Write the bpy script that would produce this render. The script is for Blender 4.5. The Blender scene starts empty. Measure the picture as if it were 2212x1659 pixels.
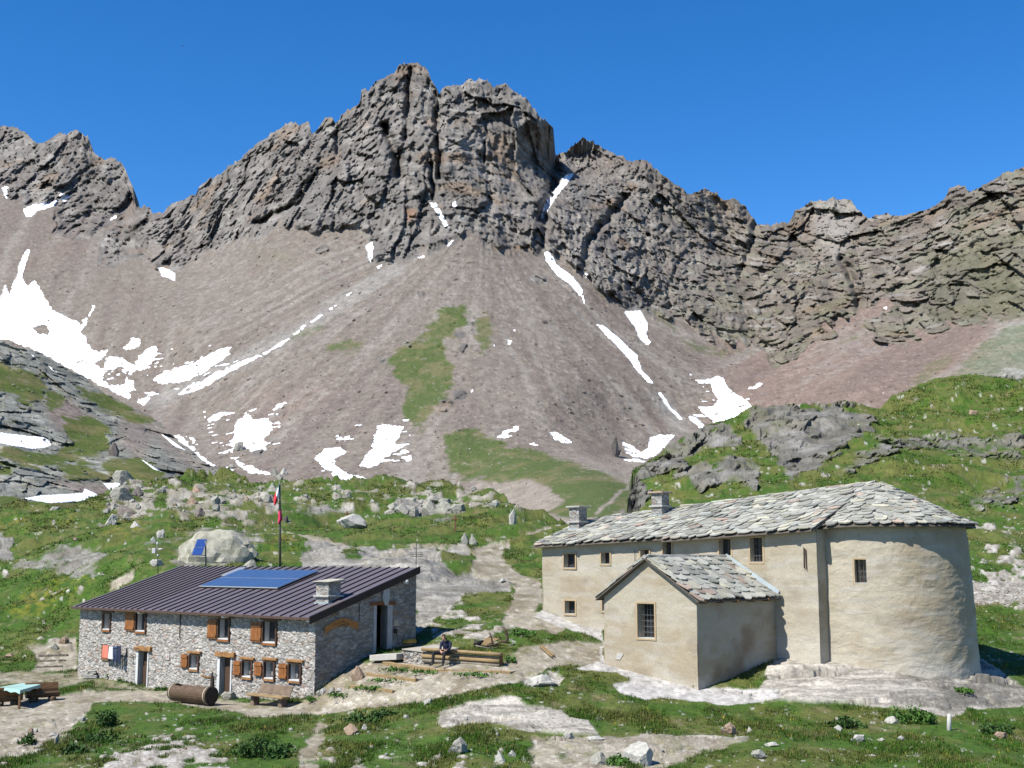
import bpy, math, random
import numpy as np
random.seed(7); rng = np.random.default_rng(11)
SC = bpy.context.scene
COL = SC.collection
# ------------------------------------------------------------------ camera
CX, CY, F = 1106.0, 829.5, 2700.0
HOR = 1208.0
TP = (HOR-CY)/F; PITCH = math.atan(TP); cp, sp = math.cos(PITCH), math.sin(PITCH)
def P(x, y, Y):
    x = np.asarray(x, float); y = np.asarray(y, float)
    r = x-CX; u = CY-y
    dx = r; dy = F*cp-u*sp; dz = F*sp+u*cp
    k = Y/dy
    return np.stack(np.broadcast_arrays(dx*k, dy*k, dz*k), -1)
def proj(p):
    p = np.asarray(p, float)
    fx = p[..., 1]*cp+p[..., 2]*sp; up = -p[..., 1]*sp+p[..., 2]*cp
    return CX+F*p[..., 0]/fx, CY-F*up/fx
cam = bpy.data.cameras.new('camera'); camo = bpy.data.objects.new('camera', cam); COL.objects.link(camo)
cam.sensor_width = 36; cam.lens = 36*F/2212.0; cam.clip_end = 20000; cam.clip_start = 0.5
camo.location = (0, 0, 0); camo.rotation_euler = (math.pi/2+PITCH, 0, 0)
SC.camera = camo
# ------------------------------------------------------------------ light
SUN_EL = math.radians(51); sv = np.array([-0.78, -0.626])
sv /= np.linalg.norm(sv)
SUNV = np.array([sv[0]*math.cos(SUN_EL), sv[1]*math.cos(SUN_EL), math.sin(SUN_EL)])
sl = bpy.data.lights.new('sun', 'SUN'); sl.energy = 5.0; sl.angle = math.radians(0.53); sl.color = (1, 0.955, 0.88)
slo = bpy.data.objects.new('sun', sl); COL.objects.link(slo)
from mathutils import Vector, Matrix, Quaternion
slo.rotation_euler = Vector(SUNV).to_track_quat('Z', 'Y').to_euler(); slo.location = (-30, -30, 60)
w = bpy.data.worlds.new('World'); SC.world = w; w.use_nodes = True
nt = w.node_tree; nt.nodes.clear()
sky = nt.nodes.new('ShaderNodeTexSky'); sky.sky_type = 'NISHITA'; sky.sun_disc = False
sky.sun_elevation = SUN_EL; sky.sun_rotation = math.atan2(SUNV[0], SUNV[1])
sky.altitude = 2650; sky.air_density = 1.0; sky.dust_density = 0.25; sky.ozone_density = 2.2
hs = nt.nodes.new('ShaderNodeHueSaturation'); hs.inputs['Hue'].default_value = .505; hs.inputs['Saturation'].default_value = 1.36; hs.inputs['Value'].default_value = 1.12
bg = nt.nodes.new('ShaderNodeBackground'); bg.inputs[1].default_value = 0.10
wo = nt.nodes.new('ShaderNodeOutputWorld')
nt.links.new(sky.outputs[0], hs.inputs['Color']); nt.links.new(hs.outputs[0], bg.inputs[0]); nt.links.new(bg.outputs[0], wo.inputs[0])
SC.view_settings.view_transform = 'Standard'; SC.view_settings.look = 'None'; SC.view_settings.gamma = 1
SC.view_settings.exposure = 0.85
# ------------------------------------------------------------------ noise
U = np.uint32
def hmix(n):
    n = (n ^ (n >> U(13)))*U(1274126177)
    n = (n ^ (n >> U(16)))*U(2246822519)
    return n ^ (n >> U(15))
def h3(ix, iy, iz, seed):
    return hmix(ix.astype(np.int64).astype(U)*U(374761393)+iy.astype(np.int64).astype(U)*U(668265263)+iz.astype(np.int64).astype(U)*U(2147483647)+U(seed*1274126177 & 0xffffffff)).astype(np.int64)
def hf(n): return (n & 0xffffff)/16777216.0
def vn_chunk(X, Y, Z, seed):
    W = []; H = []
    for A, k in ((X, 374761393), (Y, 668265263), (Z, 2147483647)):
        q = np.floor(A); f = (A-q).astype(np.float32); W.append(f*f*f*(f*(f*6-15)+10)); h = q.astype(np.int64).astype(U)*U(k); H.append((h, h+U(k)))
    sd = U(seed*1274126177 & 0xffffffff); g = lambda n: (hmix(n) & U(0xffffff)).astype(np.float32)
    P_ = []
    for a in (0, 1):
        for b in (0, 1):
            hh = H[0][a]+H[1][b]+sd; lo = g(hh+H[2][0]); P_.append(lo+(g(hh+H[2][1])-lo)*W[2])
    lo = P_[0]+(P_[1]-P_[0])*W[1]; hi = P_[2]+(P_[3]-P_[2])*W[1]
    return (lo+(hi-lo)*W[0])*np.float32(2/16777216.0)-1
def vnoise(p, seed=0):
    out = np.empty(len(p)); S = 32768
    for i in range(0, len(p), S):
        c = p[i:i+S]; out[i:i+S] = vn_chunk(c[:, 0], c[:, 1], c[:, 2], seed)
    return out
def fbm(p, oct=4, seed=0, gain=0.5):
    s = 0; a = 1; t = 0
    for i in range(oct):
        s = s+a*vnoise(p*(2.03**i)+i*17.3, seed+i); t += a; a *= gain
    return s/t
def ridged(p, oct=4, seed=0, gain=0.5):
    s = 0; a = 1; t = 0
    for i in range(oct):
        s = s+a*(1-np.abs(vnoise(p*(2.07**i)+i*9.1, seed+i))*2); t += a; a *= gain
    return s/t
def cell(p, seed=0):
    S = 65536
    if len(p) > S:
        r = [cell(p[i:i+S], seed) for i in range(0, len(p), S)]; return tuple(np.concatenate(k) for k in zip(*r))
    q = np.floor(p).astype(np.int64); n = len(p)
    F1 = np.full(n, 9.0); F2 = np.full(n, 9.0); I = np.zeros(n, np.int64); D = np.zeros((n, 3))
    for a in (-1, 0, 1):
        for b in (-1, 0, 1):
            for c in (-1, 0, 1):
                k = h3(q[:, 0]+a, q[:, 1]+b, q[:, 2]+c, seed)
                fp = np.stack([q[:, 0]+a+hf(k), q[:, 1]+b+hf(k*3+11), q[:, 2]+c+hf((k >> 5)*7+5)], 1)
                d = p-fp; dd = np.sqrt((d*d).sum(1))
                m = dd < F1
                F2 = np.where(m, F1, np.minimum(F2, dd))
                F1 = np.where(m, dd, F1); I = np.where(m, k, I); D[m] = d[m]
    return F1, F2, I, D
def rnd(I, k): return hf(h3(I, I*0+k, I*0, 77))
def facet(p, seed=0, tilt=1.2):
    F1, F2, I, D = cell(p, seed)
    g = np.stack([rnd(I, 1), rnd(I, 2), rnd(I, 3)], 1)*2-1
    return (rnd(I, 4)*2-1)*0.6+(g*D).sum(1)*tilt, F2-F1, I
# ------------------------------------------------------------------ thin plate
def tps(ctrl, sx, sy, lam=1e-4):
    c = np.array(ctrl, float); q = np.stack([c[:, 0]/sx, c[:, 1]/sy], 1); v = 1.0/c[:, 2]
    n = len(q); r2 = ((q[:, None]-q[None])**2).sum(2)
    K = 0.5*r2*np.log(r2+1e-12); K[np.arange(n), np.arange(n)] = lam
    Pm = np.concatenate([np.ones((n, 1)), q], 1)
    A = np.zeros((n+3, n+3)); A[:n, :n] = K; A[:n, n:] = Pm; A[n:, :n] = Pm.T
    s = np.linalg.solve(A, np.concatenate([v, np.zeros(3)]))
    def ev(x, y):
        x = np.asarray(x, float); y = np.asarray(y, float); sh = np.broadcast(x, y).shape
        X = np.broadcast_to(x, sh).ravel()/sx; Yy = np.broadcast_to(y, sh).ravel()/sy
        o = s[n]+s[n+1]*X+s[n+2]*Yy
        for i in range(n):
            r = (X-q[i, 0])**2+(Yy-q[i, 1])**2
            o += s[i]*0.5*r*np.log(r+1e-12)
        return (1.0/np.maximum(o, 1/1500.)).reshape(sh)
    return ev
# ------------------------------------------------------------------ polygons
def pmask(x, y, poly, soft=6.0):
    """soft inside mask: 1 inside, 0 outside, blended over +-soft"""
    poly = np.array(poly, float); out = np.zeros(len(x))
    x0, y0 = poly.min(0)-soft*2; x1, y1 = poly.max(0)+soft*2
    s = (x > x0) & (x < x1) & (y > y0) & (y < y1)
    if not s.any(): return out
    X = x[s]; Y = y[s]; ins = np.zeros(len(X), bool); dm = np.full(len(X), 1e9)
    for i in range(len(poly)):
        ax, ay = poly[i]; bx, by = poly[(i+1) % len(poly)]
        cnd = ((ay > Y) != (by > Y))
        with np.errstate(divide='ignore', invalid='ignore'):
            ins ^= cnd & (X < (bx-ax)*(Y-ay)/((by-ay) if by != ay else 1e-9)+ax)
        L = (bx-ax)**2+(by-ay)**2+1e-9
        t = np.clip(((X-ax)*(bx-ax)+(Y-ay)*(by-ay))/L, 0, 1)
        dm = np.minimum(dm, np.hypot(X-ax-t*(bx-ax), Y-ay-t*(by-ay)))
    d = np.where(ins, dm, -dm)
    out[s] = np.clip(0.5+d/(2*soft), 0, 1)
    return out
def lmask(x, y, pts, wd, soft=1.5):
    out = np.zeros(len(x)); pts = np.array(pts, float)
    s = (x > pts[:, 0].min()-20) & (x < pts[:, 0].max()+20) & (y > pts[:, 1].min()-20) & (y < pts[:, 1].max()+20)
    if not s.any(): return out
    X = x[s]; Y = y[s]; dm = np.full(len(X), 1e9)
    for (ax, ay), (bx, by) in zip(pts[:-1], pts[1:]):
        L = (bx-ax)**2+(by-ay)**2+1e-9
        t = np.clip(((X-ax)*(bx-ax)+(Y-ay)*(by-ay))/L, 0, 1)
        dm = np.minimum(dm, np.hypot(X-ax-t*(bx-ax), Y-ay-t*(by-ay)))
    out[s] = np.clip(0.5+(wd/2-dm)/(2*soft), 0, 1)
    return out
def mix(a, b, t):
    return a*(1-t[:, None])+np.asarray(b)*t[:, None]
def ss(a, b, x):
    t = np.clip((x-a)/(b-a), 0, 1); return t*t*(3-2*t)
# ------------------------------------------------------------------ mesh
def mk(name, V, Q, mat, col=None, smooth=True, parent=None, uv=None):
    V = np.asarray(V, np.float32); Q = np.asarray(Q, np.int32); k = Q.shape[1]
    me = bpy.data.meshes.new(name)
    me.vertices.add(len(V)); me.vertices.foreach_set('co', V.ravel())
    me.loops.add(Q.size); me.loops.foreach_set('vertex_index', Q.ravel())
    me.polygons.add(len(Q)); me.polygons.foreach_set('loop_start', np.arange(0, Q.size, k, dtype=np.int32))
    me.update(calc_edges=True)
    me.polygons.foreach_set('use_smooth', np.full(len(Q), smooth))
    if col is not None:
        a = me.attributes.new('Col', 'FLOAT_COLOR', 'POINT')
        c = np.ones((len(V), 4), np.float32); c[:, :3] = col; a.data.foreach_set('color', c.ravel())
    me.validate(); me.materials.append(mat)
    o = bpy.data.objects.new(name, me); COL.objects.link(o)
    if parent is not None: o.parent = parent
    return o
def sub(V, Q, keep, col=None):
    Q = Q[keep]; u, inv = np.unique(Q.ravel(), return_inverse=True)
    return V[u], inv.reshape(Q.shape), (col[u] if col is not None else None)
def smooth1(a, n):
    k = np.exp(-np.linspace(-2, 2, 2*n+1)**2); k /= k.sum(); return np.convolve(np.pad(a, n, mode='edge'), k, 'valid')
def gridq(nr, nc):
    i = np.arange(nr-1)[:, None]*nc+np.arange(nc-1)[None]
    return np.stack([i, i+1, i+nc+1, i+nc], -1).reshape(-1, 4)
def tag(o, label=None, cat=None, group=None, kind=None):
    if label: o['label'] = label
    if cat: o['category'] = cat
    if group: o['group'] = group
    if kind: o['kind'] = kind
    return o
# ------------------------------------------------------------------ materials
def nodes(name):
    m = bpy.data.materials.new(name); m.use_nodes = True; t = m.node_tree
    return m, t, t.nodes['Principled BSDF']
ALB = 0.62   # real-world albedo level shared by all materials at this exposure
def terrain_mat(name, s1, s2, var=0.3, bump=0.3, bdist=0.1, rough=0.9):
    """albedo from the Col attribute, broken up by fine procedural noise"""
    m, t, b = nodes(name); N = t.nodes.new; L = t.links.new
    at = N('ShaderNodeAttribute'); at.attribute_name = 'Col'
    tc = N('ShaderNodeTexCoord')
    n1 = N('ShaderNodeTexNoise'); n1.inputs['Scale'].default_value = s1; n1.inputs['Detail'].default_value = 6; n1.inputs['Roughness'].default_value = 0.65
    vo = N('ShaderNodeTexVoronoi'); vo.inputs['Scale'].default_value = s2
    L(tc.outputs['Object'], n1.inputs['Vector']); L(tc.outputs['Object'], vo.inputs['Vector'])
    sep = N('ShaderNodeSeparateColor'); L(vo.outputs['Color'], sep.inputs[0])
    a = N('ShaderNodeMath'); a.operation = 'ADD'; L(n1.outputs['Fac'], a.inputs[0]); L(sep.outputs[0], a.inputs[1])
    mr = N('ShaderNodeMapRange'); mr.inputs['From Min'].default_value = 0.3; mr.inputs['From Max'].default_value = 1.7
    mr.inputs['To Min'].default_value = ALB*(1-var); mr.inputs['To Max'].default_value = ALB*(1+var)
    L(a.outputs[0], mr.inputs['Value'])
    mx = N('ShaderNodeVectorMath'); mx.operation = 'SCALE'; L(at.outputs['Color'], mx.inputs[0]); L(mr.outputs[0], mx.inputs['Scale'])
    L(mx.outputs[0], b.inputs['Base Color'])
    bp = N('ShaderNodeBump'); bp.inputs['Strength'].default_value = bump; bp.inputs['Distance'].default_value = bdist
    L(a.outputs[0], bp.inputs['Height']); L(bp.outputs[0], b.inputs['Normal'])
    b.inputs['Roughness'].default_value = rough; b.inputs['Specular IOR Level'].default_value = 0.2
    return m
def mat(name, c, rough=0.8, var=0.12, scale=3.0, bump=0.0, bd=0.02, metal=0.0, spec=0.3, c2=None, stretch=None, detail=5):
    m, t, b = nodes(name); N = t.nodes.new; L = t.links.new
    tc = N('ShaderNodeTexCoord'); n1 = N('ShaderNodeTexNoise'); n1.inputs['Scale'].default_value = scale; n1.inputs['Detail'].default_value = detail
    n1.inputs['Roughness'].default_value = 0.6
    if stretch:
        mp = N('ShaderNodeMapping'); mp.inputs['Scale'].default_value = stretch; L(tc.outputs['Object'], mp.inputs[0]); L(mp.outputs[0], n1.inputs['Vector'])
    else: L(tc.outputs['Object'], n1.inputs['Vector'])
    cr = N('ShaderNodeValToRGB'); e = cr.color_ramp.elements
    c = np.array(c)*ALB; c2 = np.array(c2)*ALB if c2 is not None else None; d = c2 if c2 is not None else c*(1+var)
    a = c if c2 is not None else c*(1-var)
    e[0].position = 0.33; e[1].position = 0.67
    e[0].color = (*np.clip(a, 0, 1), 1); e[1].color = (*np.clip(d, 0, 1), 1)
    L(n1.outputs['Fac'], cr.inputs[0]); L(cr.outputs[0], b.inputs['Base Color'])
    b.inputs['Roughness'].default_value = rough; b.inputs['Metallic'].default_value = metal; b.inputs['Specular IOR Level'].default_value = spec
    if bump:
        bp = N('ShaderNodeBump'); bp.inputs['Strength'].default_value = bump; bp.inputs['Distance'].default_value = bd
        L(n1.outputs['Fac'], bp.inputs['Height']); L(bp.outputs[0], b.inputs['Normal'])
    return m
# ================================================================== MOUNTAIN
SKYL = [(-400,300),(-200,262),(-90,285),(0,268),(20,271),(50,280),(77,308),(97,308),(117,293),(133,283),(143,295),(152,284),(167,278),(178,284),(190,298),(200,321),(220,345),(237,341),(260,348),(273,371),(287,401),(288,428),(293,443),(323,446),(327,455),(355,456),(370,436),(410,423),(423,418),(430,401),(447,388),(467,380),(480,375),(490,361),(517,345),(537,321),(567,301),(600,278),(630,261),(647,270),(660,262),(667,260),(673,288),(680,285),(694,264),(703,251),(717,251),(726,268),(745,241),(778,218),(781,195),(798,195),(811,171),(835,163),(851,155),(861,140),(881,135),(908,136),(925,151),(931,171),(946,195),(948,205),(955,188),(981,180),(998,183),(1008,173),(1041,170),(1061,180),(1065,188),(1075,180),(1095,183),(1108,193),(1138,211),(1151,231),(1175,258),(1195,271),(1197,295),(1200,335),(1215,328),(1225,325),(1245,305),(1258,295),(1281,305),(1315,325),(1348,341),(1365,350),(1372,345),(1391,344),(1425,370),(1486,416),(1517,407),(1532,408),(1559,427),(1589,429),(1612,450),(1635,481),(1662,487),(1681,479),(1704,479),(1719,454),(1750,433),(1807,429),(1837,431),(1852,450),(1875,469),(1910,460),(1944,464),(1994,454),(2043,426),(2051,405),(2072,397),(2089,410),(2108,408),(2142,389),(2173,370),(2212,363),(2300,340),(2400,360),(2620,400)]
MC = [ # x, y, depth
(-300,300,840),(0,268,840),(90,300,800),(167,278,790),(260,350,760),(330,450,700),(-300,470,700),(0,450,715),(150,460,700),(250,520,660),(60,600,610),(150,700,560),(-300,700,560),(260,800,500),(330,862,470),(420,900,440),(0,800,520),(-300,900,430),
(430,400,680),(560,300,660),(700,255,640),(880,137,618),(1060,180,612),(1190,270,600),(1230,335,640),(1258,295,628),(1391,344,610),(1520,408,612),(1650,485,620),(1800,430,615),(1900,465,590),(2072,397,560),(2212,363,545),(2500,380,520),
(430,560,610),(600,500,560),(800,530,522),(1000,510,508),(1165,555,512),(1200,430,560),(1265,608,500),(1370,670,500),(1500,730,490),(1669,790,470),(1800,720,480),(1960,740,455),(2150,690,440),(2500,690,420),
(1000,350,552),(850,350,560),(650,400,590),(1400,500,560),(1650,620,540),(1900,600,520),(2150,550,490),
(600,650,500),(450,750,480),(900,650,465),(1100,700,446),(1250,750,440),(1400,830,430),(1560,880,424),(1650,860,420),(1850,850,395),(2100,830,380),(2500,830,370),
(600,850,420),(800,850,398),(1000,850,388),(1200,870,385),(1380,950,385),(1500,960,390),(2200,950,350),(1700,1000,370),
(0,1000,400),(400,1000,370),(600,980,362),(800,970,352),(1000,960,345),(1200,970,340),(1350,1000,345),(700,1060,320),(900,1080,310),(1060,1060,300),(1200,1060,265),(1300,1060,250),(1100,1130,245),(1250,1130,205),(1350,1130,195),
(-300,1180,290),(400,1180,285),(900,1190,260),(1300,1200,150),(1800,1180,250),(2500,1180,260)]
mY = tps(MC, 420., 300., 1e-4)
nc = 1270; xs = np.linspace(-380, 2590, nc)
SK = np.array(SKYL, float); crest = np.interp(xs, SK[:, 0], SK[:, 1])
q = np.stack([xs/9., xs*0, xs*0], 1)
crest = crest+fbm(q, 4, 5, 0.6)*5.5-np.maximum(0, ridged(q*0.7, 3, 9)-0.45)*16+2
crest[(xs > 293) & (xs < 355)] += 2
nr = 500
v = (np.arange(nr)/(nr-1.))**1.0
base = 1195.0
crs = smooth1(crest, 24); X = np.broadcast_to(xs, (nr, nc)); Yi = crs[None]+(base-crs[None])*v[:, None]+(crest-crs)[None]*np.exp(-v*24)[:, None]
Yi = np.maximum.accumulate(Yi+v[:, None]*.01, 0)
x = X.ravel().copy(); y = Yi.ravel().copy()
Yd = mY(x, y)
p0 = P(x, y, Yd)
# ---- masks
wx = x+fbm(p0/14., 4, 31)*9; wy = y+fbm(p0/14.+50, 4, 41)*9
CL = [(-400,100),(2700,100),(2700,690),(2212,672),(2150,698),(2074,702),(2001,716),(1990,725),(1959,746),(1925,740),(1883,733),(1897,690),(1902,664),(1870,672),(1815,712),(1750,737),(1730,765),(1700,785),(1669,799),(1655,775),(1635,759),(1570,750),(1498,729),(1460,700),(1414,683),(1368,672),(1300,640),(1268,608),(1240,590),(1200,560),(1165,548),(1120,558),(1078,551),(1040,530),(1008,508),(975,525),(925,551),(890,560),(848,571),(815,572),(803,560),(801,520),(733,505),(680,512),(600,495),(560,515),(533,521),(500,545),(443,568),(390,587),(345,578),(340,560),(348,535),(330,520),(313,555),(250,575),(207,577),(212,545),(233,498),(262,470),(287,447),(240,480),(200,515),(160,517),(123,508),(128,470),(110,440),(77,453),(20,435),(0,410),(-400,440)]
wcx = wx+fbm(p0/26., 3, 35)*16; wcy = wy+fbm(p0/26.+9, 3, 36)*13; rock = pmask(wcx, wcy, CL, 4.0)
chute = ss(.02, .28, fbm(np.stack([p0[:, 0]/6., p0[:, 1]*0+3.3, p0[:, 2]/34.], 1), 3, 37))*(1-ss(.5, .98, pmask(wcx, wcy, CL, 42.)))
rock = rock*(1-chute*.95)
# outcrops in the scree
for cx_, cy_, a_, b_ in [(700,540,14,7),(690,545,9,5),(880,742,12,5),(875,762,12,7),(995,722,18,10),(1002,750,12,7),(1085,530,14,9),(1165,600,20,12),(1012,700,14,6),(1176,698,8,6),(990,850,18,14),(955,875,26,16),(910,634,10,8),(1890,700,30,18),(1950,725,20,14),(830,780,14,8),(560,975,16,10),(1330,965,12,20),(800,560,10,10),(930,880,20,12)]:
    rock = np.maximum(rock, np.clip(1.5-np.hypot((wx-cx_)/a_, (wy-cy_)/b_)*1.1, 0, 1))
GR = [([(850,768),(870,745),(925,712),(955,680),(985,657),(1003,658),(1000,698),(962,735),(968,775),(982,800),(960,850),(930,900),(902,932),(878,925),(870,880),(880,845),(858,812),(845,790)],1),([(1030,688),(1042,677),(1060,684),(1062,705),(1057,745),(1045,758),(1033,735)],.9),([(718,756),(745,743),(770,745),(745,760)],.8),([(640,730),(665,715),(695,705),(670,722)],.6),
([(958,938),(1000,925),(1040,940),(1100,965),(1180,985),(1260,1005),(1330,1015),(1380,1000),(1420,1060),(1300,1130),(1240,1140),(1150,1130),(1060,1040),(975,1020),(965,975)],1),([(1810,745),(1840,722),(1870,705),(1850,740),(1820,755)],.6),([(1420,676),(1500,745),(1600,756),(1640,765),(1560,765),(1480,745)],.5),([(2040,820),(2080,790),(2120,740),(2170,715),(2212,700),(2300,760),(2212,800),(2120,820),(2060,840)],.55),([(1955,840),(2000,790),(2060,760),(2040,800),(1985,850)],.45),([(2000,560),(2212,480),(2400,600),(2212,690),(2080,690),(2000,640)],.25),([(550,565),(600,545),(640,560)],.2)]
grn = np.zeros(len(x)); gn = fbm(p0/6., 4, 61); gn2 = fbm(p0/25., 4, 63)
for pl, k in GR:
    g = pmask(wx, wy, pl, 26.0)
    grn = np.maximum(grn, ss(0.38, 0.66, g*1.25-.1+gn*0.42+gn2*0.3+fbm(p0/1.8, 3, 64)*.25)*k*.92*(g > .02))
rub = pmask(wx, wy, [(1020,1052),(1060,1045),(1130,1035),(1185,1050),(1215,1085),(1180,1110),(1235,1120),(1250,1160),(1120,1130)], 10)
rub = np.maximum(rub, lmask(wx, wy, [(1290,1110),(1345,1060),(1400,1020)], 9, 4)*.9)
rub = np.maximum(rub, pmask(wx, wy, [(1230,995),(1330,985),(1420,1000),(1360,1050),(1290,1020)], 10)*.7)
grn = grn*(1-ss(.3, .7, rub+gn*.3)*.95)
rock = np.where(rock > 0, ss(0.3, 0.7, rock+0.15*gn), 0)
rock = rock*(1-np.clip(grn*1.2, 0, 1)*ss(600,700,y)*.6)
# snow
SN = [[(60,538),(66,540),(54,572),(47,600),(60,618),(75,605),(90,628),(105,655),(112,668),(150,688),(172,698),(174,715),(193,742),(200,757),(232,757),(222,775),(205,785),(225,800),(218,832),(200,824),(150,797),(110,772),(60,750),(20,735),(-60,735),(-120,720),(-100,660),(-40,640),(0,640),(12,612),(20,640),(28,610),(36,600),(41,570),(50,550)],
[(168,712),(190,682),(203,657),(207,662),(190,688),(180,712)],[(222,800),(228,775),(258,768),(290,790),(300,783),(295,800),(275,812),(292,832),(275,862),(250,850),(218,832)],[(290,785),(310,760),(335,745),(343,757),(320,795),(300,802)],
[(265,757),(285,728),(305,730),(300,747),(280,755)],[(290,868),(312,876),(325,860),(342,850),(330,845),(312,858)],[(330,820),(360,800),(400,790),(440,775),(475,752),(502,750),(480,778),(440,805),(400,822),(350,832)],
[(380,853),(420,828),(480,798),(555,766),(568,768),(500,802),(440,838),(410,850)],[(340,578),(352,577),(378,590),(379,609),(365,600),(350,597)],[(450,902),(465,893),(495,889),(470,905),(455,915)],[(585,885),(600,870),(626,860),(607,880),(592,886)],
[(478,962),(505,950),(508,912),(535,888),(545,905),(580,903),(592,930),(572,945),(578,970),(545,977),(530,965),(500,965)],[(680,990),(700,970),(735,965),(747,975),(717,998),(740,1020),(790,1032),(785,1046),(740,1042),(700,1012)],
[(775,1005),(790,980),(803,968),(815,918),(830,912),(870,922),(862,940),(855,957),(889,957),(830,990),(800,1010)],[(725,947),(755,938),(757,950),(735,952)],[(928,440),(941,438),(957,465),(971,493),(961,490),(945,463)],[(960,535),(972,524),(983,514),(974,529)],
[(789,530),(804,521),(806,545),(802,571),(795,555)],[(811,577),(830,570),(818,581)],[(898,558),(924,548),(914,558)],[(975,440),(985,434),(989,447),(978,448)],[(1232,372),(1217,383),(1200,408),(1180,435),(1166,470),(1173,473),(1192,442),(1212,412),(1228,392),(1240,376)],
[(1174,545),(1187,541),(1200,568),(1238,598),(1260,628),(1252,642),(1234,617),(1200,592),(1180,562)],[(1262,590),(1271,590),(1266,603)],[(1288,699),(1305,703),(1350,742),(1377,768),(1387,800),(1413,829),(1398,826),(1368,790),(1348,762),(1310,725)],
[(1347,672),(1385,671),(1400,700),(1396,722),(1406,740),(1397,747),(1380,728),(1370,705)],[(1480,893),(1500,900),(1529,923),(1518,928),(1493,912)],[(1503,876),(1540,878),(1550,862),(1535,837),(1545,810),(1562,813),(1570,835),(1590,850),(1615,866),(1631,885),(1602,908),(1550,918),(1528,900)],
[(1627,834),(1640,825),(1647,828),(1635,839)],[(1070,944),(1092,930),(1120,916),(1120,930),(1095,946)],[(1188,934),(1205,933),(1237,955),(1225,961),(1198,950)],[(1343,953),(1370,965),(1385,977),(1400,967),(1403,945),(1430,938),(1460,940),(1425,978),(1400,992),(1370,990),(1350,977)],
[(4,404),(19,403),(15,432),(8,422)],[(50,452),(75,440),(110,437),(128,428),(117,445),(80,456),(68,468),(56,468)],[(129,417),(153,424),(140,436),(130,431)],[(233,478),(258,458),(252,471)],[(340,936),(360,943),(410,980),(440,1012),(420,1005),(380,975)],[(375,938),(390,940),(430,980),(480,1015),(440,1012),(405,980)],[(395,936),(420,950),(435,968),(410,950)],
[(300,993),(325,1008),(355,1022),(330,1014)],[(500,990),(520,997),(590,1025),(540,1024),(520,1010)],[(480,1000),(500,1012),(520,1022),(495,1015)],[(1140,957),(1152,956),(1165,962),(1150,962)],[(1465,952),(1490,940),(1480,955)],[(1908,664),(1917,662),(1915,668)],[(1346,992),(1380,990),(1400,1000),(1360,998)],[(1063,758),(1070,745),(1072,752)],[(1095,742),(1098,732),(1107,735),(1100,744)],[(1103,722),(1108,712),(1110,716)]]
wam = np.where((x > 1150) | (y < 640), .38, 1.); sx = x+fbm(p0/4., 5, 71, .65)*9.0*wam; sy = y+fbm(p0/4.+90, 5, 81, .65)*6.0*wam
snow = np.zeros(len(x))
for pl in SN: snow = np.maximum(snow, pmask(sx, sy, pl, 2.0))
for l, wd in [([(572,763),(598,748),(625,732)],5),([(637,722),(650,712),(662,702)],4),([(672,695),(697,678)],4),([(715,668),(728,660)],3),([(748,638),(757,632)],3),([(1258,640),(1262,655)],5),([(1425,850),(1445,878),(1470,905)],7),([(1019,848),(1024,838),(1028,830)],3),([(1068,745),(1073,730)],3)]:
    snow = np.maximum(snow, lmask(sx, sy, l, wd, 1.0))
spk = fbm(p0/2.2, 3, 91)
low = ss(700, 780, y); snow = ss(.4, .6, snow+low*(np.minimum(0, spk+.12)*1.3+np.minimum(0, fbm(p0*[.3,.3,1.4]/1.5, 3, 92)+.15)*1.0))
extra = ss(.30, .34, fbm(p0*[.35,.35,1.5]/2., 3, 93))*np.maximum.reduce([pmask(wx, wy, [(200,760),(340,740),(520,750),(560,780),(380,860),(280,870)], 12), pmask(wx, wy, [(440,890),(600,880),(610,980),(470,990)], 12), pmask(wx, wy, [(700,930),(880,900),(890,1000),(690,1020)], 10)*.9, pmask(wx, wy, [(1490,800),(1640,820),(1640,910),(1500,900)], 10)*.8])
snow = np.maximum(snow, ss(.4, .6, extra))
hole = pmask(sx, sy, [(64,708),(100,702),(110,725),(85,722)], 3)
hole = np.maximum(hole, pmask(sx+gn*8, sy, [(225,800),(262,790),(280,800),(270,830),(235,838),(222,820)], 6)*(spk > -0.1))
snow = snow*(1-hole)
# ---- relief
q = p0.copy()
rt = ss(1150, 1500, x)                       # strata dip changes along the ridge
ang = np.radians(4+38*rt); qx = q[:, 0]*np.cos(ang)+q[:, 2]*np.sin(ang); qz = -q[:, 0]*np.sin(ang)+q[:, 2]*np.cos(ang)
wrp = np.stack([fbm(p0/30., 3, 101), fbm(p0/30.+7, 3, 102), fbm(p0/30.+13, 3, 103)], 1)
st_k = (.62+.38*rt); qa = np.stack([qx*(1.25-.3*rt), q[:, 1]*0.5, qz*(.85+.3*rt)], 1)+wrp*5
qv = np.stack([q[:, 0]*1.6, q[:, 1]*0.5, q[:, 2]*0.5], 1)+wrp*7
ri = np.where(rock > 0.01)[0]
disp = np.zeros(len(x)); crk = np.ones(len(x)); idc = np.zeros(len(x)); st = np.zeros(len(x))
f1, e1, i1 = facet(qv[ri]/55., 1, 1.4); f2, e2, i2 = facet(qv[ri]/22., 2, 1.5); f3, e3, i3 = facet(qa[ri]/10., 3, 1.6); f4, e4, i4 = facet(qa[ri]/4.2, 4, 1.6)
rg = ridged(qv[ri]/38., 5, 7, .55); r2 = ridged(qa[ri]/12., 4, 8, .6)
disp[ri] = f1*4+f2*3.4+f3*1.9+f4*1.4+rg*7+r2*1.3+ridged(qv[ri]/9., 4, 17, .6)*3.0+ridged(p0[ri]/3.3, 3, 14)*1.3-4
crk[ri] = np.clip(e3*5, 0, 1)*.3+np.clip(e4*5, 0, 1)*.3+.4
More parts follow.
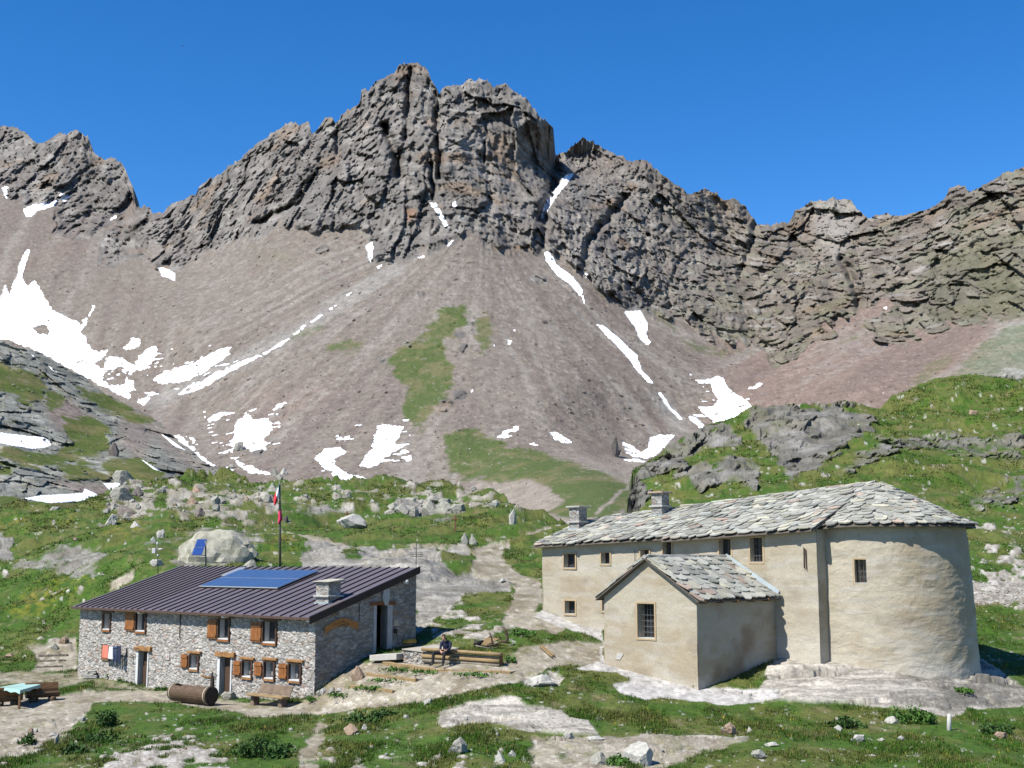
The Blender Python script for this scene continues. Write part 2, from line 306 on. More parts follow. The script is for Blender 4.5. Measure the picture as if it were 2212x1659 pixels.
idc[ri] = (rnd(i3, 9)-.5)*.5+(rnd(i4, 9)-.5)*.6+(rnd(i2, 9)-.5)*.4
# broad gullies down the main face
def gully(pts, wd, depth):
    out = np.zeros(len(x)); pts = np.array(pts, float)
    for (ax, ay), (bx, by) in zip(pts[:-1], pts[1:]):
        L = (bx-ax)**2+(by-ay)**2; t = np.clip(((wx-ax)*(bx-ax)+(wy-ay)*(by-ay))/L, 0, 1)
        out = np.maximum(out, np.exp(-((wx-ax-t*(bx-ax))**2+(wy-ay-t*(by-ay))**2)/wd**2))
    return out*depth
gl = gully([(947,200),(940,260),(950,380)], 6, -13)+gully([(885,150),(880,250),(878,300)], 7, -12)+gully([(830,270),(855,330),(862,380)], 9, -22)+gully([(725,270),(728,330)], 7, -12)+gully([(1200,335),(1195,400),(1168,470)], 12, -26)+gully([(935,430),(932,350)], 5, -10)+gully([(1165,560),(1180,470)], 8, -10)+gully([(560,480),(640,440),(690,370)], 9, -14)+gully([(1262,600),(1270,520),(1350,430)], 8, -12)+gully([(1820,560),(1850,620),(1860,690)], 9, -12)+gully([(287,440),(262,470)], 12, -14)+gully([(365,470),(420,560)], 7, -8)+gully([(1047,310),(1050,350)], 2.5, -8)+gully([(1640,480),(1600,600)], 9, -10)
disp += gl*np.clip(rock*1.5, 0, 1)
fall = fbm(np.stack([q[:, 0]/9., q[:, 1]/60., q[:, 2]/60.], 1), 3, 111)
pa_ = P(1050., 470., 530.); az_ = np.arctan2(p0[:, 0]-pa_[0], np.maximum(pa_[1]-p0[:, 1], 5))
sc = fbm(p0/5., 4, 121)*0.9+fbm(np.stack([(az_+fbm(p0/22., 3, 139)*.03)*20+.4, p0[:, 2]/60., az_*0], 1), 3, 131)*1.0*(x > 250)*(x < 1560)*ss(10, 90, np.hypot(p0[:, 0]-pa_[0], pa_[1]-p0[:, 1]))+fall*.8+ridged(p0/2.2, 2, 122)*.35
rwide = pmask(wx, wy, CL, 16.0); rwide = np.maximum(ss(.35, 1., rwide), np.clip(rock-pmask(wx, wy, CL, 2.), 0, 1)*.5)
disp = disp*rock*rwide*ss(-5, 60, y-crest[None].repeat(nr, 0).ravel()+30)+sc*(1-rock)
lump = np.maximum(0, fbm(p0/1.6, 2, 131)-.35)*2.6*(1-rock)
disp += lump
Yd2 = Yd-disp
p1 = P(x, y, Yd2)
# ---- albedo
n1 = fbm(p0/40., 4, 201); n2 = fbm(p0/8., 4, 202); n3 = fbm(p0/2., 3, 203)
rr = ss(1250, 1700, x)
cR = mix(np.tile([.192, .178, .163], (len(x), 1)), [.215, .185, .150], rr)
cR = mix(cR, [.40,.385,.36], ss(.15, .5, fbm(p0*[.35,.2,1.1]/2.5, 4, 209))*.55)
cR = mix(cR, [.11,.10,.095], ss(.15, .5, fbm(p0*[.6,.2,.5]/2.2+8, 4, 210))*.5)
cR = mix(cR, [.19, .165, .15], ss(.0, .5, n1)*.6)
cR = mix(cR, [.33, .31, .28], ss(.05, .45, n2)*.5)
cR = mix(cR, [.26, .18, .115], ss(.25, .6, fbm(p0/18.+40, 3, 204))*.55)
cR = cR*(1+idc*.55)[:, None]*(0.8+.2*crk)[:, None]
cR = mix(cR, [.42,.40,.37], pmask(wx, wy, [(1740,440),(1800,425),(1850,440),(1850,500),(1800,560),(1760,500)], 20)*.5)
cR = mix(cR, [.30, .155, .085], pmask(wx, wy, [(870,455),(895,450),(900,470),(880,480)], 4)*.6)
cR = mix(cR, [.13, .14, .07], rr*ss(.1, .45, n2+.3*ss(560, 700, y)+.25*ss(1900,2200,x))*.4)
pa_ = P(1050., 470., 530.); az_ = np.arctan2(p0[:, 0]-pa_[0], np.maximum(pa_[1]-p0[:, 1], 5)); dd_ = np.hypot(p0[:, 0]-pa_[0], pa_[1]-p0[:, 1])
az_ = az_+fbm(p0/22., 3, 139)*.03+.37; s1 = fbm(np.stack([az_*26+.43, dd_/70., az_*0], 1), 4, 131, .6)
s2 = fbm(np.stack([(p0[:, 0]*.51-p0[:, 2]*.86)/7., (p0[:, 0]*.86+p0[:, 2]*.51)/90., az_*0], 1), 4, 132, .6)
s3 = fbm(np.stack([(p0[:, 0]*.93+p0[:, 2]*.36)/7., (p0[:, 2])/90., az_*0], 1), 4, 133, .6)
wR = ss(1480, 1620, x); wL = 1-ss(250, 420, x-(y-600)*.5); strk = s1*(1-wR)*(1-wL)+s2*wR+s3*wL
cS = mix(np.tile([.222, .190, .160], (len(x), 1)), [.24, .176, .145], np.maximum(ss(1450, 1650, x)*.85, ss(.1, .5, n1)*.35))
cS = mix(cS, [.30, .28, .25], ss(.05, .42, strk+n3*.15+n2*.2)*.5); cS = mix(cS, [.165, .13, .115], ss(.08, .45, -strk+n3*.15)*.5)
cS = mix(cS, [.18, .14, .12], ss(.2, .5, n2)*.25)
gy = lmask(wx, wy, [(330,870),(500,790),(640,720),(760,640),(860,580)], 26, 10)
cS = mix(cS, [.33, .32, .30], gy*.6)
cS = mix(cS, [.36, .35, .32], pmask(wx, wy, [(1400,850),(1440,850),(1500,930),(1460,940)], 12)*.5)
cS = mix(cS, [.32,.28,.235], rub*.85)
cS = mix(cS, [.32,.34,.30], pmask(wx, wy, [(2070,830),(2130,760),(2170,700),(2212,690),(2400,690),(2400,830)], 25)*.7)
cS = cS*(1+n3*.35)[:, None]
cS = mix(cS, [.12, .095, .08], ss(.42, .6, fbm(p0/1.2, 2, 205))*.5)
cS = mix(cS, [.42, .39, .36], ss(.5, .62, fbm(p0/1.1+33, 2, 206))*.5)
cG = mix(np.tile([.075, .115, .025], (len(x), 1)), [.15, .145, .06], ss(-.2, .4, n2+n3*.5))
cG = mix(cG, [.3, .27, .22], ss(.42, .6, fbm(p0/1.4, 3, 207))*.6)
col = mix(cS, cR, rock); col = mix(col, cG, grn)
V = p1; Q = gridq(nr, nc)
# back of the ridge
i = np.arange(nc); back = []
for dy_, dz_ in ((12, -6), (60, -45), (180, -170)):
    b = p1[:nc].copy(); b[:, 1] += dy_; b[:, 2] += dz_; back.append(b)
nb = len(V); V = np.concatenate([V]+back); col = np.concatenate([col]+[col[:nc]]*3)
rows = [np.arange(nc)]+[nb+k*nc+np.arange(nc) for k in range(3)]
for k in range(3):
    a, b = rows[k], rows[k+1]
    Q = np.concatenate([Q, np.stack([b[:-1], b[1:], a[1:], a[:-1]], 1)])
M_mtn = terrain_mat('mountain_rock', .8, 1.5, .17, .5, .35); MP = p1[:nr*nc] if False else p1; MNC, MNR, MCR = nc, nr, crs
snv = np.concatenate([snow, np.zeros(3*nc)])
sq = snv[Q].mean(1) > .5
Vs = V.copy(); 
a_, b_, _ = sub(V, Q, ~sq); V2, Q2, C2 = sub(V, Q, ~sq, col)
tag(mk('mountain', V2, Q2, M_mtn, C2), kind='structure')
M_snow = mat('snow', (1.05, 1.10, 1.20), .6, .1, .12, .5, .6, c2=(1.36, 1.38, 1.42))
V2, Q2, _ = sub(V, Q, sq)
tag(mk('snow', V2, Q2, M_snow), 'old snow patches lying in the gullies of the scree', 'snow', kind='stuff')

# ================================================================== LEFT HILL
LC = [(-300,640),(-100,700),(0,733),(26,746),(65,754),(95,768),(125,782),(150,800),(167,806),(180,812),(203,832),(234,853),(276,872),(312,892),(346,912),(370,940),(406,967),(440,996),(480,1016),(530,1040),(580,1080)]
LCt = [(-300,640,240),(0,733,235),(125,782,240),(250,865,235),(370,940,220),(480,1016,195),(580,1080,180),(-300,900,180),(0,860,200),(150,900,205),(280,950,200),(0,960,170),(150,980,182),(300,1010,180),(400,1010,190),(0,1040,150),(120,1060,152),(250,1060,165),(-300,1060,150),(-300,1140,135),(0,1140,133),(300,1140,150),(580,1140,165)]
lY = tps(LCt, 250., 150., 1e-4)
nc = 520; nr = 260; xs = np.linspace(-320, 575, nc); LA = np.array(LC, float)
cr_ = np.interp(xs, LA[:, 0], LA[:, 1])+fbm(np.stack([xs/12., xs*0, xs*0], 1), 4, 15, .6)*5
Yi = cr_[None]+(1140-cr_[None])*np.linspace(0, 1, nr)[:, None]
x = np.broadcast_to(xs, (nr, nc)).ravel().copy(); y = Yi.ravel().copy(); Yd = lY(x, y); p0 = P(x, y, Yd)
wx = x+fbm(p0/5., 4, 331)*9; wy = y+fbm(p0/5.+50, 4, 341)*6
ang = math.radians(-28); qx = p0[:, 0]*math.cos(ang)+p0[:, 2]*math.sin(ang)*2; qz = -p0[:, 0]*math.sin(ang)+p0[:, 2]*math.cos(ang)
qa = np.stack([qx*.5, p0[:, 1]*.35, qz*1.5], 1)
grn = np.zeros(len(x))
for pl in [[(-300,790),(0,785),(40,795),(90,815),(100,850),(60,870),(30,850),(0,845),(-300,860)],[(95,845),(150,860),(110,880)],[(140,900),(200,905),(230,930),(240,970),(190,985),(120,1000),(110,985),(160,960),(150,930)],[(0,965),(90,985),(140,1000),(80,1010),(0,985)],[(120,1010),(180,1000),(240,1030),(230,1045),(150,1030)],[(220,1000),(300,990),(350,1020),(340,1050),(240,1030)],[(0,1000),(30,1010),(20,1020),(0,1020)],[(170,840),(240,860),(330,910),(300,915),(220,880)],[(-300,1090),(600,1060),(600,1180),(-300,1180)]]:
    grn = np.maximum(grn, pmask(wx, wy, pl, 14))
g4 = fbm(p0/2.5, 4, 351)
grn = ss(.32, .62, grn+g4*.5+.08)
scr = pmask(wx, wy, [(100,865),(150,860),(200,905),(160,950),(110,910)], 10)
scr = np.maximum(scr, pmask(wx, wy, [(140,1040),(260,1050),(330,1040),(300,1080),(180,1070),(120,1040)], 10))
scr = np.maximum(scr, pmask(wx, wy, [(250,862),(330,895),(420,985),(470,1016),(400,1010),(330,950),(300,1000),(260,960)], 12)*.7)
sn = np.zeros(len(x)); s_x = x+g4*2; s_y = y+fbm(p0/2.5+9, 3, 352)*1.5
for pl in [[(-320,925),(-60,935),(0,934),(60,942),(95,943),(108,952),(110,962),(90,969),(60,968),(20,962),(0,958),(-320,950)],[(48,1077),(90,1070),(180,1065),(183,1055),(212,1068),(212,1078),(160,1084),(105,1086)],[(222,1044),(262,1042),(258,1052),(262,1056),(240,1062)],[(300,990),(325,1003),(355,1020),(330,1012)],[(345,936),(365,946),(402,974),(380,966)],[(105,790),(128,806),(112,800)],[(68,765),(78,772),(70,770)]]:
    sn = np.maximum(sn, pmask(s_x, s_y, pl, 1.5))
f2, e2, i2 = facet(qa/9., 22, 1.5); f3, e3, i3 = facet(qa/3.2, 23, 1.6); f4, e4, i4 = facet(qa/1.3, 24, 1.6)
rk = 1-np.clip(np.maximum(grn, scr*.9), 0, 1)
st_ = ridged(qa/5., 4, 25, .6)
disp = (f2*1.3+f3*.8+f4*.42+st_*1.1)*rk+fbm(p0/3., 4, 26)*.8+fbm(p0/12., 3, 27)*3+g4*.2
disp *= (1-ss(.3, .7, sn))
p1 = P(x, y, Yd-disp)
n2 = fbm(p0/4., 4, 361); n3 = fbm(p0/1., 3, 362)
cR = mix(np.tile([.25, .255, .225], (len(x), 1)), [.37, .365, .315], ss(-.1, .4, n2)); cR = cR*(1+((rnd(i3, 9)-.5)*.4+(rnd(i4, 9)-.5)*.5)*.7)[:, None]*(.6+.4*np.clip(e4*5, 0, 1))[:, None]
cR = mix(cR, [.16,.16,.08], ss(.1, .5, fbm(p0/1.6+5, 3, 363))*.35)
cG = mix(np.tile([.085, .12, .02], (len(x), 1)), [.15, .145, .05], ss(-.3, .4, n2)); cG = mix(cG, [.28, .26, .21], ss(.35, .55, n3)*.5)
cS = mix(np.tile([.27, .22, .19], (len(x), 1)), [.15, .12, .1], ss(0, .5, n3))
col = mix(mix(cR, cS, scr), cG, grn)
nb = len(p1); V = p1; Q = gridq(nr, nc); rows = [np.arange(nc)]
for k, (dy_, dz_) in enumerate(((6, -2), (30, -14), (90, -60))):
    b = p1[:nc].copy(); b[:, 1] += dy_; b[:, 2] += dz_; V = np.concatenate([V, b]); rows.append(nb+k*nc+np.arange(nc)); col = np.concatenate([col, col[:nc]])
    Q = np.concatenate([Q, np.stack([rows[k+1][:-1], rows[k+1][1:], rows[k][1:], rows[k][:-1]], 1)])
snv = np.concatenate([sn, np.zeros(3*nc)]); sq = snv[Q].mean(1) > .5
M_hill = terrain_mat('hill_ground', 1.6, 3.0, .25, .5, .15)
V2, Q2, C2 = sub(V, Q, ~sq, col); tag(mk('rocky_hill', V2, Q2, M_hill, C2), kind='structure')
V2, Q2, _ = sub(V, Q, sq); tag(mk('snow', V2, Q2, M_snow), 'snow lying between the rock slabs of the left hill', 'snow', kind='stuff')
# ================================================================== BUILDING FRAMES (needed by the ground)
def unit(v): v = np.array(v, float); return v/np.linalg.norm(v)
class Fr:
    def __init__(s, O, a, n): s.O = np.array(O, float); s.a = unit(a); s.n = unit(n)
    def p(s, t, z, d=0.0):
        t = np.asarray(t, float); z = np.asarray(z, float); d = np.asarray(d, float)
        t, z, d = np.broadcast_arrays(t, z, d)
        return np.stack([s.O[0]+s.a[0]*t+s.n[0]*d, s.O[1]+s.a[1]*t+s.n[1]*d, z], -1)
    def im(s, x, y, off=0.0):
        r = P(x, y, 1.0); o = s.O+s.n*off
        k = (o@s.n)/(r[0]*s.n[0]+r[1]*s.n[1]); w_ = r*k
        return float((w_[0]-o[0])*s.a[0]+(w_[1]-o[1])*s.a[1]), float(w_[2])
H0 = (-8.49, 55.0)
HF = Fr(H0, (-.757, .653), (-.653, -.757)); HS = Fr(H0, (.653, .757), (.757, -.653))
J = (11.63, 56.07)
NV = Fr(J, (-.70711, .70711), (-.70711, -.70711))
A0 = (7.57, 52.0)
AG = Fr(A0, (-.70711, .70711), (-.70711, -.70711)); AS = Fr(A0, (.70711, .70711), (.70711, -.70711))
def fy(fr, x, y): t, z = fr.im(x, y); return float(fr.p(t, z)[1])
# ================================================================== GROUND
GC = [(0,1900,27),(1106,1900,26.5),(2212,1900,26.5),(-400,1900,28),(2600,1900,27),
(-400,1659,42),(0,1659,41.5),(400,1659,40),(800,1659,38.8),(1106,1659,38.2),(1500,1659,38),(1900,1659,38.5),(2212,1659,39),(2600,1659,39),
(170,1458,67.7),(310,1482,63.7),(487,1505,59.3),(600,1510,56.8),(685,1500,55.0),(0,1500,61),(100,1520,57.5),(200,1530,55.5),(400,1535,54),(560,1550,51.5),(700,1545,51.5),(190,1590,48),(60,1600,47),
(760,1500,52.3),(828,1412,57.5),(898,1393,59.8),(955,1437,53.8),(1080,1440,53.2),(880,1440,54.6),(1100,1480,49.6),(850,1520,50.5),(1150,1530,46.5),(1250,1590,42.6),(1000,1580,43.4),(700,1600,44),
(1503,1490,52.0),(1308,1435,55.5),(1672,1427,56.07),(1560,1500,51.5),(1170,1318,66.1),(1305,1365,63.1),(1240,1345,64.6),(1765,1438,54.5),(1785,1428,55.0),(1925,1452,53.3),(2080,1470,54.0),(2108,1445,57.4),
(1650,1515,50),(1800,1530,49.3),(1950,1540,48.7),(2060,1550,48.3),(2150,1545,49.5),(2212,1520,52),(1450,1560,46),(1900,1600,43.8),(2150,1600,44),(2600,1560,48),
(60,1400,73),(60,1320,81),(60,1250,91),(-300,1400,76),(-300,1250,95),(100,1180,103),(-300,1150,115),(100,1110,122),(0,1085,130),(200,1080,130),(300,1040,146),(560,1030,150),(900,1035,146),(750,1050,140),(1000,1042,142),(1080,1075,130),(1150,1112,118),(1220,1125,112),
(400,1180,90),(350,1228,79),(600,1228,79),(890,1228,77),(765,1140,109),(500,1100,120),(1107,1130,105),(1015,1170,97),(1080,1190,91),(1130,1250,79),(1150,1300,69.5),(1000,1300,70),(900,1250,76),(910,1360,62),(1080,1385,57.8),(980,1390,58),(1160,1390,57.5),(1230,1410,57),
(400,1330,74.5),(700,1300,70),(1330,1150,100),(1500,1200,87),(1700,1300,76),(1900,1350,69.5),(1900,1250,79),(1500,1100,112),(1400,1250,80),
(2150,1430,60),(2150,1310,72.5),(2150,1255,78),(2150,1150,92),(2212,1000,120),(2150,822,165),(2500,800,170),(2600,1000,118),(2600,1250,78),(2600,1430,60),
(1900,1000,126),(1900,872,165),(1700,872,163),(1600,960,146),(1530,925,162),(1450,1000,143),(1400,1080,128),(1370,1105,122),(1385,1020,142),(1750,1050,112)]
gY = tps(GC, 420., 140., 3e-5)
GL = [(-400,1075),(-200,1080),(0,1086),(60,1084),(130,1089),(210,1078),(240,1060),(270,1044),(330,1036),(400,1023),(500,1017),(560,1030),(620,1033),(700,1041),(800,1036),(860,1030),(900,1028),(960,1033),(1010,1044),(1080,1076),(1130,1104),(1200,1122),(1345,1126),(1352,1112),(1358,1085),(1366,1040),(1376,1005),(1400,985),(1440,960),(1490,941),(1530,925),(1580,905),(1630,888),(1700,874),(1770,870),(1850,872),(1900,873),(1940,862),(1980,842),(2020,829),(2060,822),(2130,820),(2212,824),(2400,830),(2600,820)]
def gcrest(xx):
    xx = np.asarray(xx, float); a = np.array(GL, float)
    return np.interp(xx, a[:, 0], a[:, 1])
def ground_pt(xx, yy, dz=0.0):
    p = P(xx, yy, gY(xx, yy)); p[..., 2] += dz; return p
ncol = 1240; xs = np.linspace(-390, 2590, ncol)
cr_ = gcrest(xs)+fbm(np.stack([xs/14., xs*0, xs*0], 1), 4, 415, .6)*np.where((xs > 250) & (xs < 1100), 4.5, 2.2)
nr = 520; t = np.linspace(0, 1, nr)
crs = smooth1(cr_, 8); Yi = cr_[None]+(1900-cr_[None])*t[:, None]
Yi2 = crs[None]+(1900-crs[None])*t[:, None]+(cr_-crs)[None]*np.exp(-t*40)[:, None]; Yi = np.maximum.accumulate(Yi2+t[:, None]*.01, 0)
x = np.broadcast_to(xs, (nr, ncol)).ravel().copy(); y = Yi.ravel().copy()
Yd = gY(x, y); p0 = P(x, y, Yd)
isc = np.maximum(Yd/50., .6)
LP = np.stack([p0[:, 0]/isc, 50*np.log(Yd/50.), p0[:, 2]/isc], 1)   # feature size grows with distance
nA = fbm(p0*[.5, .5, 1], 4, 501); nB = fbm(p0*[1.6, 1.0, 2], 4, 502); nC = fbm(p0*[4., 2.2, 4], 3, 503)
wx = x+nA*10+nB*5; wy = y+nA*4*isc+nB*3
def PM(pl, s=8): return pmask(wx, wy, pl, s)
grav = np.zeros(len(x)); rock = np.zeros(len(x)); dirt = np.zeros(len(x)); rubb = np.zeros(len(x)); chg = np.zeros(len(x)); yel = np.zeros(len(x))
for pl, k in [([(-300,1495),(0,1495),(120,1503),(200,1497),(300,1488),(400,1505),(520,1515),(650,1520),(690,1500),(740,1488),(800,1500),(900,1480),(1000,1465),(1100,1455),(1130,1468),(1000,1500),(850,1527),(700,1545),(560,1552),(450,1532),(380,1520),(200,1517),(192,1540),(150,1580),(60,1635),(0,1645),(-300,1640)],1),
 ([(690,1500),(760,1440),(830,1422),(900,1395),(965,1390),(1000,1420),(1095,1440),(1130,1450),(1150,1462),(1000,1480),(850,1500)],1),
 ([(1025,1192),(1052,1172),(1095,1178),(1085,1200),(1105,1225),(1130,1240),(1168,1258),(1172,1300),(1140,1330),(1090,1330),(1110,1290),(1112,1262),(1040,1248),(1018,1215)],.9),
 ([(1090,1318),(1170,1320),(1240,1345),(1200,1375),(1150,1370),(1080,1345)],1),
 ([(1120,1400),(1200,1385),(1310,1385),(1310,1440),(1200,1440),(1130,1460),(1060,1490),(1000,1500),(1060,1465)],.75),
 ([(640,1640),(660,1600),(690,1560),(715,1570),(700,1620),(690,1680),(640,1700)],.85),
 ([(450,1535),(560,1548),(700,1548),(640,1560),(480,1552)],.5),([(60,1400),(165,1372),(172,1450),(60,1462),(80,1430)],.7),([(-300,1440),(0,1448),(180,1450),(240,1475),(120,1490),(0,1478),(-300,1480)],.55),([(250,1240),(292,1232),(285,1262),(235,1278),(240,1255)],.7),
 ([(1152,1590),(1368,1597),(1560,1600),(1650,1600),(1500,1640),(1400,1680),(1152,1680),(1136,1625)],.75),([(200,1465),(330,1482),(440,1503),(400,1507),(200,1492)],.5)]:
    grav = np.maximum(grav, PM(pl)*k)
for l, wd in [([(790,1215),(860,1190),(900,1175),(860,1200)],7),([(900,1178),(960,1185)],5),([(1095,1180),(1150,1160),(1200,1140),(1240,1135)],7),([(620,1150),(680,1168),(750,1175)],5),([(1100,1470),(1180,1440),(1260,1420)],14),([(0,1480),(120,1470)],6),([(1000,1380),(1150,1340)],5),([(300,1505),(180,1500)],10)]:
    grav = np.maximum(grav, lmask(wx, wy, l, wd, 3))
for pl, k in [([(1168,1316),(1300,1362),(1306,1428),(1400,1436),(1500,1486),(1672,1492),(1690,1515),(1560,1522),(1450,1512),(1400,1516),(1335,1500),(1325,1480),(1360,1470),(1290,1452),(1240,1445),(1300,1430),(1300,1385),(1200,1350),(1150,1330)],1)]:
    chg = np.maximum(chg, PM(pl, 6)*k)
for pl, k in [([(648,1196),(674,1171),(739,1175),(817,1188),(908,1183),(1012,1186),(1025,1196),(1012,1233),(1104,1251),(1106,1277),(1039,1290),(1025,1311),(986,1306),(940,1342),(898,1375),(895,1240),(648,1248),(640,1215)],1),
 ([(22,1236),(33,1214),(108,1192),(217,1188),(239,1199),(195,1247),(108,1242),(65,1242)],.62),([(-60,1150),(25,1165),(28,1200),(-60,1225)],.8),([(370,1190),(395,1160),(440,1140),(520,1135),(560,1160),(560,1240),(370,1240)],.45),([(540,1150),(620,1140),(600,1175),(550,1180)],.5),
 ([(943,1573),(960,1530),(1020,1515),(1104,1505),(1169,1528),(1257,1560),(1299,1597),(1200,1590),(1152,1583),(1055,1565),(973,1582)],1),([(1180,1590),(1300,1598),(1640,1595),(1600,1615),(1480,1612),(1380,1650),(1280,1620),(1180,1610)],.8),([(1120,1470),(1130,1455),(1200,1450),(1225,1465),(1210,1480),(1130,1480)],1),([(1215,1470),(1280,1462),(1260,1474)],.8),
 ([(1640,1505),(1672,1426),(1770,1420),(1900,1418),(2080,1440),(2110,1430),(2160,1455),(2230,1500),(2230,1522),(2150,1530),(2090,1530),(2065,1553),(1950,1532),(1800,1520),(1660,1515)],1.2),
 ([(575,1115),(620,1108),(680,1095),(640,1090)],.5),([(640,1098),(720,1090),(770,1105),(700,1106),(640,1105)],.8),([(830,1105),(850,1075),(900,1068),(960,1075),(1010,1100),(1000,1112),(900,1108)],.9),([(905,1130),(980,1118),(1010,1125),(930,1134)],.9),
 ([(1352,1115),(1360,1050),(1383,999),(1462,945),(1586,912),(1656,875),(1814,871),(1896,900),(1876,937),(1826,978),(1793,991),(1764,1024),(1702,1032),(1669,982),(1611,949),(1586,987),(1652,1007),(1627,1057),(1586,1032),(1520,1060),(1420,1075),(1380,1110)],.78),
 ([(1805,1028),(1850,990),(1917,955),(2062,933),(2212,938),(2400,930),(2400,1010),(2212,1002),(2083,995),(2000,987),(1917,1002),(1840,1025)],.5),([(2074,1085),(2107,1040),(2212,1022),(2400,1020),(2400,1090),(2212,1085),(2110,1098)],.5),
 ([(200,1135),(300,1125),(330,1150),(240,1160)],.35),([(300,1170),(350,1160),(420,1150),(380,1190),(310,1185)],.35)]:
    rock = np.maximum(rock, PM(pl, 10)*k)
for pl, k in [([(225,1085),(260,1045),(330,1033),(400,1035),(520,1035),(600,1055),(620,1090),(600,1110),(480,1132),(380,1112),(300,1118),(240,1112)],.72),([(600,1045),(760,1045),(860,1060),(840,1090),(700,1095),(600,1080)],.42),([(860,1028),(980,1030),(1060,1070),(1130,1105),(1060,1110),(980,1090),(880,1060)],.6),
 ([(190,1680),(230,1640),(300,1605),(390,1588),(440,1610),(500,1650),(520,1700),(520,1900),(190,1900)],.8),([(0,1560),(150,1560),(120,1600),(60,1640),(0,1645)],.5),([(2080,1262),(2150,1258),(2400,1256),(2400,1314),(2212,1312),(2098,1312)],1.2),([(700,1620),(1000,1600),(1100,1640),(1100,1700),(700,1700)],.35),
 ([(900,1330),(1000,1310),(1060,1340),(1130,1360),(1100,1390),(980,1395),(920,1380)],.55),([(2090,1130),(2400,1130),(2400,1256),(2110,1258)],.36),([(0,1240),(250,1250),(290,1290),(220,1330),(100,1300)],.2),([(60,1385),(165,1360),(168,1420),(70,1425)],.5),([(1960,1400),(2300,1400),(2300,1460),(2100,1440)],.15)]:
    rubb = np.maximum(rubb, PM(pl, 12)*k)
# grass islands over rock
isl = np.zeros(len(x))
for pl in [[(947,1191),(1020,1200),(1020,1228),(985,1232),(955,1215)],[(1000,1292),(1050,1285),(1110,1283),(1105,1318),(1050,1338),(990,1335)],[(1080,1360),(1180,1360),(1200,1385),(1110,1392),(1060,1380)],[(1480,985),(1530,960),(1600,975),(1560,1010),(1500,1020)],[(1580,920),(1600,915),(1668,985),(1665,1030),(1640,990)],[(1380,1040),(1450,1030),(1500,1060),(1420,1080)],[(560,1180),(640,1180),(650,1215),(600,1228),(560,1225)],[(1280,1452),(1340,1452),(1370,1475),(1330,1478),(1290,1470)],[(745,1190),(775,1185),(780,1205),(740,1208)],[(860,1150),(900,1150),(880,1165)]]:
    isl = np.maximum(isl, PM(pl, 8))
rgap = fbm(p0*[.8, .5, 1.2], 4, 505)
rock = ss(.34, .62, rock+nB*.30+rgap*.42-.9*isl)
grav = ss(.32, .66, grav+nB*.22+nC*.12+(rgap*.5-.08)*(y > 1535)-.7*isl)
chg = ss(.35, .6, chg+nC*.12-.8*isl)
sp2 = fbm(LP*[2.0, 1.0, 3.0], 3, 506)
rubs = ss(.1, .3, rubb-.55+sp2*1.1+.1)*(rubb > .05)
for pl, k in [([(-60,1125),(40,1118),(60,1135),(0,1150),(-60,1150)],1),([(110,1120),(160,1118),(150,1140),(115,1138)],.8),([(220,1140),(300,1135),(300,1170),(230,1165)],.7),([(20,1320),(60,1270),(150,1240),(200,1250),(150,1290),(60,1330)],1),([(560,1160),(640,1150),(640,1185),(590,1195)],.7),([(1400,1450),(1500,1520),(1350,1500)],.0)]:
    yel = np.maximum(yel, PM(pl, 14)*k)
# ---- relief
ih = np.array([max(0., 1)])
bz = fbm(p0*[.35, .35, .3], 4, 511)*(.16+.16*ss(66, 85, Yd))*np.clip(isc, .6, 2.2)+nB*.05*isc+nC*.025
flat = np.maximum(grav, chg)
near = (1-ss(62, 80, Yd))                           # keep it calm round the buildings
bz = bz*(1-.75*flat)*(1-.35*near)
ang = .25; qs = np.stack([LP[:, 0]*.2+LP[:, 1]*.12+nB*.25, LP[:, 1]*.75+nB*.2, LP[:, 2]*2.4], 1)
rm = rock > .02; rl = np.zeros(len(x)); rid = np.zeros(len(x)); red = np.ones(len(x))
f2, e2, i2 = facet(qs[rm]/1.5, 61, 1.3); f3, e3, i3 = facet(qs[rm]/.6, 62, 1.4)
rs = ridged(qs[rm]/1.8, 4, 63, .6)
rl[rm] = f2*.16+f3*.07+rs*.16; rid[rm] = (rnd(i2, 9)-.5)*.4+(rnd(i3, 9)-.5)*.5; red[rm] = np.clip(e3*5, 0, 1)
kk = np.clip(isc, .7, 2.6)*(1+1.2*(x > 1350)*(y < 1120))
bl = PM([(1640,1505),(1672,1426),(1900,1418),(2110,1430),(2230,1500),(2090,1530),(1950,1532),(1660,1515)], 14)
rl = rl*rock*kk*(1-.55*PM([(1640,1450),(1672,1400),(1765,1400),(2110,1400),(2110,1450),(2080,1480),(1925,1460),(1700,1440)], 10))
rub_h = rubs*np.maximum(0, sp2+.3)*.09*isc
big = fbm(p0*[.1, .1, .1], 3, 515)*ss(85, 120, Yd)*1.6
rhm = ss(1345, 1365, x)*(1-ss(1110, 1200, y)); f5 = facet(np.stack([p0[:, 0]*.8+p0[:, 2]*.3, p0[:, 1]*.3, p0[:, 2]*1.0], 1)/4.5+wx[:, None]*0, 71, 1.3)
rgh = ridged(p0/6., 4, 72, .55)
V0 = p0.copy(); V0[:, 1] -= rhm*rock*(f5[0]*1.3+rgh*1.6+fbm(p0/1.2, 3, 73)*.5+facet(p0*[.9, .4, 1.2], 74, 1.4)[0]*.35)
rl = rl*(1-rhm)*(1-.5*(y < 1380)); V0[:, 2] += bz+rl+rub_h+big+.05*(1-flat)*(1-rock)
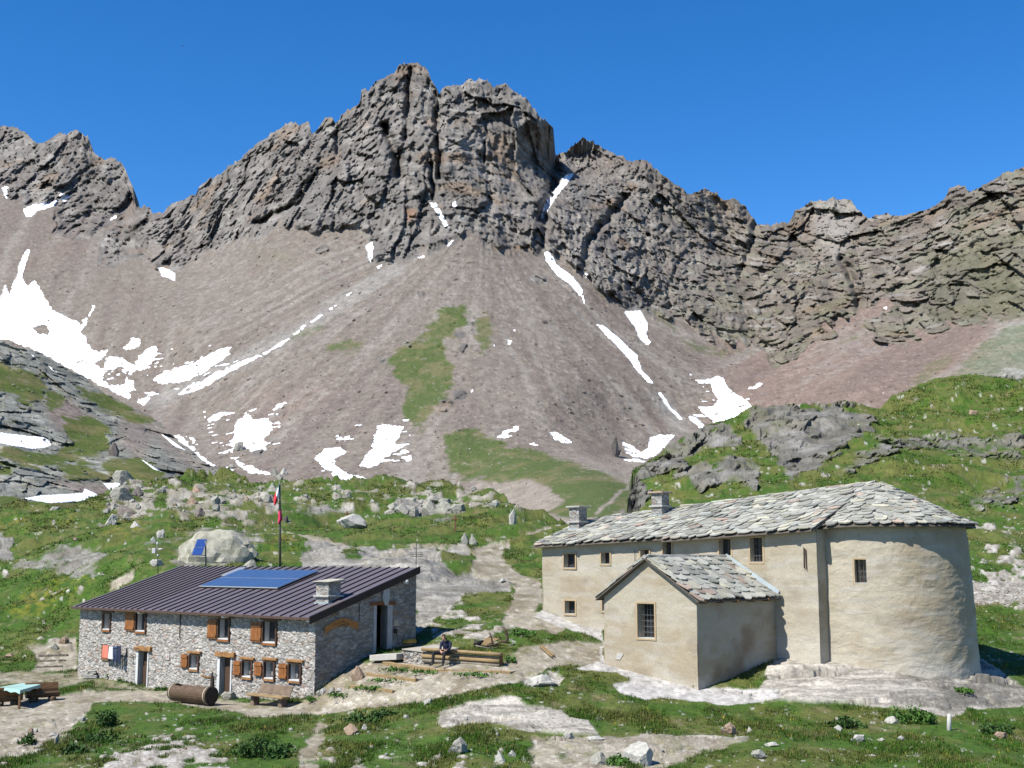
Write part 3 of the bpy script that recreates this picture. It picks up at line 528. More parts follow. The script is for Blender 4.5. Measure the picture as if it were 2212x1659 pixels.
# ---- albedo
cG = mix(np.tile([.060, .126, .012], (len(x), 1)), [.13, .145, .034], 1.*ss(-.25, .55, nA+nB*.5+.18*(y < 1180)))
cG = mix(cG, [.055, .105, .012], ss(.15, .5, fbm(p0*[.9, .6, 1]+31, 4, 521))*.6)
cG = mix(cG, [.23, .19, .10], ss(.2, .55, fbm(p0*[1.2, .7, 1.5]+71, 4, 522)-.05)*.55)
cG = cG*(.92+nC*.35)[:, None]
cG = mix(cG, [.36, .27, .015], yel*ss(-.1, .45, nC+nB*.5)*.42)
spw = fbm(LP*[4.5, 1.8, 5], 3, 523)
dens = .05*((x > 1350) & (y < 1300))+.04*(y > 1500)-.02
cG = mix(cG, [.5, .48, .44], ss(.52-dens, .62-dens, spw)*.8)
cV = mix(np.tile([.385, .345, .27], (len(x), 1)), [.27, .23, .165], ss(-.1, .45, nA+nB*.4)); cV = cV*(1+nC*.3+spw*.3)[:, None]; cV = mix(cV, [.62,.59,.53], ss(.35,.5,spw)*.6); cV = mix(cV, [.15,.16,.05], ss(.25,.5,nB+nC*.6)*.5)
cC = np.tile([.52, .50, .47], (len(x), 1))*(1+spw*.55)[:, None]
cR = mix(np.tile([.31, .30, .27], (len(x), 1)), [.46, .435, .38], ss(-.3, .4, nA+nB*.3)); cR = mix(cR, [.56,.52,.45], ss(1380, 1420, y)*.8)
dk = ((x > 1350) & (y < 1110)); cR = mix(cR, [.165, .16, .14], dk*.85); cR = mix(cR, [.07, .068, .06], dk*ss(.1, .45, fbm(p0*[1.1, .4, .8], 4, 531))*.6); cR = mix(cR, [.14, .155, .06], dk*ss(.1, .4, fbm(p0*.5+3, 4, 532))*.5); cR = mix(cR, [.33,.32,.30], dk*ss(.1,.45,fbm(p0/2.5, 4, 529))*.7); cR = mix(cR, [.26,.255,.225], (x < 640)*(y < 1300)*.6)
cR = mix(cR, [.20, .185, .14], ss(.1, .45, fbm(qs*.9+7, 4, 524))*.55)
lay = ridged(np.stack([LP[:, 0]*.5+nA*.6, LP[:, 1]*.8, LP[:, 2]*6.5], 1), 4, 530, .6); cR = mix(cR, [.17,.155,.125], ss(.25, .6, lay)*.55); cR = mix(cR, [.13,.125,.11], ss(1850, 2060, x+nB*60)*(y > 1420)*ss(-.2, .4, nB+lay*.4)*.6)
cR = cR*(1+rid*.45)[:, None]*(.74+.26*red)[:, None]
cB = mix(np.tile([.36, .33, .28], (len(x), 1)), [.56, .53, .48], ss(-.1, .5, spw)); cB = mix(cB, [.15, .13, .10], ss(.1, .5, -spw)*.5)
cB = mix(cB, [.25,.235,.17], (.35+ss(-.1,.4,nA)*.5)*(y < 1135))
col = mix(cG, cB, rubs); col = mix(col, cR, rock); col = mix(col, cV, grav*(1-.25*rock)); col = mix(col, cC, chg)
V = V0; Q = gridq(nr, ncol); nb = len(V); rows = [np.arange(ncol)]
for k, (dy_, dz_) in enumerate(((3, -.8), (14, -6), (45, -30))):
    b = V0[:ncol].copy(); b[:, 1] += dy_; b[:, 2] += dz_; V = np.concatenate([V, b]); rows.append(nb+k*ncol+np.arange(ncol)); col = np.concatenate([col, col[:ncol]])
    Q = np.concatenate([Q, np.stack([rows[k+1][:-1], rows[k+1][1:], rows[k][1:], rows[k][:-1]], 1)])
GX, GYI = x, y; GGRASS = (1-rubs)*(1-rock)*(1-grav)*(1-chg); GV = V0; GCOL = col[:nb]
M_gr = terrain_mat('ground_cover', 5., 11., .28, .5, .05)
fx = np.concatenate([x]+[xs]*3)[Q[:, 0]]; fyy = np.concatenate([y]+[cr_]*3)[Q[:, 0]]
hill = (fx > 1349) & (fyy < np.interp(fx, [1349, 1500, 1700, 2090, 2600], [1125, 1135, 1200, 1256, 1256]))
V2, Q2, C2 = sub(V, Q, ~hill, col); tag(mk('ground', V2, Q2, M_gr, C2), kind='structure')
V2, Q2, C2 = sub(V, Q, hill, col); tag(mk('grassy_hill', V2, Q2, M_gr, C2), kind='structure')
def gz(xx, yy):
    """point of the displaced ground mesh nearest to the pixel"""
    j = int(np.clip(round((xx+390)/(2980/(ncol-1))), 0, ncol-1)); c0 = crs[j]
    i = int(np.clip(round((yy-c0)/(1900-c0)*(nr-1)), 0, nr-1)); return GV[i*ncol+j].copy()
def gat(wx_, wy_):
    """ground height at a world position"""
    s = ss_idx; d = (s[:, 0]-wx_)**2+(s[:, 1]-wy_)**2; k = np.argpartition(d, 4)[:4]; return float(s[k, 2].mean())
ss_idx = GV[(GV[:, 1] < 80) & (GV[:, 1] > 33) & (np.abs(GV[:, 0]) < 32)][::2]
# ================================================================== BUILDERS
class B:
    def __init__(s): s.v = []; s.f = []; s.c = []; s.col = [1, 1, 1]
    def add(s, vs, fs):
        n = len(s.v); s.v += [tuple(map(float, q)) for q in vs]; s.c += [tuple(s.col)]*len(vs)
        s.f += [tuple(i+n for i in f) for f in fs]; return s
    def hexa(s, p):   # 8 corners: bottom 4 ccw, top 4
        return s.add(p, [(3, 2, 1, 0), (4, 5, 6, 7), (0, 1, 5, 4), (1, 2, 6, 5), (2, 3, 7, 6), (3, 0, 4, 7)])
    def fbox(s, fr, t0, t1, z0, z1, d0, d1):
        p = [fr.p(t, z, d) for z in (z0, z1) for t, d in ((t0, d0), (t1, d0), (t1, d1), (t0, d1))]
        return s.hexa(p)
    def box(s, c, a, b, u, ra, rb, ru):
        c, a, b, u = map(lambda q: np.array(q, float), (c, a, b, u)); p = []
        for k in (-1, 1):
            for i, j in ((-1, -1), (1, -1), (1, 1), (-1, 1)): p.append(c+a*ra*i+b*rb*j+u*ru*k)
        return s.hexa(p)
    def tube(s, pts, rad, n=8, cap=True):
        pts = [np.array(q, float) for q in pts]; rad = [rad]*len(pts) if np.isscalar(rad) else rad
        V = []; N = len(pts); ref = None
        for i, q in enumerate(pts):
            d = pts[min(i+1, N-1)]-pts[max(i-1, 0)]; d = d/(np.linalg.norm(d)+1e-12)
            if ref is None: ref = np.array([0, 0, 1.]) if abs(d[2]) < .9 else np.array([1., 0, 0])
            x_ = np.cross(ref, d); x_ /= np.linalg.norm(x_)+1e-12; y_ = np.cross(d, x_); ref = y_
            for k in range(n):
                a = 2*math.pi*k/n; V.append(q+rad[i]*(x_*math.cos(a)+y_*math.sin(a)))
        Fs = [(i*n+k, i*n+(k+1) % n, (i+1)*n+(k+1) % n, (i+1)*n+k) for i in range(N-1) for k in range(n)]
        if cap: Fs += [tuple(range(n-1, -1, -1)), tuple((N-1)*n+k for k in range(n))]
        return s.add(V, Fs)
    def prism(s, poly, off):   # poly list of 3-D points, extruded by off
        poly = [np.array(q, float) for q in poly]; n = len(poly); off = np.array(off, float)
        return s.add(poly+[q+off for q in poly], [tuple(range(n-1, -1, -1)), tuple(range(n, 2*n))]+[(i, (i+1) % n, (i+1) % n+n, i+n) for i in range(n)])
    def ell(s, c, r, n=12, m=8, M=None):
        V = []; c = np.array(c, float)
        for i in range(m+1):
            th = math.pi*i/m
            for k in range(n):
                ph = 2*math.pi*k/n; q = np.array([r[0]*math.sin(th)*math.cos(ph), r[1]*math.sin(th)*math.sin(ph), r[2]*math.cos(th)])
                V.append(c+(M@q if M is not None else q))
        return s.add(V, [(i*n+k, (i+1)*n+k, (i+1)*n+(k+1) % n, i*n+(k+1) % n) for i in range(m) for k in range(n)])
    def grid(s, V, nr, nc, close=False):
        return s.add(V, [(i*nc+k, i*nc+k+1, (i+1)*nc+k+1, (i+1)*nc+k) for i in range(nr-1) for k in range(nc-1)])
    def obj(s, name, m, parent=None, smooth=False, bevel=0, org=None):
        o0 = np.zeros(3)
        if parent is not None:
            q = parent
            while q is not None: o0 = o0+np.array(q.location); q = q.parent
        elif org is not None: o0 = np.array(org, float)
        me = bpy.data.meshes.new(name); me.from_pydata([tuple(np.array(v)-o0) for v in s.v], [], s.f); me.update()
        if any(c != (1, 1, 1) for c in s.c[:1]) or len(set(s.c)) > 1:
            a = me.attributes.new('Col', 'FLOAT_COLOR', 'POINT'); cc = np.ones((len(s.v), 4), np.float32); cc[:, :3] = s.c; a.data.foreach_set('color', cc.ravel())
        for p in me.polygons: p.use_smooth = smooth
        import bmesh
        bm = bmesh.new(); bm.from_mesh(me); bmesh.ops.recalc_face_normals(bm, faces=bm.faces); bm.to_mesh(me); bm.free()
        me.materials.append(m)
        o = bpy.data.objects.new(name, me); COL.objects.link(o)
        if parent is not None: o.parent = parent
        else: o.location = tuple(o0)
        if bevel:
            bv = o.modifiers.new('bevel', 'BEVEL'); bv.width = bevel; bv.segments = 1; bv.limit_method = 'ANGLE'
        return o
def empty(name, loc, label=None, cat=None, group=None):
    o = bpy.data.objects.new(name, None); COL.objects.link(o); o.location = tuple(map(float, loc)); o.empty_display_size = .2
    return tag(o, label, cat, group)
UP = np.array([0, 0, 1.])
def v3(a, z=0.): return np.array([a[0], a[1], z])
# ---- masonry / plaster wall as a displaced grid with real openings
def wall(name, fn, T0, T1, zb, ztop, ops, step, shade, parent, m, thick=.45):
    """fn(t) -> (xy point, normal); ztop(t); ops = [(t0, t1, z0, z1)]; shade(p, t, z) -> (disp, colour)"""
    ts = set(np.round(np.arange(T0, T1+1e-6, step), 4).tolist()+[T1]); zmax = max(ztop(T0), ztop(T1), ztop((T0+T1)/2))+.02
    zs = set(np.round(np.arange(zb, zmax, step), 4).tolist()+[zmax])
    for o in ops: ts |= {o[0], o[1]}; zs |= {o[2], o[3]}
    def clean(a, keep):
        a = sorted(a); r = [a[0]]
        for q in a[1:]:
            if q-r[-1] < step*.35:
                if q in keep: r[-1] = q
                continue
            r.append(q)
        return np.array(r)
    ts = clean(ts, {o[0] for o in ops} | {o[1] for o in ops} | {T1}); zs = clean(zs, {o[2] for o in ops} | {o[3] for o in ops} | {zmax})
    nt_, nz = len(ts), len(zs)
    pn = [fn(t) for t in ts]
    XY = np.array([p[0] for p in pn]); NN = np.array([p[1] for p in pn]); ZT = np.array([ztop(t) for t in ts])
    Tm, Zm = np.meshgrid(ts, zs); Zm = np.minimum(Zm, ZT[None])
    base = np.stack([np.broadcast_to(XY[:, 0], (nz, nt_)), np.broadcast_to(XY[:, 1], (nz, nt_)), Zm], -1).reshape(-1, 3)
    nor = np.stack([np.broadcast_to(NN[:, 0], (nz, nt_)), np.broadcast_to(NN[:, 1], (nz, nt_)), Zm*0], -1).reshape(-1, 3)
    d, c = shade(base, Tm.ravel(), Zm.ravel())
    Vv = base+nor*d[:, None]; Q = gridq(nz, nt_)
    tc = (Tm.ravel()[Q[:, 0]]+Tm.ravel()[Q[:, 1]])/2; zc = (zs.repeat(nt_)[Q[:, 0]]+zs.repeat(nt_)[Q[:, 2]])/2
    keep = np.ones(len(Q), bool)
    for o in ops: keep &= ~((tc > o[0]) & (tc < o[1]) & (zc > o[2]) & (zc < o[3]))
    zz = Zm.ravel(); keep &= (zz[Q[:, 2]]-zz[Q[:, 1]]+zz[Q[:, 3]]-zz[Q[:, 0]]) > 1e-5
    Q = Q[keep][:, ::-1] if False else Q[keep]
    Vl = [Vv]; Ql = [Q]; Cl = [c]; n = len(Vv)
    for o in ops:      # reveals
        for (ta, za, tb, zb_) in ((o[0], o[2], o[0], o[3]), (o[0], o[3], o[1], o[3]), (o[1], o[3], o[1], o[2]), (o[1], o[2], o[0], o[2])):
            vs = []
            for t_, z_ in ((ta, za), (tb, zb_)):
                xy, nn = fn(t_)
                for dd in (0.015, -thick): vs.append((xy[0]+nn[0]*dd, xy[1]+nn[1]*dd, z_))
            Vl.append(np.array(vs)[[0, 1, 3, 2]]); Ql.append(np.array([[n, n+1, n+2, n+3]])); n += 4
            k = np.argmin((Tm.ravel()-ta)**2+(Zm.ravel()-za)**2); Cl.append(np.tile(c.mean(0) if name != 'x' else c[k], (4, 1)))
    V_ = np.concatenate(Vl); V_ = V_-np.array(parent.location)
    o_ = mk(name, V_, np.concatenate(Ql), m, np.concatenate(Cl), smooth=False, parent=parent)
    return o_
def stone(p, t, z, sx=4.4, sz=8.0, amp=.04, base=(.51, .48, .435), warm=.25, dark=1.0, mort=(.44, .43, .41)):
    q = np.stack([t*sx, p[:, 0]*0+p[:, 1]*0, z*sz], 1)+np.stack([fbm(np.stack([t, z, t*0], 1)*1.5, 2, 801), t*0, fbm(np.stack([t, z, t*0], 1)*1.5, 2, 802)], 1)*.8
    q[:, 1] = 3.3
    F1, F2, I, D = cell(q, 91); e = F2-F1
    big, e2, I2 = facet(q*.45, 92, .6)
    k1 = rnd(I, 5); k2 = rnd(I, 6); k3 = rnd(I, 7)
    h = np.clip(e*3.2, 0, 1)
    d = (h-.5)*amp+(k1-.5)*amp*.9+fbm(q*2.3, 2, 93)*amp*.35
    c = np.tile(np.array(base), (len(t), 1))*(0.70+.62*k2)[:, None]
    c = mix(c, [.40, .31, .22], (k3 < warm)*.55*k1); c = mix(c, [.36, .21, .13], (k3 > .955)*.6); c = mix(c, [.52, .51, .49], (k3 > .75)*(k3 < .95)*.5)
    c = mix(c, mort, (1-h)*.45); c = c*(.62+.38*h)[:, None]*dark
    return d, c
# ------------------------------------------------------------------ materials
M_stone = terrain_mat('stone_masonry', 9., 16., .2, .6, .02)
M_plaster = terrain_mat('lime_plaster', 2.6, 22., .11, .45, .02)
M_slab = terrain_mat('stone_slab', 3., 6., .12, .4, .02, .75)
M_deck = mat('dark_deck', (.14, .12, .10), .9, .2, 3.)
M_wood = mat('weathered_wood', (.20, .105, .045), .75, .3, 3., .4, .01, stretch=(1, 1, 6))
M_shut = mat('shutter_wood', (.30, .115, .030), .6, .22, 4., .3, .005)
M_lint = mat('lintel_wood', (.33, .17, .06), .8, .35, 5., .5, .01)
M_frame = mat('brown_frame', (.085, .042, .024), .6, .3, 5.)
M_white = mat('white_paint', (.72, .72, .70), .6, .06, 3.)
M_grey = mat('grey_render', (.47, .47, .46), .85, .1, 2.5, .3, .01)
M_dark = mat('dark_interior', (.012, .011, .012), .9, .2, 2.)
M_door = mat('door_wood', (.095, .055, .035), .6, .25, 4., stretch=(8, 8, 1))
M_roofm = mat('brown_sheet_metal', (.225, .19, .205), .42, .10, .8, .1, .01, metal=.35, spec=.5)
M_rooft = mat('dark_sheet_metal_trim', (.035, .027, .028), .5, .2, 2., metal=.2)
M_solar = mat('solar_cells', (.045, .105, .25), .3, .06, .5, spec=.6)
M_alu = mat('aluminium', (.62, .64, .66), .35, .05, 2., metal=.6)
M_steel = mat('galvanised_steel', (.17, .165, .16), .5, .15, 4., metal=.5)
M_iron = mat('dark_iron', (.03, .026, .024), .6, .3, 6., metal=.3)
M_ochre = mat('ochre_border', (.50, .385, .235), .9, .08, 3.)
M_flash = mat('zinc_flashing', (.36, .42, .44), .8, .1, 1.5)
def glass(name, c=(.03, .035, .04)):
    m, t, b = nodes(name); b.inputs['Base Color'].default_value = (*c, 1); b.inputs['Roughness'].default_value = .08; b.inputs['Specular IOR Level'].default_value = .35
    n = t.nodes.new('ShaderNodeTexNoise'); n.inputs['Scale'].default_value = 1.4
    bp = t.nodes.new('ShaderNodeBump'); bp.inputs['Strength'].default_value = .06; t.links.new(n.outputs['Fac'], bp.inputs['Height']); t.links.new(bp.outputs[0], b.inputs['Normal'])
    return m
M_glass = glass('window_glass'); M_curt = mat('net_curtain', (.20, .20, .20), .9, .25, 6., stretch=(3, 3, .4))
# ================================================================== HUT
hut = empty('stone_hut', v3(H0, -6.2), 'long low stone mountain hut under a brown sheet metal roof', 'hut')
def q1(zx, zy): return 129.6+.35807*zx, 1152.1+.35807*zy
def hf_(zx, zy, fr=None, off=0.0): return (fr or HF).im(*q1(zx, zy), off)
HL = HF.im(170, 1400)[0]; HD = HS.im(898, 1300)[0]
zE = HF.im(*q1(1548, 512))[1]; zR = HS.im(899, 1236)[1]
# roof plane heights
def hz(s_): return zE+(zR-zE)*s_/HD
W = []   # front windows: (x0, y0, x1, y1) of the opening, shutter, lintel
wins = [dict(o=(262, 486, 303, 582), lint='dark', sh=None), dict(o=(460, 482, 516, 592), sh=(398, 452, 478, 588), lint='dark'),
        dict(o=(958, 517, 1020, 640), sh=(895, 949, 517, 635), lint='dark'), dict(o=(1228, 533, 1303, 662), sh=(1157, 1218, 533, 655), lint='dark'),
        dict(o=(785, 735, 834, 820), sh=(737, 774, 728, 812), lint='lt'), dict(o=(1103, 772, 1156, 868), sh=(1052, 1094, 768, 858), lint='lt'),
        dict(o=(1236, 776, 1292, 878), sh=(1178, 1223, 775, 862), lint='lt'), dict(o=(1385, 788, 1450, 890), sh=(1325, 1374, 785, 880), lint='lt')]
ops = []
for w_ in wins:
    x0, y0, x1, y1 = w_['o']; ta, za = hf_(x0, y1); tb, _ = hf_(x1, y1); xm = (x0+x1)/2
    _, z1_ = hf_(xm, y0); _, z0_ = hf_(xm, y1)
    w_['r'] = (min(ta, tb), max(ta, tb), z0_, z1_); ops.append(w_['r'])
doors = [dict(o=(470, 708, 525, 930)), dict(o=(963, 745, 1028, 990))]
for w_ in doors:
    x0, y0, x1, y1 = w_['o']; ta, _ = hf_(x0, y1); tb, _ = hf_(x1, y1); _, z1_ = hf_((x0+x1)/2, y0); _, z0_ = hf_((x0+x1)/2, y1+3)
    w_['r'] = (min(ta, tb), max(ta, tb), z0_-.1, z1_); ops.append(w_['r'])
sn_ = lambda p, t, z: stone(p, t, z)
wall('front_wall', lambda t: (HF.p(t, 0)[:2], HF.n), 0., HL, -7.3, lambda t: zE-.02, ops, .055, sn_, hut, M_stone)
ta, _ = hf_(1905, 700, HS); tb, _ = hf_(1972, 700, HS); _, z1_ = hf_(1940, 433, HS); _, z0_ = hf_(1940, 742, HS)
sd = (ta, tb, z0_-.05, z1_)
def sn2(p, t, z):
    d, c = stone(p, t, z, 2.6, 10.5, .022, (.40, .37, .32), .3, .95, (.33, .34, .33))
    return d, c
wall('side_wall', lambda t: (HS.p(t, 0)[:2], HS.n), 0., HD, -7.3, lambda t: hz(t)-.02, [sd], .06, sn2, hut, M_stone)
b = B(); HB = Fr(HF.p(0, 0)[:2]+HS.a*HD, HF.a, -HF.n)
b.fbox(Fr(H0, HF.a, HF.n), HL-.02, HL+.0, -7.3, zE-.02, -.02, -.05)
b.obj('inner_wall', M_dark, hut)
b = B(); b.prism([HF.p(HL, -7.3), HF.p(HL, -7.3, -HD), HF.p(HL, hz(HD)-.05, -HD), HF.p(HL, zE-.05)], v3(-HF.a*.02)); b.col = [.36, .35, .33]
for i in range(len(b.c)): b.c[i] = (.36, .35, .33)
b.obj('far_end_wall', M_stone, hut)
b = B(); b.c = []; b.prism([HF.p(0, -7.3, -HD), HF.p(HL, -7.3, -HD), HF.p(HL, zR-.05, -HD), HF.p(0, zR-.05, -HD)], v3(HF.n*-.02)); b.c = [(.36, .35, .33)]*len(b.v)
b.obj('back_wall', M_stone, hut)
# floor-to-ceiling dark room lining so nothing shows through the openings
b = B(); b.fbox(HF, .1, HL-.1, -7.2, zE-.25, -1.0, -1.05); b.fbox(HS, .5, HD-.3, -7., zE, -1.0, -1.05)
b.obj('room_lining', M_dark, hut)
# roof sheet
oe, og = .42, .10     # eave and gable overhang
def rp(t, s_, h=0.): # point on the roof: t along the eave, s_ from front wall to back
    q = HF.p(t, 0, -s_); q[2] = zE+(zR-zE)/HD*s_+.12+h; return q
b = B(); b.prism([rp(-og, -oe), rp(HL+.2, -oe), rp(HL+.2, HD+.12), rp(-og, HD+.12)], (0, 0, .05))
roof = b.obj('roof', M_roofm, hut)
b = B(); k = 0; tt = -og
tk = HF.im(*q1(425, 465))[0]
while tt < HL+.2:
    q0, q1_ = rp(tt, -oe-.01, .05), rp(tt, HD+.13, .05)
    b.prism([q0, q0+v3(HF.a*.045), q0+v3(HF.a*.04, .055), q0+v3(0*HF.a, .055)], q1_-q0)
    tt += .66 if tt < tk-1.6 else .52
b.obj('standing_seams', M_rooft, roof)
b = B()
b.prism([rp(-og-.03, -oe-.03, -.05), rp(HL+.22, -oe-.03, -.05), rp(HL+.22, -oe-.03, .06), rp(-og-.03, -oe-.03, .06)], v3(-HF.n*.03))
b.obj('eave_trim', mat('eave_board', (.10, .06, .045), .6, .2, 3.), roof)
b = B(); b.prism([rp(-og-.04, -oe-.04, -.22), rp(-og-.04, HD+.15, -.22), rp(-og-.04, HD+.15, .10), rp(-og-.04, -oe-.04, .10)], v3(HF.a*.05)); b.obj('barge_board', M_rooft, roof)
b = B(); b.prism([rp(-og, -oe, -.03), rp(HL+.15, -oe, -.03), rp(HL+.15, HD+.1, -.03), rp(-og, HD+.1, -.03)], (0, 0, .02)); b.obj('roof_underside', M_wood, roof)
for t_ in (.05, 6.1, 13.0):
    b = B(); b.tube([HF.p(t_, zE-.08, .0), HF.p(t_, zE-.08, .42)], .09, 10); b.obj('beam_end', M_white, hut, True)
b = B(); b.tube([HS.p(HD-.75, hz(HD-.75)-.2, -.1), HS.p(HD-.75, hz(HD-.75)-.2, .2)], .1, 10); b.obj('beam_end', M_white, hut, True)
b = B(); b.tube([HF.p(hf_(1025, 485)[0], zE-.06, .36), HF.p(hf_(885, 480)[0], zE-.06, .36)], .06, 8); b.obj('eave_pole', M_lint, hut, True); b = B(); b.tube([HF.p(hf_(530, 470)[0], zE-.06, .36), HF.p(hf_(388, 466)[0], zE-.06, .36)], .06, 8); b.obj('eave_pole', M_lint, hut, True)
# windows
for i, w_ in enumerate(wins):
    t0, t1, z0, z1 = w_['r']; c = HF.p((t0+t1)/2, z0)
    b = B(); fw = .09
    b.fbox(HF, t0-fw, t0, z0-.10, z1+.02, -.06, .075); b.fbox(HF, t1, t1+fw, z0-.10, z1+.02, -.06, .075); b.fbox(HF, t0, t1, z1, z1+.08, -.06, .072)
    fo = b.obj('window_frame', M_frame, hut)
    b = B(); b.fbox(HF, t0-.04, t1+.03, z0-.10, z0-.005, -.02, .085); b.obj('window_apron', M_lint if i > 3 else M_shut, fo)
    b = B(); b.fbox(HF, t0+.01, t1-.01, z0-.002, z0+.05, -.30, .06); b.obj('sill', M_white, fo)
    b = B(); b.fbox(HF, t1-.02, t1-.002, z0+.04, z1, -.30, -.05); b.obj('reveal', M_white, fo)
    b = B(); b.fbox(HF, t0, t1, z0+.03, z1, -.34, -.31); b.obj('pane', M_glass, fo)
    b = B(); b.fbox(HF, t0, t1, (z0+z1)/2-.02 if i in (2, 3) else z1-.03, (z0+z1)/2+.02 if i in (2, 3) else z1, -.30, -.285)
    tm = (t0+t1)/2-.05; b.fbox(HF, tm-.025, tm+.025, z0+.05, z1, -.305, -.27); b.obj('glazing_bar', M_frame, fo)
    if i > 3:
        b = B(); b.add([HF.p(t0+.02, z1, -.28), HF.p(t0+.32, z1, -.28), HF.p(t0+.05, z0+.1, -.28), HF.p(t0+.02, z0+.1, -.28)], [(0, 1, 2, 3)])
        b.add([HF.p(t1-.05, z1, -.28), HF.p(t1-.35, z1, -.28), HF.p(t1-.2, z0+.1, -.28), HF.p(t1-.05, z0+.1, -.28)], [(0, 1, 2, 3)]); b.obj('curtain', M_curt, fo)
    b = B()
    if w_['lint'] == 'dark': b.fbox(HF, t0-.32, t1+.2, z1+.08, z1+.20, -.02, .10); b.obj('lintel', M_frame, fo, bevel=.01)
    else: b.fbox(HF, t0-.24, t1+.13, z1+.08, z1+.19, -.02, .13); b.obj('lintel', M_lint, fo, bevel=.015)
    if w_['sh']:
        xa, xb, ya, yb = w_['sh']; s0, _ = hf_(xb, yb); s1, _ = hf_(xa, yb); _, zt = hf_((xa+xb)/2, ya); _, zb_ = hf_((xa+xb)/2, yb)
        b = B(); n = 3; wd = (s1-s0)/n
        for k in range(n): b.fbox(HF, s0+k*wd+.006, s0+(k+1)*wd-.006, zb_+random.uniform(0, .01), zt, .06, .088)
        sh = b.obj('shutter', M_shut, hut, bevel=.004)
        for f_ in (.14, .80): b = B(); zc = zb_+(zt-zb_)*f_; b.fbox(HF, s0+.01, s1-.01, zc-.055, zc+.055, .088, .118); b.obj('batten', M_shut, sh, bevel=.006)
# doors
for i, w_ in enumerate(doors):
    t0, t1, z0, z1 = w_['r']
    b = B(); b.fbox(HF, t1, t1+.20, z0-.3, z1, -.05, .055); b.fbox(HF, t0-.09, t0, z0-.3, z1, -.05, .055); fr_ = b.obj('door_frame', M_white, hut)
    b = B(); b.fbox(HF, t1-.02, t1-.003, z0, z1, -.24, -.03); b.obj('door_reveal', M_grey, fr_)
    b = B()
    if i == 0: b.fbox(HF, t0+.01, t1-.01, z0, z1-.75, -.27, -.22); b.fbox(HF, t0+.01, t1-.01, z1-.75, z1, -.32, -.27)
    else: b.fbox(HF, t0+.02, t1-.02, z0, z1, -.27, -.22)
    dr = b.obj('door', M_door, hut)
    b = B(); b.tube([HF.p(t0+.12, z0+1.0, -.19), HF.p(t0+.22, z0+1.0, -.19)], .015, 6); b.obj('door_handle', M_alu, dr)
    b = B(); n = 7; P_ = []
    for k in range(n+1):
        t = t0-.33+(t1-t0+.62)*k/n; P_.append((t, z1+.005+.02*math.sin(k*2.1), z1+.21+.04*math.sin(k*1.7+i)))
    for (ta_, a0, a1), (tb_, b0, b1) in zip(P_[:-1], P_[1:]):
        b.hexa([HF.p(ta_, a0, -.05), HF.p(tb_, b0, -.05), HF.p(tb_, b0, .16), HF.p(ta_, a0, .16), HF.p(ta_, a1, -.05), HF.p(tb_, b1, -.05), HF.p(tb_, b1, .14), HF.p(ta_, a1, .14)])
    b.obj('lintel', M_lint, hut, bevel=.01)
t0, t1, z0, z1 = sd
b = B(); b.fbox(HS, t0-.17, t0, z0-.2, z1, -.4, .03); b.fbox(HS, t1, t1+.30, z0-.2, z1, -.4, .03); b.obj('door_frame', M_grey, hut)
b = B(); b.fbox(HS, t0-.4, t1+.5, z1, z1+.16, -.2, .06); b.obj('lintel', mat('red_brown_beam', (.24, .09, .035), .8, .25, 4.), hut, bevel=.01)
b = B(); b.fbox(HS, t0, t0+.12, z0, z1-.02, -.8, -.42); b.fbox(HS, t0+.05, t1, z0, z1, -.86, -.82); b.obj('door', M_dark, hut)
b = B(); b.fbox(HS, t0-.1, t1+.4, z0-.12, z0+.02, -.4, .22); b.obj('doorstep', M_grey, hut)
# shuttered hatch behind the washing
ta_, za_ = hf_(302, 770); tb_, zb_ = hf_(258, 672)
b = B(); b.fbox(HF, ta_, tb_, za_, zb_, .02, .07); b.obj('hatch', M_wood, hut)
# down pipe, small wall sign, fissured dark stones
b = B(); t_, _ = hf_(731, 500); b.tube([HF.p(t_, zE-.05, .05), HF.p(t_, hf_(731, 635)[1], .05)], .022, 6); b.obj('drain_pipe', M_iron, hut)
b = B(); t_, _ = hf_(1802, 500, HS); b.tube([HS.p(t_, hz(t_)-.25, .04), HS.p(t_, hf_(1802, 530, HS)[1], .04)], .016, 6); b.obj('cable', M_iron, hut)
t_, z_ = hf_(655, 745); b = B(); b.fbox(HF, t_-.12, t_+.12, z_-.13, z_+.13, .03, .045); sg = b.obj('small_sign', M_white, hut)
b = B(); b.fbox(HF, t_-.06, t_-.01, z_-.09, z_+.09, .045, .052); b.fbox(HF, t_+.03, t_+.07, z_-.09, z_+.09, .045, .052); b.obj('sign_mark', mat('sign_red', (.3, .05, .04)), sg)
t_, z_ = hf_(2026, 540, HS); b = B(); b.fbox(HS, t_-.16, t_+.16, z_-.14, z_+.14, .02, .04); b.obj('plaque', mat('plaque_beige', (.5, .47, .36), .6), hut)
t_, z_ = hf_(1963, 375, HS); b = B(); pl = [(-.22, -.1), (-.16, .3), (.0, .42), (.24, .28), (.2, -.25), (.1, -.48), (-.08, -.42)]
b.prism([HS.p(t_+a, z_+c_, .02) for a, c_ in pl], v3(HS.n*.05)); b.obj('stone_plate', mat('pale_stone', (.50, .51, .50), .85, .12, 5.), hut, bevel=.01)
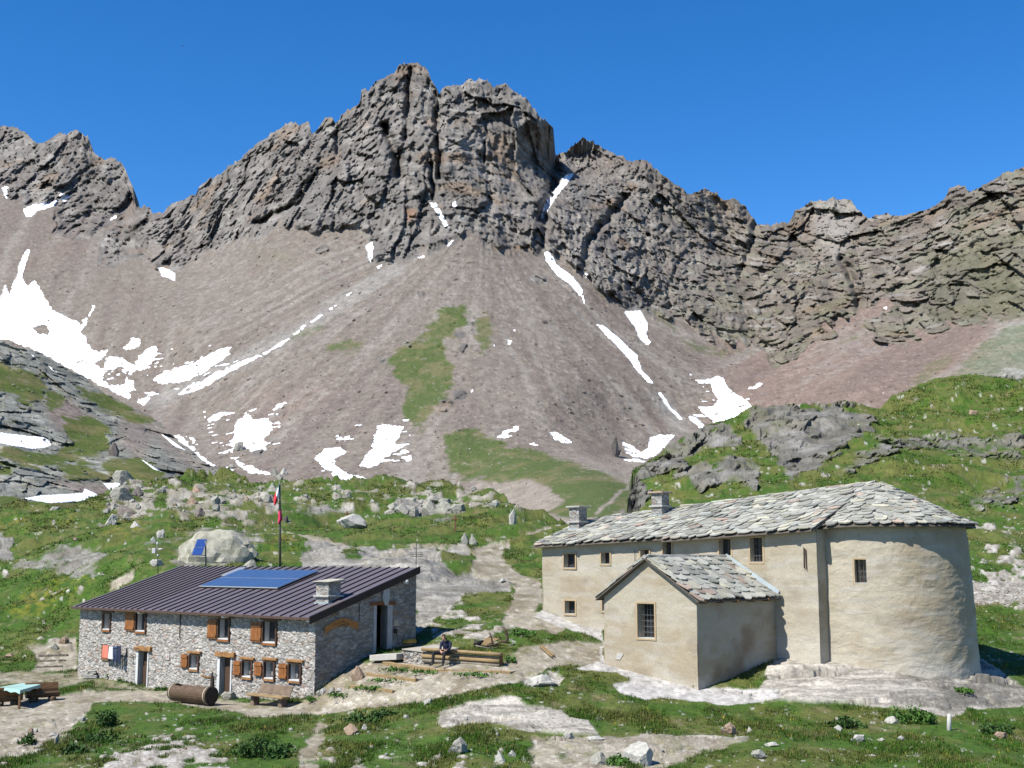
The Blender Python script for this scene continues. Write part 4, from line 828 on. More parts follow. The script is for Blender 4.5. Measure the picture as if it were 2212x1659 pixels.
# carved wooden name board with routed letters
t_, z_ = hf_(1695, 548, HS); Ms = mat('orange_board', (.46, .20, .055), .7, .22, 5.); b = B(); n = 18; top = []; bot = []
for k in range(n+1):
    u = k/n*2-1; zc = z_+.20*math.cos(u*2.0)-.10+.05*u; rr_ = .02*math.sin(k*2.6)
    top.append(HS.p(t_+u*.98, zc+.16+rr_, .03)); bot.append(HS.p(t_+u*.98, zc-.15+rr_*.6, .03))
for k in range(n): b.prism([bot[k], bot[k+1], top[k+1], top[k]], v3(HS.n*.035))
sgn = b.obj('name_board', Ms, hut)
def letters(txt, fr, tc, zc, size, m, parent, d=.067, curve=None):
    W_ = len(txt)*size*.72
    for k, ch in enumerate(txt):
        if ch == ' ': continue
        u = (k+.5)/len(txt)*2-1; cu = bpy.data.curves.new('letter', 'FONT'); cu.body = ch; cu.size = size; cu.extrude = .004; cu.align_x = 'CENTER'; cu.align_y = 'CENTER'
        tmp = bpy.data.objects.new('tmp', cu); COL.objects.link(tmp); dg = bpy.context.evaluated_depsgraph_get(); me = bpy.data.meshes.new_from_object(tmp.evaluated_get(dg)); bpy.data.objects.remove(tmp)
        n_ = len(me.vertices); co = np.empty(n_*3); me.vertices.foreach_get('co', co); co = co.reshape(-1, 3)
        zz = zc+(curve(u) if curve else 0); c2 = fr.p(tc+u*W_/2+co[:, 0], zz+co[:, 1], d+co[:, 2])-np.array(hut.location)
        me.vertices.foreach_set('co', c2.ravel()); me.update(); me.materials.append(m)
        o = bpy.data.objects.new('letter', me); COL.objects.link(o); o.parent = parent
letters('RIFUGIO', HS, t_+.02, z_+.03, .17, M_frame, sgn, curve=lambda u: .12*math.cos(u*1.6)-.05)
letters('CUNEY', HS, t_+.05, z_-.10, .14, M_frame, sgn, curve=lambda u: .12*math.cos(u*1.3)-.05)
# ---- chimneys
def chimney(name, base_c, a, n, w1, w2, zb, zt, parent, capm, m=None, cap_over=.14, flash=True, collar=None, hw=.0):
    """a,n horizontal axes; zb..zt body"""
    a = v3(a); n = v3(n); c = np.array([base_c[0], base_c[1], 0.])
    fr1 = [(c+n*w2, a, n, w1), (c+a*w1, -n, a, w2), (c-n*w2, -a, -n, w1), (c-a*w1, n, -a, w2)]
    Vl, Ql, Cl, n0 = [], [], [], 0
    for o_, aa, nn, hwid in fr1:
        ts = np.linspace(-hwid, hwid, 14); zs = np.linspace(zb, zt, 22); T_, Z_ = np.meshgrid(ts, zs)
        pp = o_[None]+aa[None]*T_.ravel()[:, None]; pp[:, 2] = Z_.ravel()
        d, cc = stone(pp, T_.ravel()+zt*3+o_[0], Z_.ravel(), 4., 9., .03, (.38, .37, .345), .2)
        edge = (np.abs(T_.ravel()) < hwid*.99)
        pp = pp+nn[None]*(d*edge)[:, None]; Vl.append(pp); Ql.append(gridq(22, 14)+n0); Cl.append(cc); n0 += len(pp)
    V_ = np.concatenate(Vl)
    o0 = np.zeros(3); q = parent
    while q is not None: o0 = o0+np.array(q.location); q = q.parent
    ch = mk(name, V_-o0, np.concatenate(Ql), m or M_stone, np.concatenate(Cl), False, parent)
    sub_par = ch
    b = B(); b.hexa([c+a*(i*(w1+cap_over))+n*(j*(w2+cap_over))+UP*(zt+.0) for i, j in ((-1, -1), (1, -1), (1, 1), (-1, 1))]+[c+a*(i*(w1+cap_over))+n*(j*(w2+cap_over))+UP*(zt+.09+hw*(j > 0)*-1+hw*.3) for i, j in ((-1, -1), (1, -1), (1, 1), (-1, 1))])
    b.obj('cap_slab', capm, sub_par, bevel=.015)
    if collar:
        b = B(); b.box(c+UP*collar, a, n, UP, w1+.10, w2+.10, .04); b.obj('collar', mat('collar_stone', (.5, .49, .45), .9, .15, 6.), sub_par, bevel=.01)
    if flash:
        b = B(); b.box(c+UP*(zb+.1), a, n, UP, w1+.05, w2+.05, .32); b.obj('flashing', M_flash if name != 'hut' else M_roofm, sub_par)
    return ch
def roofhit(zx, zy):
    """roof point of the hut under a pixel"""
    x_, y_ = q1(zx, zy); r = P(x_, y_, 1.0); k = (zR-zE)/HD
    # z = zE+.12+k*s, s = -(xy-H0).n
    H = np.array(H0); num = zE+.12+k*(H@HF.n); den = r[2]+k*(r[:2]@HF.n); Y = num/den; p = P(x_, y_, Y)
    return float((p[:2]-H)@HF.a), float(-(p[:2]-H)@HF.n)
M_caps = mat('cap_stone', (.50, .47, .38), .85, .15, 5., .3, .01)
tC, sC = roofhit(1592, 428); cb = rp(tC, sC+.25); ztop_ = P(*q1(1600, 292), cb[1])[2]
chimney('chimney', cb, HF.a, HF.n, .42, .36, cb[2]-.4, float(ztop_), roof, M_caps, collar=float(P(*q1(1600, 378), cb[1])[2]), hw=.12)
# ---- photovoltaic array lying on the roof
cs = [roofhit(845, 343), roofhit(1335, 343), roofhit(1560, 240), roofhit(1060, 240)]
tL, tR_ = (cs[0][0]+cs[3][0])/2, (cs[1][0]+cs[2][0])/2; s0, s1 = (cs[0][1]+cs[1][1])/2, (cs[2][1]+cs[3][1])/2
b = B(); b.prism([rp(tL, s0, .13), rp(tR_, s0, .13), rp(tR_, s1, .13), rp(tL, s1, .13)], (0, 0, .04)); pv = b.obj('solar_array', M_alu, hut)
nP = 11
for r_ in range(2):
    for k in range(nP):
        u0 = tR_+(tL-tR_)*k/nP; u1 = tR_+(tL-tR_)*(k+1)/nP; w0 = s0+(s1-s0)*r_/2; w1 = s0+(s1-s0)*(r_+1)/2
        b = B(); b.prism([rp(u0+.02, w0+.03, .172), rp(u1-.02, w0+.03, .172), rp(u1-.02, w1-.03, .172), rp(u0+.02, w1-.03, .172)], (0, 0, .006)); b.obj('solar_cell_panel', M_solar, pv)
cs = [roofhit(975, 270), roofhit(1050, 268), roofhit(1125, 222), roofhit(1080, 225)]
b = B(); b.prism([rp(*cs[0], .12), rp(*cs[1], .12), rp(*cs[2], .12), rp(*cs[3], .12)], (0, 0, .05)); b.obj('skylight', M_alu, roof)
b = B(); ts_, ss_ = HS.im(*q1(2143, 200))[0], 0; pa = rp(-og+.1, HD+.0, .0); b.tube([pa, pa+UP*1.25], .018, 6)
for zz, L_ in ((.62, .38), (.70, .3), (.78, .42)): b.box(pa+UP*zz, v3(HF.a), v3(HF.n), UP, L_, .02, .012)
for k in range(5): b.box(pa+UP*.7+v3(HF.a)*(-.3+.15*k), v3(HF.n), v3(HF.a), UP, .16, .01, .01)
b.obj('antenna', M_iron, hut)
# ================================================================== CHURCH
ch = empty('sanctuary_church', v3(NV.p(3, 0)[:2], -5.), 'plastered stone church with rounded apse and heavy stone slab roof', 'church')
def q2(zx, zy): return 1137.7+.48569*zx, 1008.1+.48569*zy
NL = NV.im(1172, 1300)[0]; N0 = -2.19; V_DEP = .73
zeL = NV.im(1174, 1180)[1]; zeR = NV.im(1765, 1143)[1]; kz = (zeR-zeL)/(N0-NL)
def nz(t): return zeL+kz*(t-NL)
def plaster(seed=0, tint=0., lo=-5.0, amp=.03, rough=1.):
    def f(p, t, z):
        q = np.stack([t, t*0+seed, z], 1)
        a = fbm(q*[.5, 1, .5], 4, 901+seed); b_ = fbm(q*[1.6, 1, 2.2], 4, 903+seed); c_ = fbm(q*[.9, 1, 4.], 3, 905+seed)
        str_ = ridged(q*[1.2, 1, 4.5]+a[:, None]*2, 3, 907+seed)
        d = a*amp+b_*amp*.4*rough+str_*amp*.16*rough
        col = mix(np.tile([.51, .458, .355], (len(t), 1)), [.41, .335, .22], ss(-.05, .55, a+.35*b_-.05*z)*.7)
        col = mix(col, [.56, .535, .475], ss(.1, .5, c_)*.4)
        col = mix(col, [.64, .60, .52], ss(lo+1.1, lo+.2, z+a*.8)*.6)
        col = mix(col, [.30, .24, .17], ss(.25, .6, fbm(q*[.7, 1, .8]+9, 4, 909+seed))*.45)
        return d, col
    return f
# windows on the nave wall: q2 corners x0,y0,x1,y1, bars?, trim width
NWIN = [(167, 388, 217, 450, 0), (333, 383, 371, 433, 0), (508, 370, 546, 415, 0), (607, 335, 645, 392, 1), (858, 322, 910, 395, 0), (997, 316, 1052, 424, 1), (172, 597, 217, 655, 0), (338, 583, 378, 643, 0)]
nops = []
for x0, y0, x1, y1, br in NWIN:
    ta, _ = NV.im(*q2(x0, y1)); tb, _ = NV.im(*q2(x1, y1)); xm = (x0+x1)/2; z1_ = NV.im(*q2(xm, y0))[1]; z0_ = NV.im(*q2(xm, y1))[1]; nops.append((tb, ta, z0_, z1_))
def church_windows(fr, ops_, bars, par, depth=.34):
    for k, (t0, t1, z0, z1) in enumerate(ops_):
        b = B(); w_ = .085
        for r in ((t0-w_, t0, z0-w_, z1+w_), (t1, t1+w_, z0-w_, z1+w_), (t0, t1, z1, z1+w_), (t0, t1, z0-w_, z0)): b.fbox(fr, r[0], r[1], r[2], r[3], -.02, .045)
        fo = b.obj('window_frame', M_ochre, par, bevel=.006)
        b = B(); b.fbox(fr, t0, t1, z0, z0+.012, -depth, .04); b.obj('sill', M_white, fo)
        b = B(); b.fbox(fr, t0, t1, z0, z1, -depth-.03, -depth); b.obj('pane', M_glass if bars[k] != 2 else M_glass, fo)
        b = B(); b.fbox(fr, (t0+t1)/2-.02, (t0+t1)/2+.02, z0, z1, -depth, -depth+.03); b.fbox(fr, t0, t0+.03, z0, z1, -depth, -depth+.03); b.fbox(fr, t1-.03, t1, z0, z1, -depth, -depth+.03); b.obj('glazing_bar', M_frame, fo)
        if bars[k]:
            b = B(); n = max(2, int((t1-t0)/.16)); m_ = max(3, int((z1-z0)/.22))
            for i in range(1, n): b.tube([fr.p(t0+(t1-t0)*i/n, z0, -.2), fr.p(t0+(t1-t0)*i/n, z1, -.2)], .011, 5)
            for i in range(1, m_): b.tube([fr.p(t0, z0+(z1-z0)*i/m_, -.2), fr.p(t1, z0+(z1-z0)*i/m_, -.2)], .011, 5)
            b.obj('window_grille', M_steel, fo)
wall('nave_wall', lambda t: (NV.p(t, 0)[:2], NV.n), N0, NL, -6.5, lambda t: nz(t), nops, .10, plaster(0, lo=-4.2, amp=.05), ch, M_plaster, .5)
church_windows(NV, nops, [w_[4] for w_ in NWIN], ch)
# pilaster return
PR = Fr(NV.p(N0, 0)[:2], -NV.n, -NV.a)
wall('buttress_side', lambda t: (PR.p(t, 0)[:2], PR.n), 0., V_DEP, -6.5, lambda t: nz(N0), [], .10, plaster(3, lo=-4.5, amp=.02), ch, M_plaster)
# apse
AW0 = np.array(NV.p(N0, 0)[:2])-NV.n*V_DEP; dA = -NV.a; bk = -NV.n; LA_, R_ = .41, 3.8
CA = AW0+dA*LA_+bk*R_; zA = 1.52
APL = LA_+math.pi*R_
def ap(t, off=0.):
    if t < LA_: p = AW0+dA*t; n = NV.n.copy()
    else:
        a = (t-LA_)/R_; n = NV.n*math.cos(a)+dA*math.sin(a); p = CA+n*R_
    return p+n*off, n
class ApF:     # frame-like adaptor for the curved wall
    def __init__(s): s.n = None
    def p(s, t, z, d=0.): q, n = ap(float(t), float(d)); return np.array([q[0], q[1], float(z)])
APF = ApF()
def apim(x_, y_):
    best = None
    for t in np.linspace(0, APL, 1500):
        q, n = ap(t)
        if n@q > 0: continue
        X_ = proj(np.array([q[0], q[1], 0.]))[0]
        if best is None or abs(X_-x_) < best[0]: best = (abs(X_-x_), t, q)
    _, t, q = best; r = P(x_, y_, 1.); return t, float(r[2]*q[1])
ta, z0_ = apim(*q2(1458, 517)); tb, _ = apim(*q2(1510, 517)); z1_ = apim(*q2(1484, 413))[1]; aop = [(ta, tb, z0_, z1_)]
pf = plaster(5, lo=-5.0, amp=.06)
def apl(p, t, z):
    d, c = pf(p, t, z); bat = np.clip((t-LA_)/3., 0, 1)*np.clip((1.5-z)/6., 0, 1.2)*.34
    q = np.stack([t*1.3, t*0, z*3.2], 1)+fbm(np.stack([t, z, t*0], 1)*.8, 2, 9)[:, None]
    return d+bat+ridged(q, 4, 951)*.016, c
wall('apse_wall', lambda t: ap(t), 0., APL, -7., lambda t: zA, aop, .07, apl, ch, M_plaster, .5)
church_windows(APF, aop, [1], ch, .3)
# far walls, out of sight but closing the building
b = B(); pA = ap(APL)[0]; pB = np.array(NV.p(NL, 0)[:2])+bk*(2*R_); pC = np.array(NV.p(NL, 0)[:2])
b.prism([v3(pA, -6), v3(pB, -4), v3(pB, nz(NL)), v3(pA, zA)], v3(-bk*.03)); b.c = [(.5, .44, .35)]*len(b.v); b.obj('back_wall', M_plaster, ch)
zrL = float(P(1262, 1124, NV.p(NL, 0)[1]+R_*.7)[2]); zrR = 3.45
b = B(); b.prism([v3(pC, -5), v3(pB, -5), v3(pB, nz(NL)-.05), v3((pB+pC)/2, zrL-.12), v3(pC, nz(NL)-.05)], v3(-NV.a*.03)); b.c = [(.5, .44, .35)]*len(b.v); b.obj('end_wall', M_plaster, ch)
b = B(); b.fbox(NV, .5, NL-.5, -6, .6, -1.2, -1.25); b.box(v3(CA, -1.5), (1, 0, 0), (0, 1, 0), UP, 1.6, 1.6, 2.); b.obj('room_lining', M_dark, ch)
# ---- slab roofs
def slab_roof(name, E, Rg, n_u, rows, parent, seed=0, wid=.78, tip=.10, base=(.435, .43, .375), Lfun=None, th=.055, grow=1.0, deck=True):
    """E(u), Rg(u): eave and ridge curves, u in 0..1; overlapping irregular slabs laid in courses"""
    rg_ = np.random.default_rng(100+seed); b = B(); b.c = []
    for r in range(rows-1, -1, -1):
        v0 = r/rows
        cur = lambda u, v: E(u)*(1-v)+Rg(u)*v
        us = np.linspace(0, 1, 200); pts = np.array([cur(u, v0) for u in us]); sg = np.r_[0, np.cumsum(np.linalg.norm(np.diff(pts, axis=0), axis=1))]; Lr = sg[-1]
        if Lr < .25: continue
        s_ = -rg_.uniform(0, .6)
        while s_ < Lr:
            w_ = wid*rg_.uniform(.62, 1.45); a, c = max(0, s_+.015), min(Lr, s_+w_-.015); s_ += w_
            if c-a < .12: continue
            ua, uc = np.interp([a, c], sg, us); um = (ua+uc)/2
            pa, pc, pm = cur(ua, v0), cur(uc, v0), cur(um, v0)
            ax = pc-pa; ax /= np.linalg.norm(ax); upd = cur(um, min(1, v0+.02))-cur(um, min(1, v0+.02)-.02); upd = upd/np.linalg.norm(upd)
            nn = np.cross(ax, upd); nn /= np.linalg.norm(nn); nn = nn if nn[2] > 0 else -nn; upd = np.cross(nn, ax); upd = upd if upd[2] > 0 else -upd
            hw_ = (c-a)/2; rem = np.linalg.norm(cur(um, 1)-cur(um, v0)); ln = min(np.linalg.norm(cur(um, 1)-cur(um, 0))/rows*1.75, rem+.10); ln = max(ln, .26); dr = rg_.uniform(-.08, .07)
            j = lambda k: rg_.uniform(-k, k)
            out = [(-hw_*.98, ln), (-hw_, .16+j(.05)), (-hw_*.80, .03+j(.03)), (-hw_*.3, -.03+j(.035)), (hw_*.3, -.03+j(.035)), (hw_*.82, .04+j(.03)), (hw_, .17+j(.05)), (hw_*.98, ln)]
            tl = rg_.uniform(.5, 1.1)*th; sk = j(.03); lf = rg_.uniform(.025, .085)
            lo_, hi_ = [], []
            for (ox, oy) in out:
                h = lf*(1-oy/ln)+.045+sk*ox/hw_
                q = pm+ax*ox+upd*(oy+dr)+nn*h; lo_.append(q); hi_.append(q+nn*tl*1.1)
            k = rg_.uniform(.66, 1.22); wr = rg_.random(); cc = np.array(base)*k
            if wr < .05: cc = np.array([.47, .37, .30])*k
            elif wr < .22: cc = np.array([.50, .48, .38])*k
            elif wr < .34: cc = np.array([.38, .39, .35])*k
            nV = len(b.v); b.v += [tuple(q) for q in lo_+hi_]; b.c += [tuple(cc)]*16
            b.f += [tuple(nV+i for i in range(7, -1, -1)), tuple(nV+8+i for i in range(8))]+[(nV+i, nV+(i+1) % 8, nV+8+(i+1) % 8, nV+8+i) for i in range(8)]
    ro = b.obj(name, M_slab, parent)
    if deck:
        bb = B(); us = np.linspace(0, 1, n_u+1)
        for u0, u1 in zip(us[:-1], us[1:]):
            a0, a1, r1, r0 = E(u0), E(u1), Rg(u1), Rg(u0)
            bb.add([a0, a1, r1, r0]+[q-UP*.05 for q in (a0, a1, r1, r0)], [(0, 1, 2, 3), (7, 6, 5, 4), (0, 4, 5, 1), (2, 6, 7, 3), (1, 5, 6, 2), (3, 7, 4, 0)])
        bb.obj('roof_deck', M_deck, ro)
    return ro
ov = .40
def L3(p, q): p = np.array(p, float); q = np.array(q, float); return lambda u: p*(1-u)+q*u
apex = v3(CA, zrR)
ridL = v3(np.array(NV.p(NL, 0)[:2])+bk*R_+NV.a*.35, zrL)
dz_ = ov*.42
zmid = lambda t, extra=0.: nz(t)+.06+extra
tS = NV.im(1452, 1160)[0]
eL = NV.p(NL+.45, nz(NL)-dz_+.12, ov); eS = NV.p(tS, nz(tS)-dz_+.12, ov); eS2 = NV.p(tS+.25, nz(tS)-dz_+.02, ov+.14); eR = NV.p(N0-.15, nz(N0)-dz_+.12, ov)
fS = (NL+.35-tS)/(NL+.35+0.0-(N0-LA_)); ridS = ridL+(apex-ridL)*((NL-tS)/(NL-N0+LA_))
ridS2 = ridL+(apex-ridL)*((NL-tS-.25)/(NL-N0+LA_))
r1 = slab_roof('roof', L3(eL, eS), L3(ridL, ridS), 4, 14, ch, 1, .54)
r2 = slab_roof('roof', L3(eS2, eR), L3(ridS2, apex), 4, 16, ch, 2, .58)
def eA(u):
    t = -0.1+u*(APL+.1); q, n = ap(max(t, 0.), .46); q = q+(dA*min(t, 0)); return v3(q, zA-.10+(nz(N0)-dz_+.1-zA+.1)*max(0, 1-u*12)*.6)
r3 = slab_roof('roof', eA, lambda u: apex-UP*.10+v3(ap(max(u*APL, 0.))[1]*.32), 16, 16, ch, 3, .55)
eB0 = v3(pB+bk*ov+NV.a*.4, nz(NL)-dz_+.1); eB1 = v3(ap(APL)[0]+bk*ov, zA-.1)
r4 = slab_roof('roof', L3(eB1, eB0), L3(apex, ridL), 6, 10, ch, 4, 1.0)
# nave end dark junction strip, iron tie bars
b = B()
for (xa, ya, xb, yb) in ((1236, 358, 1238, 452), (1244, 366, 1248, 458)):
    t0, z0 = NV.im(*q2(xa, ya)); t1, z1 = NV.im(*q2(xb, yb)); b.tube([NV.p(t0, z0, .07), NV.p(t1, z1, .07)], .022, 6)
b.obj('wall_tie', mat('rusted_iron', (.10, .05, .035), .8, .3, 9.), ch)
t0, z0 = NV.im(*q2(484, 370)); _, z1 = NV.im(*q2(484, 422)); b = B(); b.tube([NV.p(t0, z0, .06), NV.p(t0, z1, .06)], .014, 6); b.obj('wall_rod', M_iron, ch)
# chimneys on the nave roof
def church_chim(xa, xb, ytop, ybase, v, capm, colr):
    t_m = NV.im((xa+xb)/2, 1170)[0]
    best = None
    for t in np.linspace(-2, NL+.3, 400):
        u = (NL-t)/(NL-N0+LA_); e = NV.p(t, nz(t)-dz_+.12, ov); r = ridL+(apex-ridL)*u; q = e*(1-v)+r*v; X_, Y_ = proj(q)
        if best is None or abs(X_-(xa+xb)/2) < best[0]: best = (abs(X_-(xa+xb)/2), q)
    q = best[1]; zt = float(P((xa+xb)/2, ytop, q[1])[2]); wd = (xb-xa)/2727.*q[1]/2/1.3
    return chimney('chimney', q, NV.a, NV.n, wd, wd*.9, q[2]-.35, zt, ch, capm, collar=q[2]+(zt-q[2])*colr)
church_chim(1230, 1267, 1097, 1138, .62, mat('cap_slate', (.44, .44, .40), .85, .15, 5.), .33)
church_chim(1409, 1446, 1066, 1108, .80, mat('terracotta_cap', (.36, .20, .14), .85, .35, 9., c2=(.55, .50, .42)), .42)
# ---- annex (side chapel): gable wall, side wall, two roof slopes
GW = AG.im(1306, 1400)[0]; SL = 5.75
tA, zAp = AG.im(1401, 1207); zr_ = AG.im(1503, 1292)[1]; zl_ = AG.im(1306, 1288)[1]; tA = GW/2
def gtop(t): return (zr_+(zAp-zr_)*t/tA if t < tA else zAp+(zl_-zAp)*(t-tA)/(GW-tA))-.03
wx0, _ = AG.im(*q2(496, 765)); wx1, _ = AG.im(*q2(571, 765)); wz1 = AG.im(*q2(533, 610))[1]; wz0 = AG.im(*q2(533, 763))[1]
gop = [(wx1, wx0, wz0, wz1)]
wall('gable_wall', lambda t: (AG.p(t, 0)[:2], AG.n), 0., GW, -7, gtop, gop, .08, plaster(11, lo=-5.6, amp=.035), ch, M_plaster, .55)
church_windows(AG, gop, [1], ch, .5)
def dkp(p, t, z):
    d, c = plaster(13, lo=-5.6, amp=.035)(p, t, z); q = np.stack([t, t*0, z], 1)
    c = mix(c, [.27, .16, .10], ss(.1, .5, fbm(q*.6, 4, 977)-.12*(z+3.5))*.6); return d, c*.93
wall('chapel_side_wall', lambda t: (AS.p(t, 0)[:2], AS.n), 0., SL+.1, -7, lambda t: zr_-.03, [], .09, dkp, ch, M_plaster)
b = B(); b.prism([AG.p(GW, -6), AG.p(GW, -6, -SL), AG.p(GW, zl_, -SL), AG.p(GW, zl_)], v3(-AG.a*.03)); b.c = [(.5, .44, .35)]*len(b.v); b.obj('chapel_far_wall', M_plaster, ch)
b = B(); b.fbox(AG, .3, GW-.3, -6.5, zl_-.3, -1.1, -1.15); b.obj('room_lining', M_dark, ch)
go = .26; ksl = (zAp-zr_)/tA; eo = .28
rA = lambda s_: AG.p(tA, zAp+.02, -s_)
slab_roof('roof', L3(AG.p(-eo, zr_-ksl*eo+.05, go), AG.p(-eo, zr_-ksl*eo+.05, -SL)), L3(rA(-go), rA(SL+.0)), 3, 9, ch, 6, .52, th=.06)
kl = (zAp-zl_)/(GW-tA)
slab_roof('roof', L3(AG.p(GW+eo, zl_-kl*eo+.05, go), AG.p(GW+eo, zl_-kl*eo+.05, -SL)), L3(rA(-go), rA(SL+.0)), 3, 9, ch, 7, .52, th=.06)
b = B(); b.tube([rA(-go)+UP*.06, rA(SL)+UP*.08], .09, 8); b.c = [(.42, .41, .38)]*len(b.v); b.obj('ridge_cap', M_slab, ch)
for k in range(5): b = B(); s_ = .25+k*1.15; b.box(AS.p(s_, zr_-.16, .1), v3(AS.a), v3(AS.n), UP, .06, .22, .07); b.obj('rafter_end', M_wood, ch)
b = B(); q0 = NV.p(0.12, zr_-.1, .03); q1_ = NV.p(tA+.0, zAp+.35, .03)
b.add([NV.p(-.28, zr_-.16, .05), NV.p(-.28, zr_+.22, .05), NV.p(tA, zAp+.24, .05), NV.p(tA, zAp+.02, .05)]+[NV.p(-.28, zr_-.16, .24), NV.p(-.28, zr_-.02, .26), NV.p(tA, zAp+.10, .26), NV.p(tA, zAp+.02, .24)], [(0, 1, 2, 3), (4, 5, 6, 7), (1, 5, 6, 2), (0, 4, 5, 1), (3, 2, 6, 7), (0, 3, 7, 4)])
b.obj('roof_flashing', M_flash, ch)
# patch of bare stone in the gable plaster
t_, z_ = AG.im(*q2(413, 843)); b = B(); n = 12
b.prism([AG.p(t_-.22*math.cos(a)-.05*math.sin(3*a), z_+.15*math.sin(a)+.05*math.cos(a), .012) for a in np.linspace(0, 2*math.pi, n, False)], v3(AG.n*.03)); b.c = [(.55, .53, .48)]*len(b.v); b.obj('bare_stone_patch', M_stone, ch, bevel=.01)
# ================================================================== THINGS
def onz(x, y, z):
    r = P(x, y, 1.0); return P(x, y, z/r[2])
def gp(x, y): return gz(x, y)
X3, Y3 = np.array([1., 0, 0]), np.array([0, 1., 0])
def rot(v, a): return np.array([v[0]*math.cos(a)-v[1]*math.sin(a), v[0]*math.sin(a)+v[1]*math.cos(a), v[2]])
# ---- boulders
import bmesh
def rock_mesh(seed, flat=1., sharp=1., cuts=16):
    bm = bmesh.new(); bmesh.ops.create_icosphere(bm, subdivisions=4, radius=1)
    rr_ = np.random.default_rng(seed); V_ = np.array([v.co[:] for v in bm.verts])
    for k in range(cuts):
        n = rr_.normal(size=3); n /= np.linalg.norm(n); h = rr_.uniform(.38, .8); d = V_@n-h; V_ = V_-n*np.maximum(d, 0)[:, None]*.96
    f_, e_, i_ = facet(V_*2.2+seed, seed+5, 1.3); V_ = V_*(1+f_*.07*sharp+fbm(V_*3+seed, 4, seed)*.07)[:, None]
    V_[:, 2] *= flat; V_ /= np.abs(V_[:, :2]).max(); V_[:, 2] -= V_[:, 2].min()*.78
    for v, c in zip(bm.verts, V_): v.co = c
    me = bpy.data.meshes.new('boulder'); bm.to_mesh(me); bm.free(); zt = V_[:, 2].max()
    for v in me.vertices: v.co.z = v.co.z/zt
    for p in me.polygons: p.use_smooth = True
    me.set_sharp_from_angle(angle=math.radians(18))
    return me
M_rk = {'pale': mat('pale_rock', (.40, .39, .345), .9, .3, 5., .7, .06, c2=(.60, .58, .52), detail=9), 'grey': mat('grey_rock', (.25, .245, .205), .9, .3, 5., .7, .06, c2=(.46, .45, .38), detail=9),
        'dark': mat('dark_rock', (.12, .105, .095), .9, .3, 5., .7, .06, c2=(.26, .22, .19), detail=9), 'red': mat('reddish_rock', (.27, .17, .11), .9, .3, 5., .7, .05, c2=(.48, .37, .27), detail=9)}
RMS = {}
def rmesh(kind, i):
    if (kind, i) not in RMS:
        base_ = rock_mesh(40+i*7, [.75, .6, .9, .7, .55, .8, .65, 1.][i % 8]); base_.materials.append(M_rk[kind]); RMS[(kind, i)] = base_
    return RMS[(kind, i)]
def boulder(x, y, wp, hp, kind, label=None, group=None, i=None, rz=None, name='boulder', pt=None, dep=.8, tilt=0.):
    p = gz(x, y) if pt is None else pt; k = p[1]/2727.
    i = rng.integers(0, 8) if i is None else i; o = bpy.data.objects.new(name, rmesh(kind, int(i))); COL.objects.link(o)
    w_ = wp*k/2; o.scale = (w_, w_*dep, hp*k*1.12); o.rotation_euler = (tilt*.4, tilt, (rng.uniform(-.5, .5) if rz is None else rz)); o.location = (p[0], p[1]+w_*dep*.5, p[2]-hp*k*.2)
    tag(o, label, 'boulder', group); return o
boulder(765, 1148, 84, 36, 'pale', 'big pale wedge-shaped boulder on the grass below the knoll, beside a small cross', i=2, rz=.2)
boulder(1107, 1146, 30, 38, 'pale', 'upright pointed boulder on the grass beside the uphill path', i=7)
boulder(1003, 1176, 22, 28, 'grey', 'left half of the split boulder below the wooden cross', i=5); boulder(1022, 1176, 24, 27, 'grey', 'right half of the split boulder below the wooden cross', i=3)
boulder(769, 1471, 36, 34, 'red', 'rust coloured boulder at the foot of the terrace steps beside the hut', i=5, rz=.1)
boulder(497, 1513, 44, 18, 'grey', 'low rounded grey boulder beside the right front door of the hut', i=1, rz=.0)
boulder(752, 1591, 44, 23, 'red', 'blocky brown boulder in the grass in front of the hut', i=5); boulder(787, 1584, 18, 15, 'pale', 'small white stone touching the blocky brown boulder', i=6)
boulder(921, 1523, 26, 17, 'pale', 'tilted pale slab standing in the grass below the log bench', i=4, tilt=.4); boulder(880, 1554, 18, 8, 'pale', 'small white stone on the edge of the dark weeds', i=1)
boulder(990, 1637, 66, 36, 'grey', 'large grey boulder with dark cracks near the bottom edge', i=0, rz=.3); boulder(1080, 1652, 26, 22, 'pale', 'pale block left of a smaller block near the bottom edge', i=3)
boulder(1106, 1640, 22, 14, 'pale', 'smaller pale block next to a larger one near the bottom edge', i=5); boulder(1074, 1594, 8, 9, 'pale', 'little white stone alone in bright grass above the pale blocks', i=2)
boulder(1165, 1482, 90, 30, 'pale', 'flat stratified boulder in the grass between path and chapel', i=4, rz=.1); boulder(1232, 1600, 28, 14, 'pale', 'pale flat stone at the lip of the bare ground', i=1)
boulder(1285, 1602, 64, 10, 'pale', 'long thin pale slab at the lip of the bare ground', i=4, rz=0.); boulder(1390, 1655, 96, 50, 'pale', 'biggest white boulder at the bottom edge of the scene', i=7, rz=.4)
boulder(1297, 1652, 42, 28, 'grey', 'mossy grey boulder left of the biggest white boulder', i=6); boulder(1578, 1592, 54, 26, 'red', 'reddish boulder in the grass in front of the chapel', i=0)
boulder(1621, 1585, 16, 12, 'pale', 'small white stone right beside the reddish boulder', i=3); boulder(1810, 1583, 22, 12, 'pale', 'white stone below the dark weeds on the right', i=5)
boulder(1859, 1605, 42, 16, 'pale', 'long white stone in the right foreground meadow', i=1); boulder(1930, 1566, 32, 16, 'pale', 'white block beside the green nettles', i=6)
boulder(1668, 1619, 42, 11, 'pale', 'flat pale stone above a rounded lichen boulder', i=4); boulder(1645, 1643, 42, 20, 'grey', 'rounded lichen covered boulder near the bottom edge', i=2)
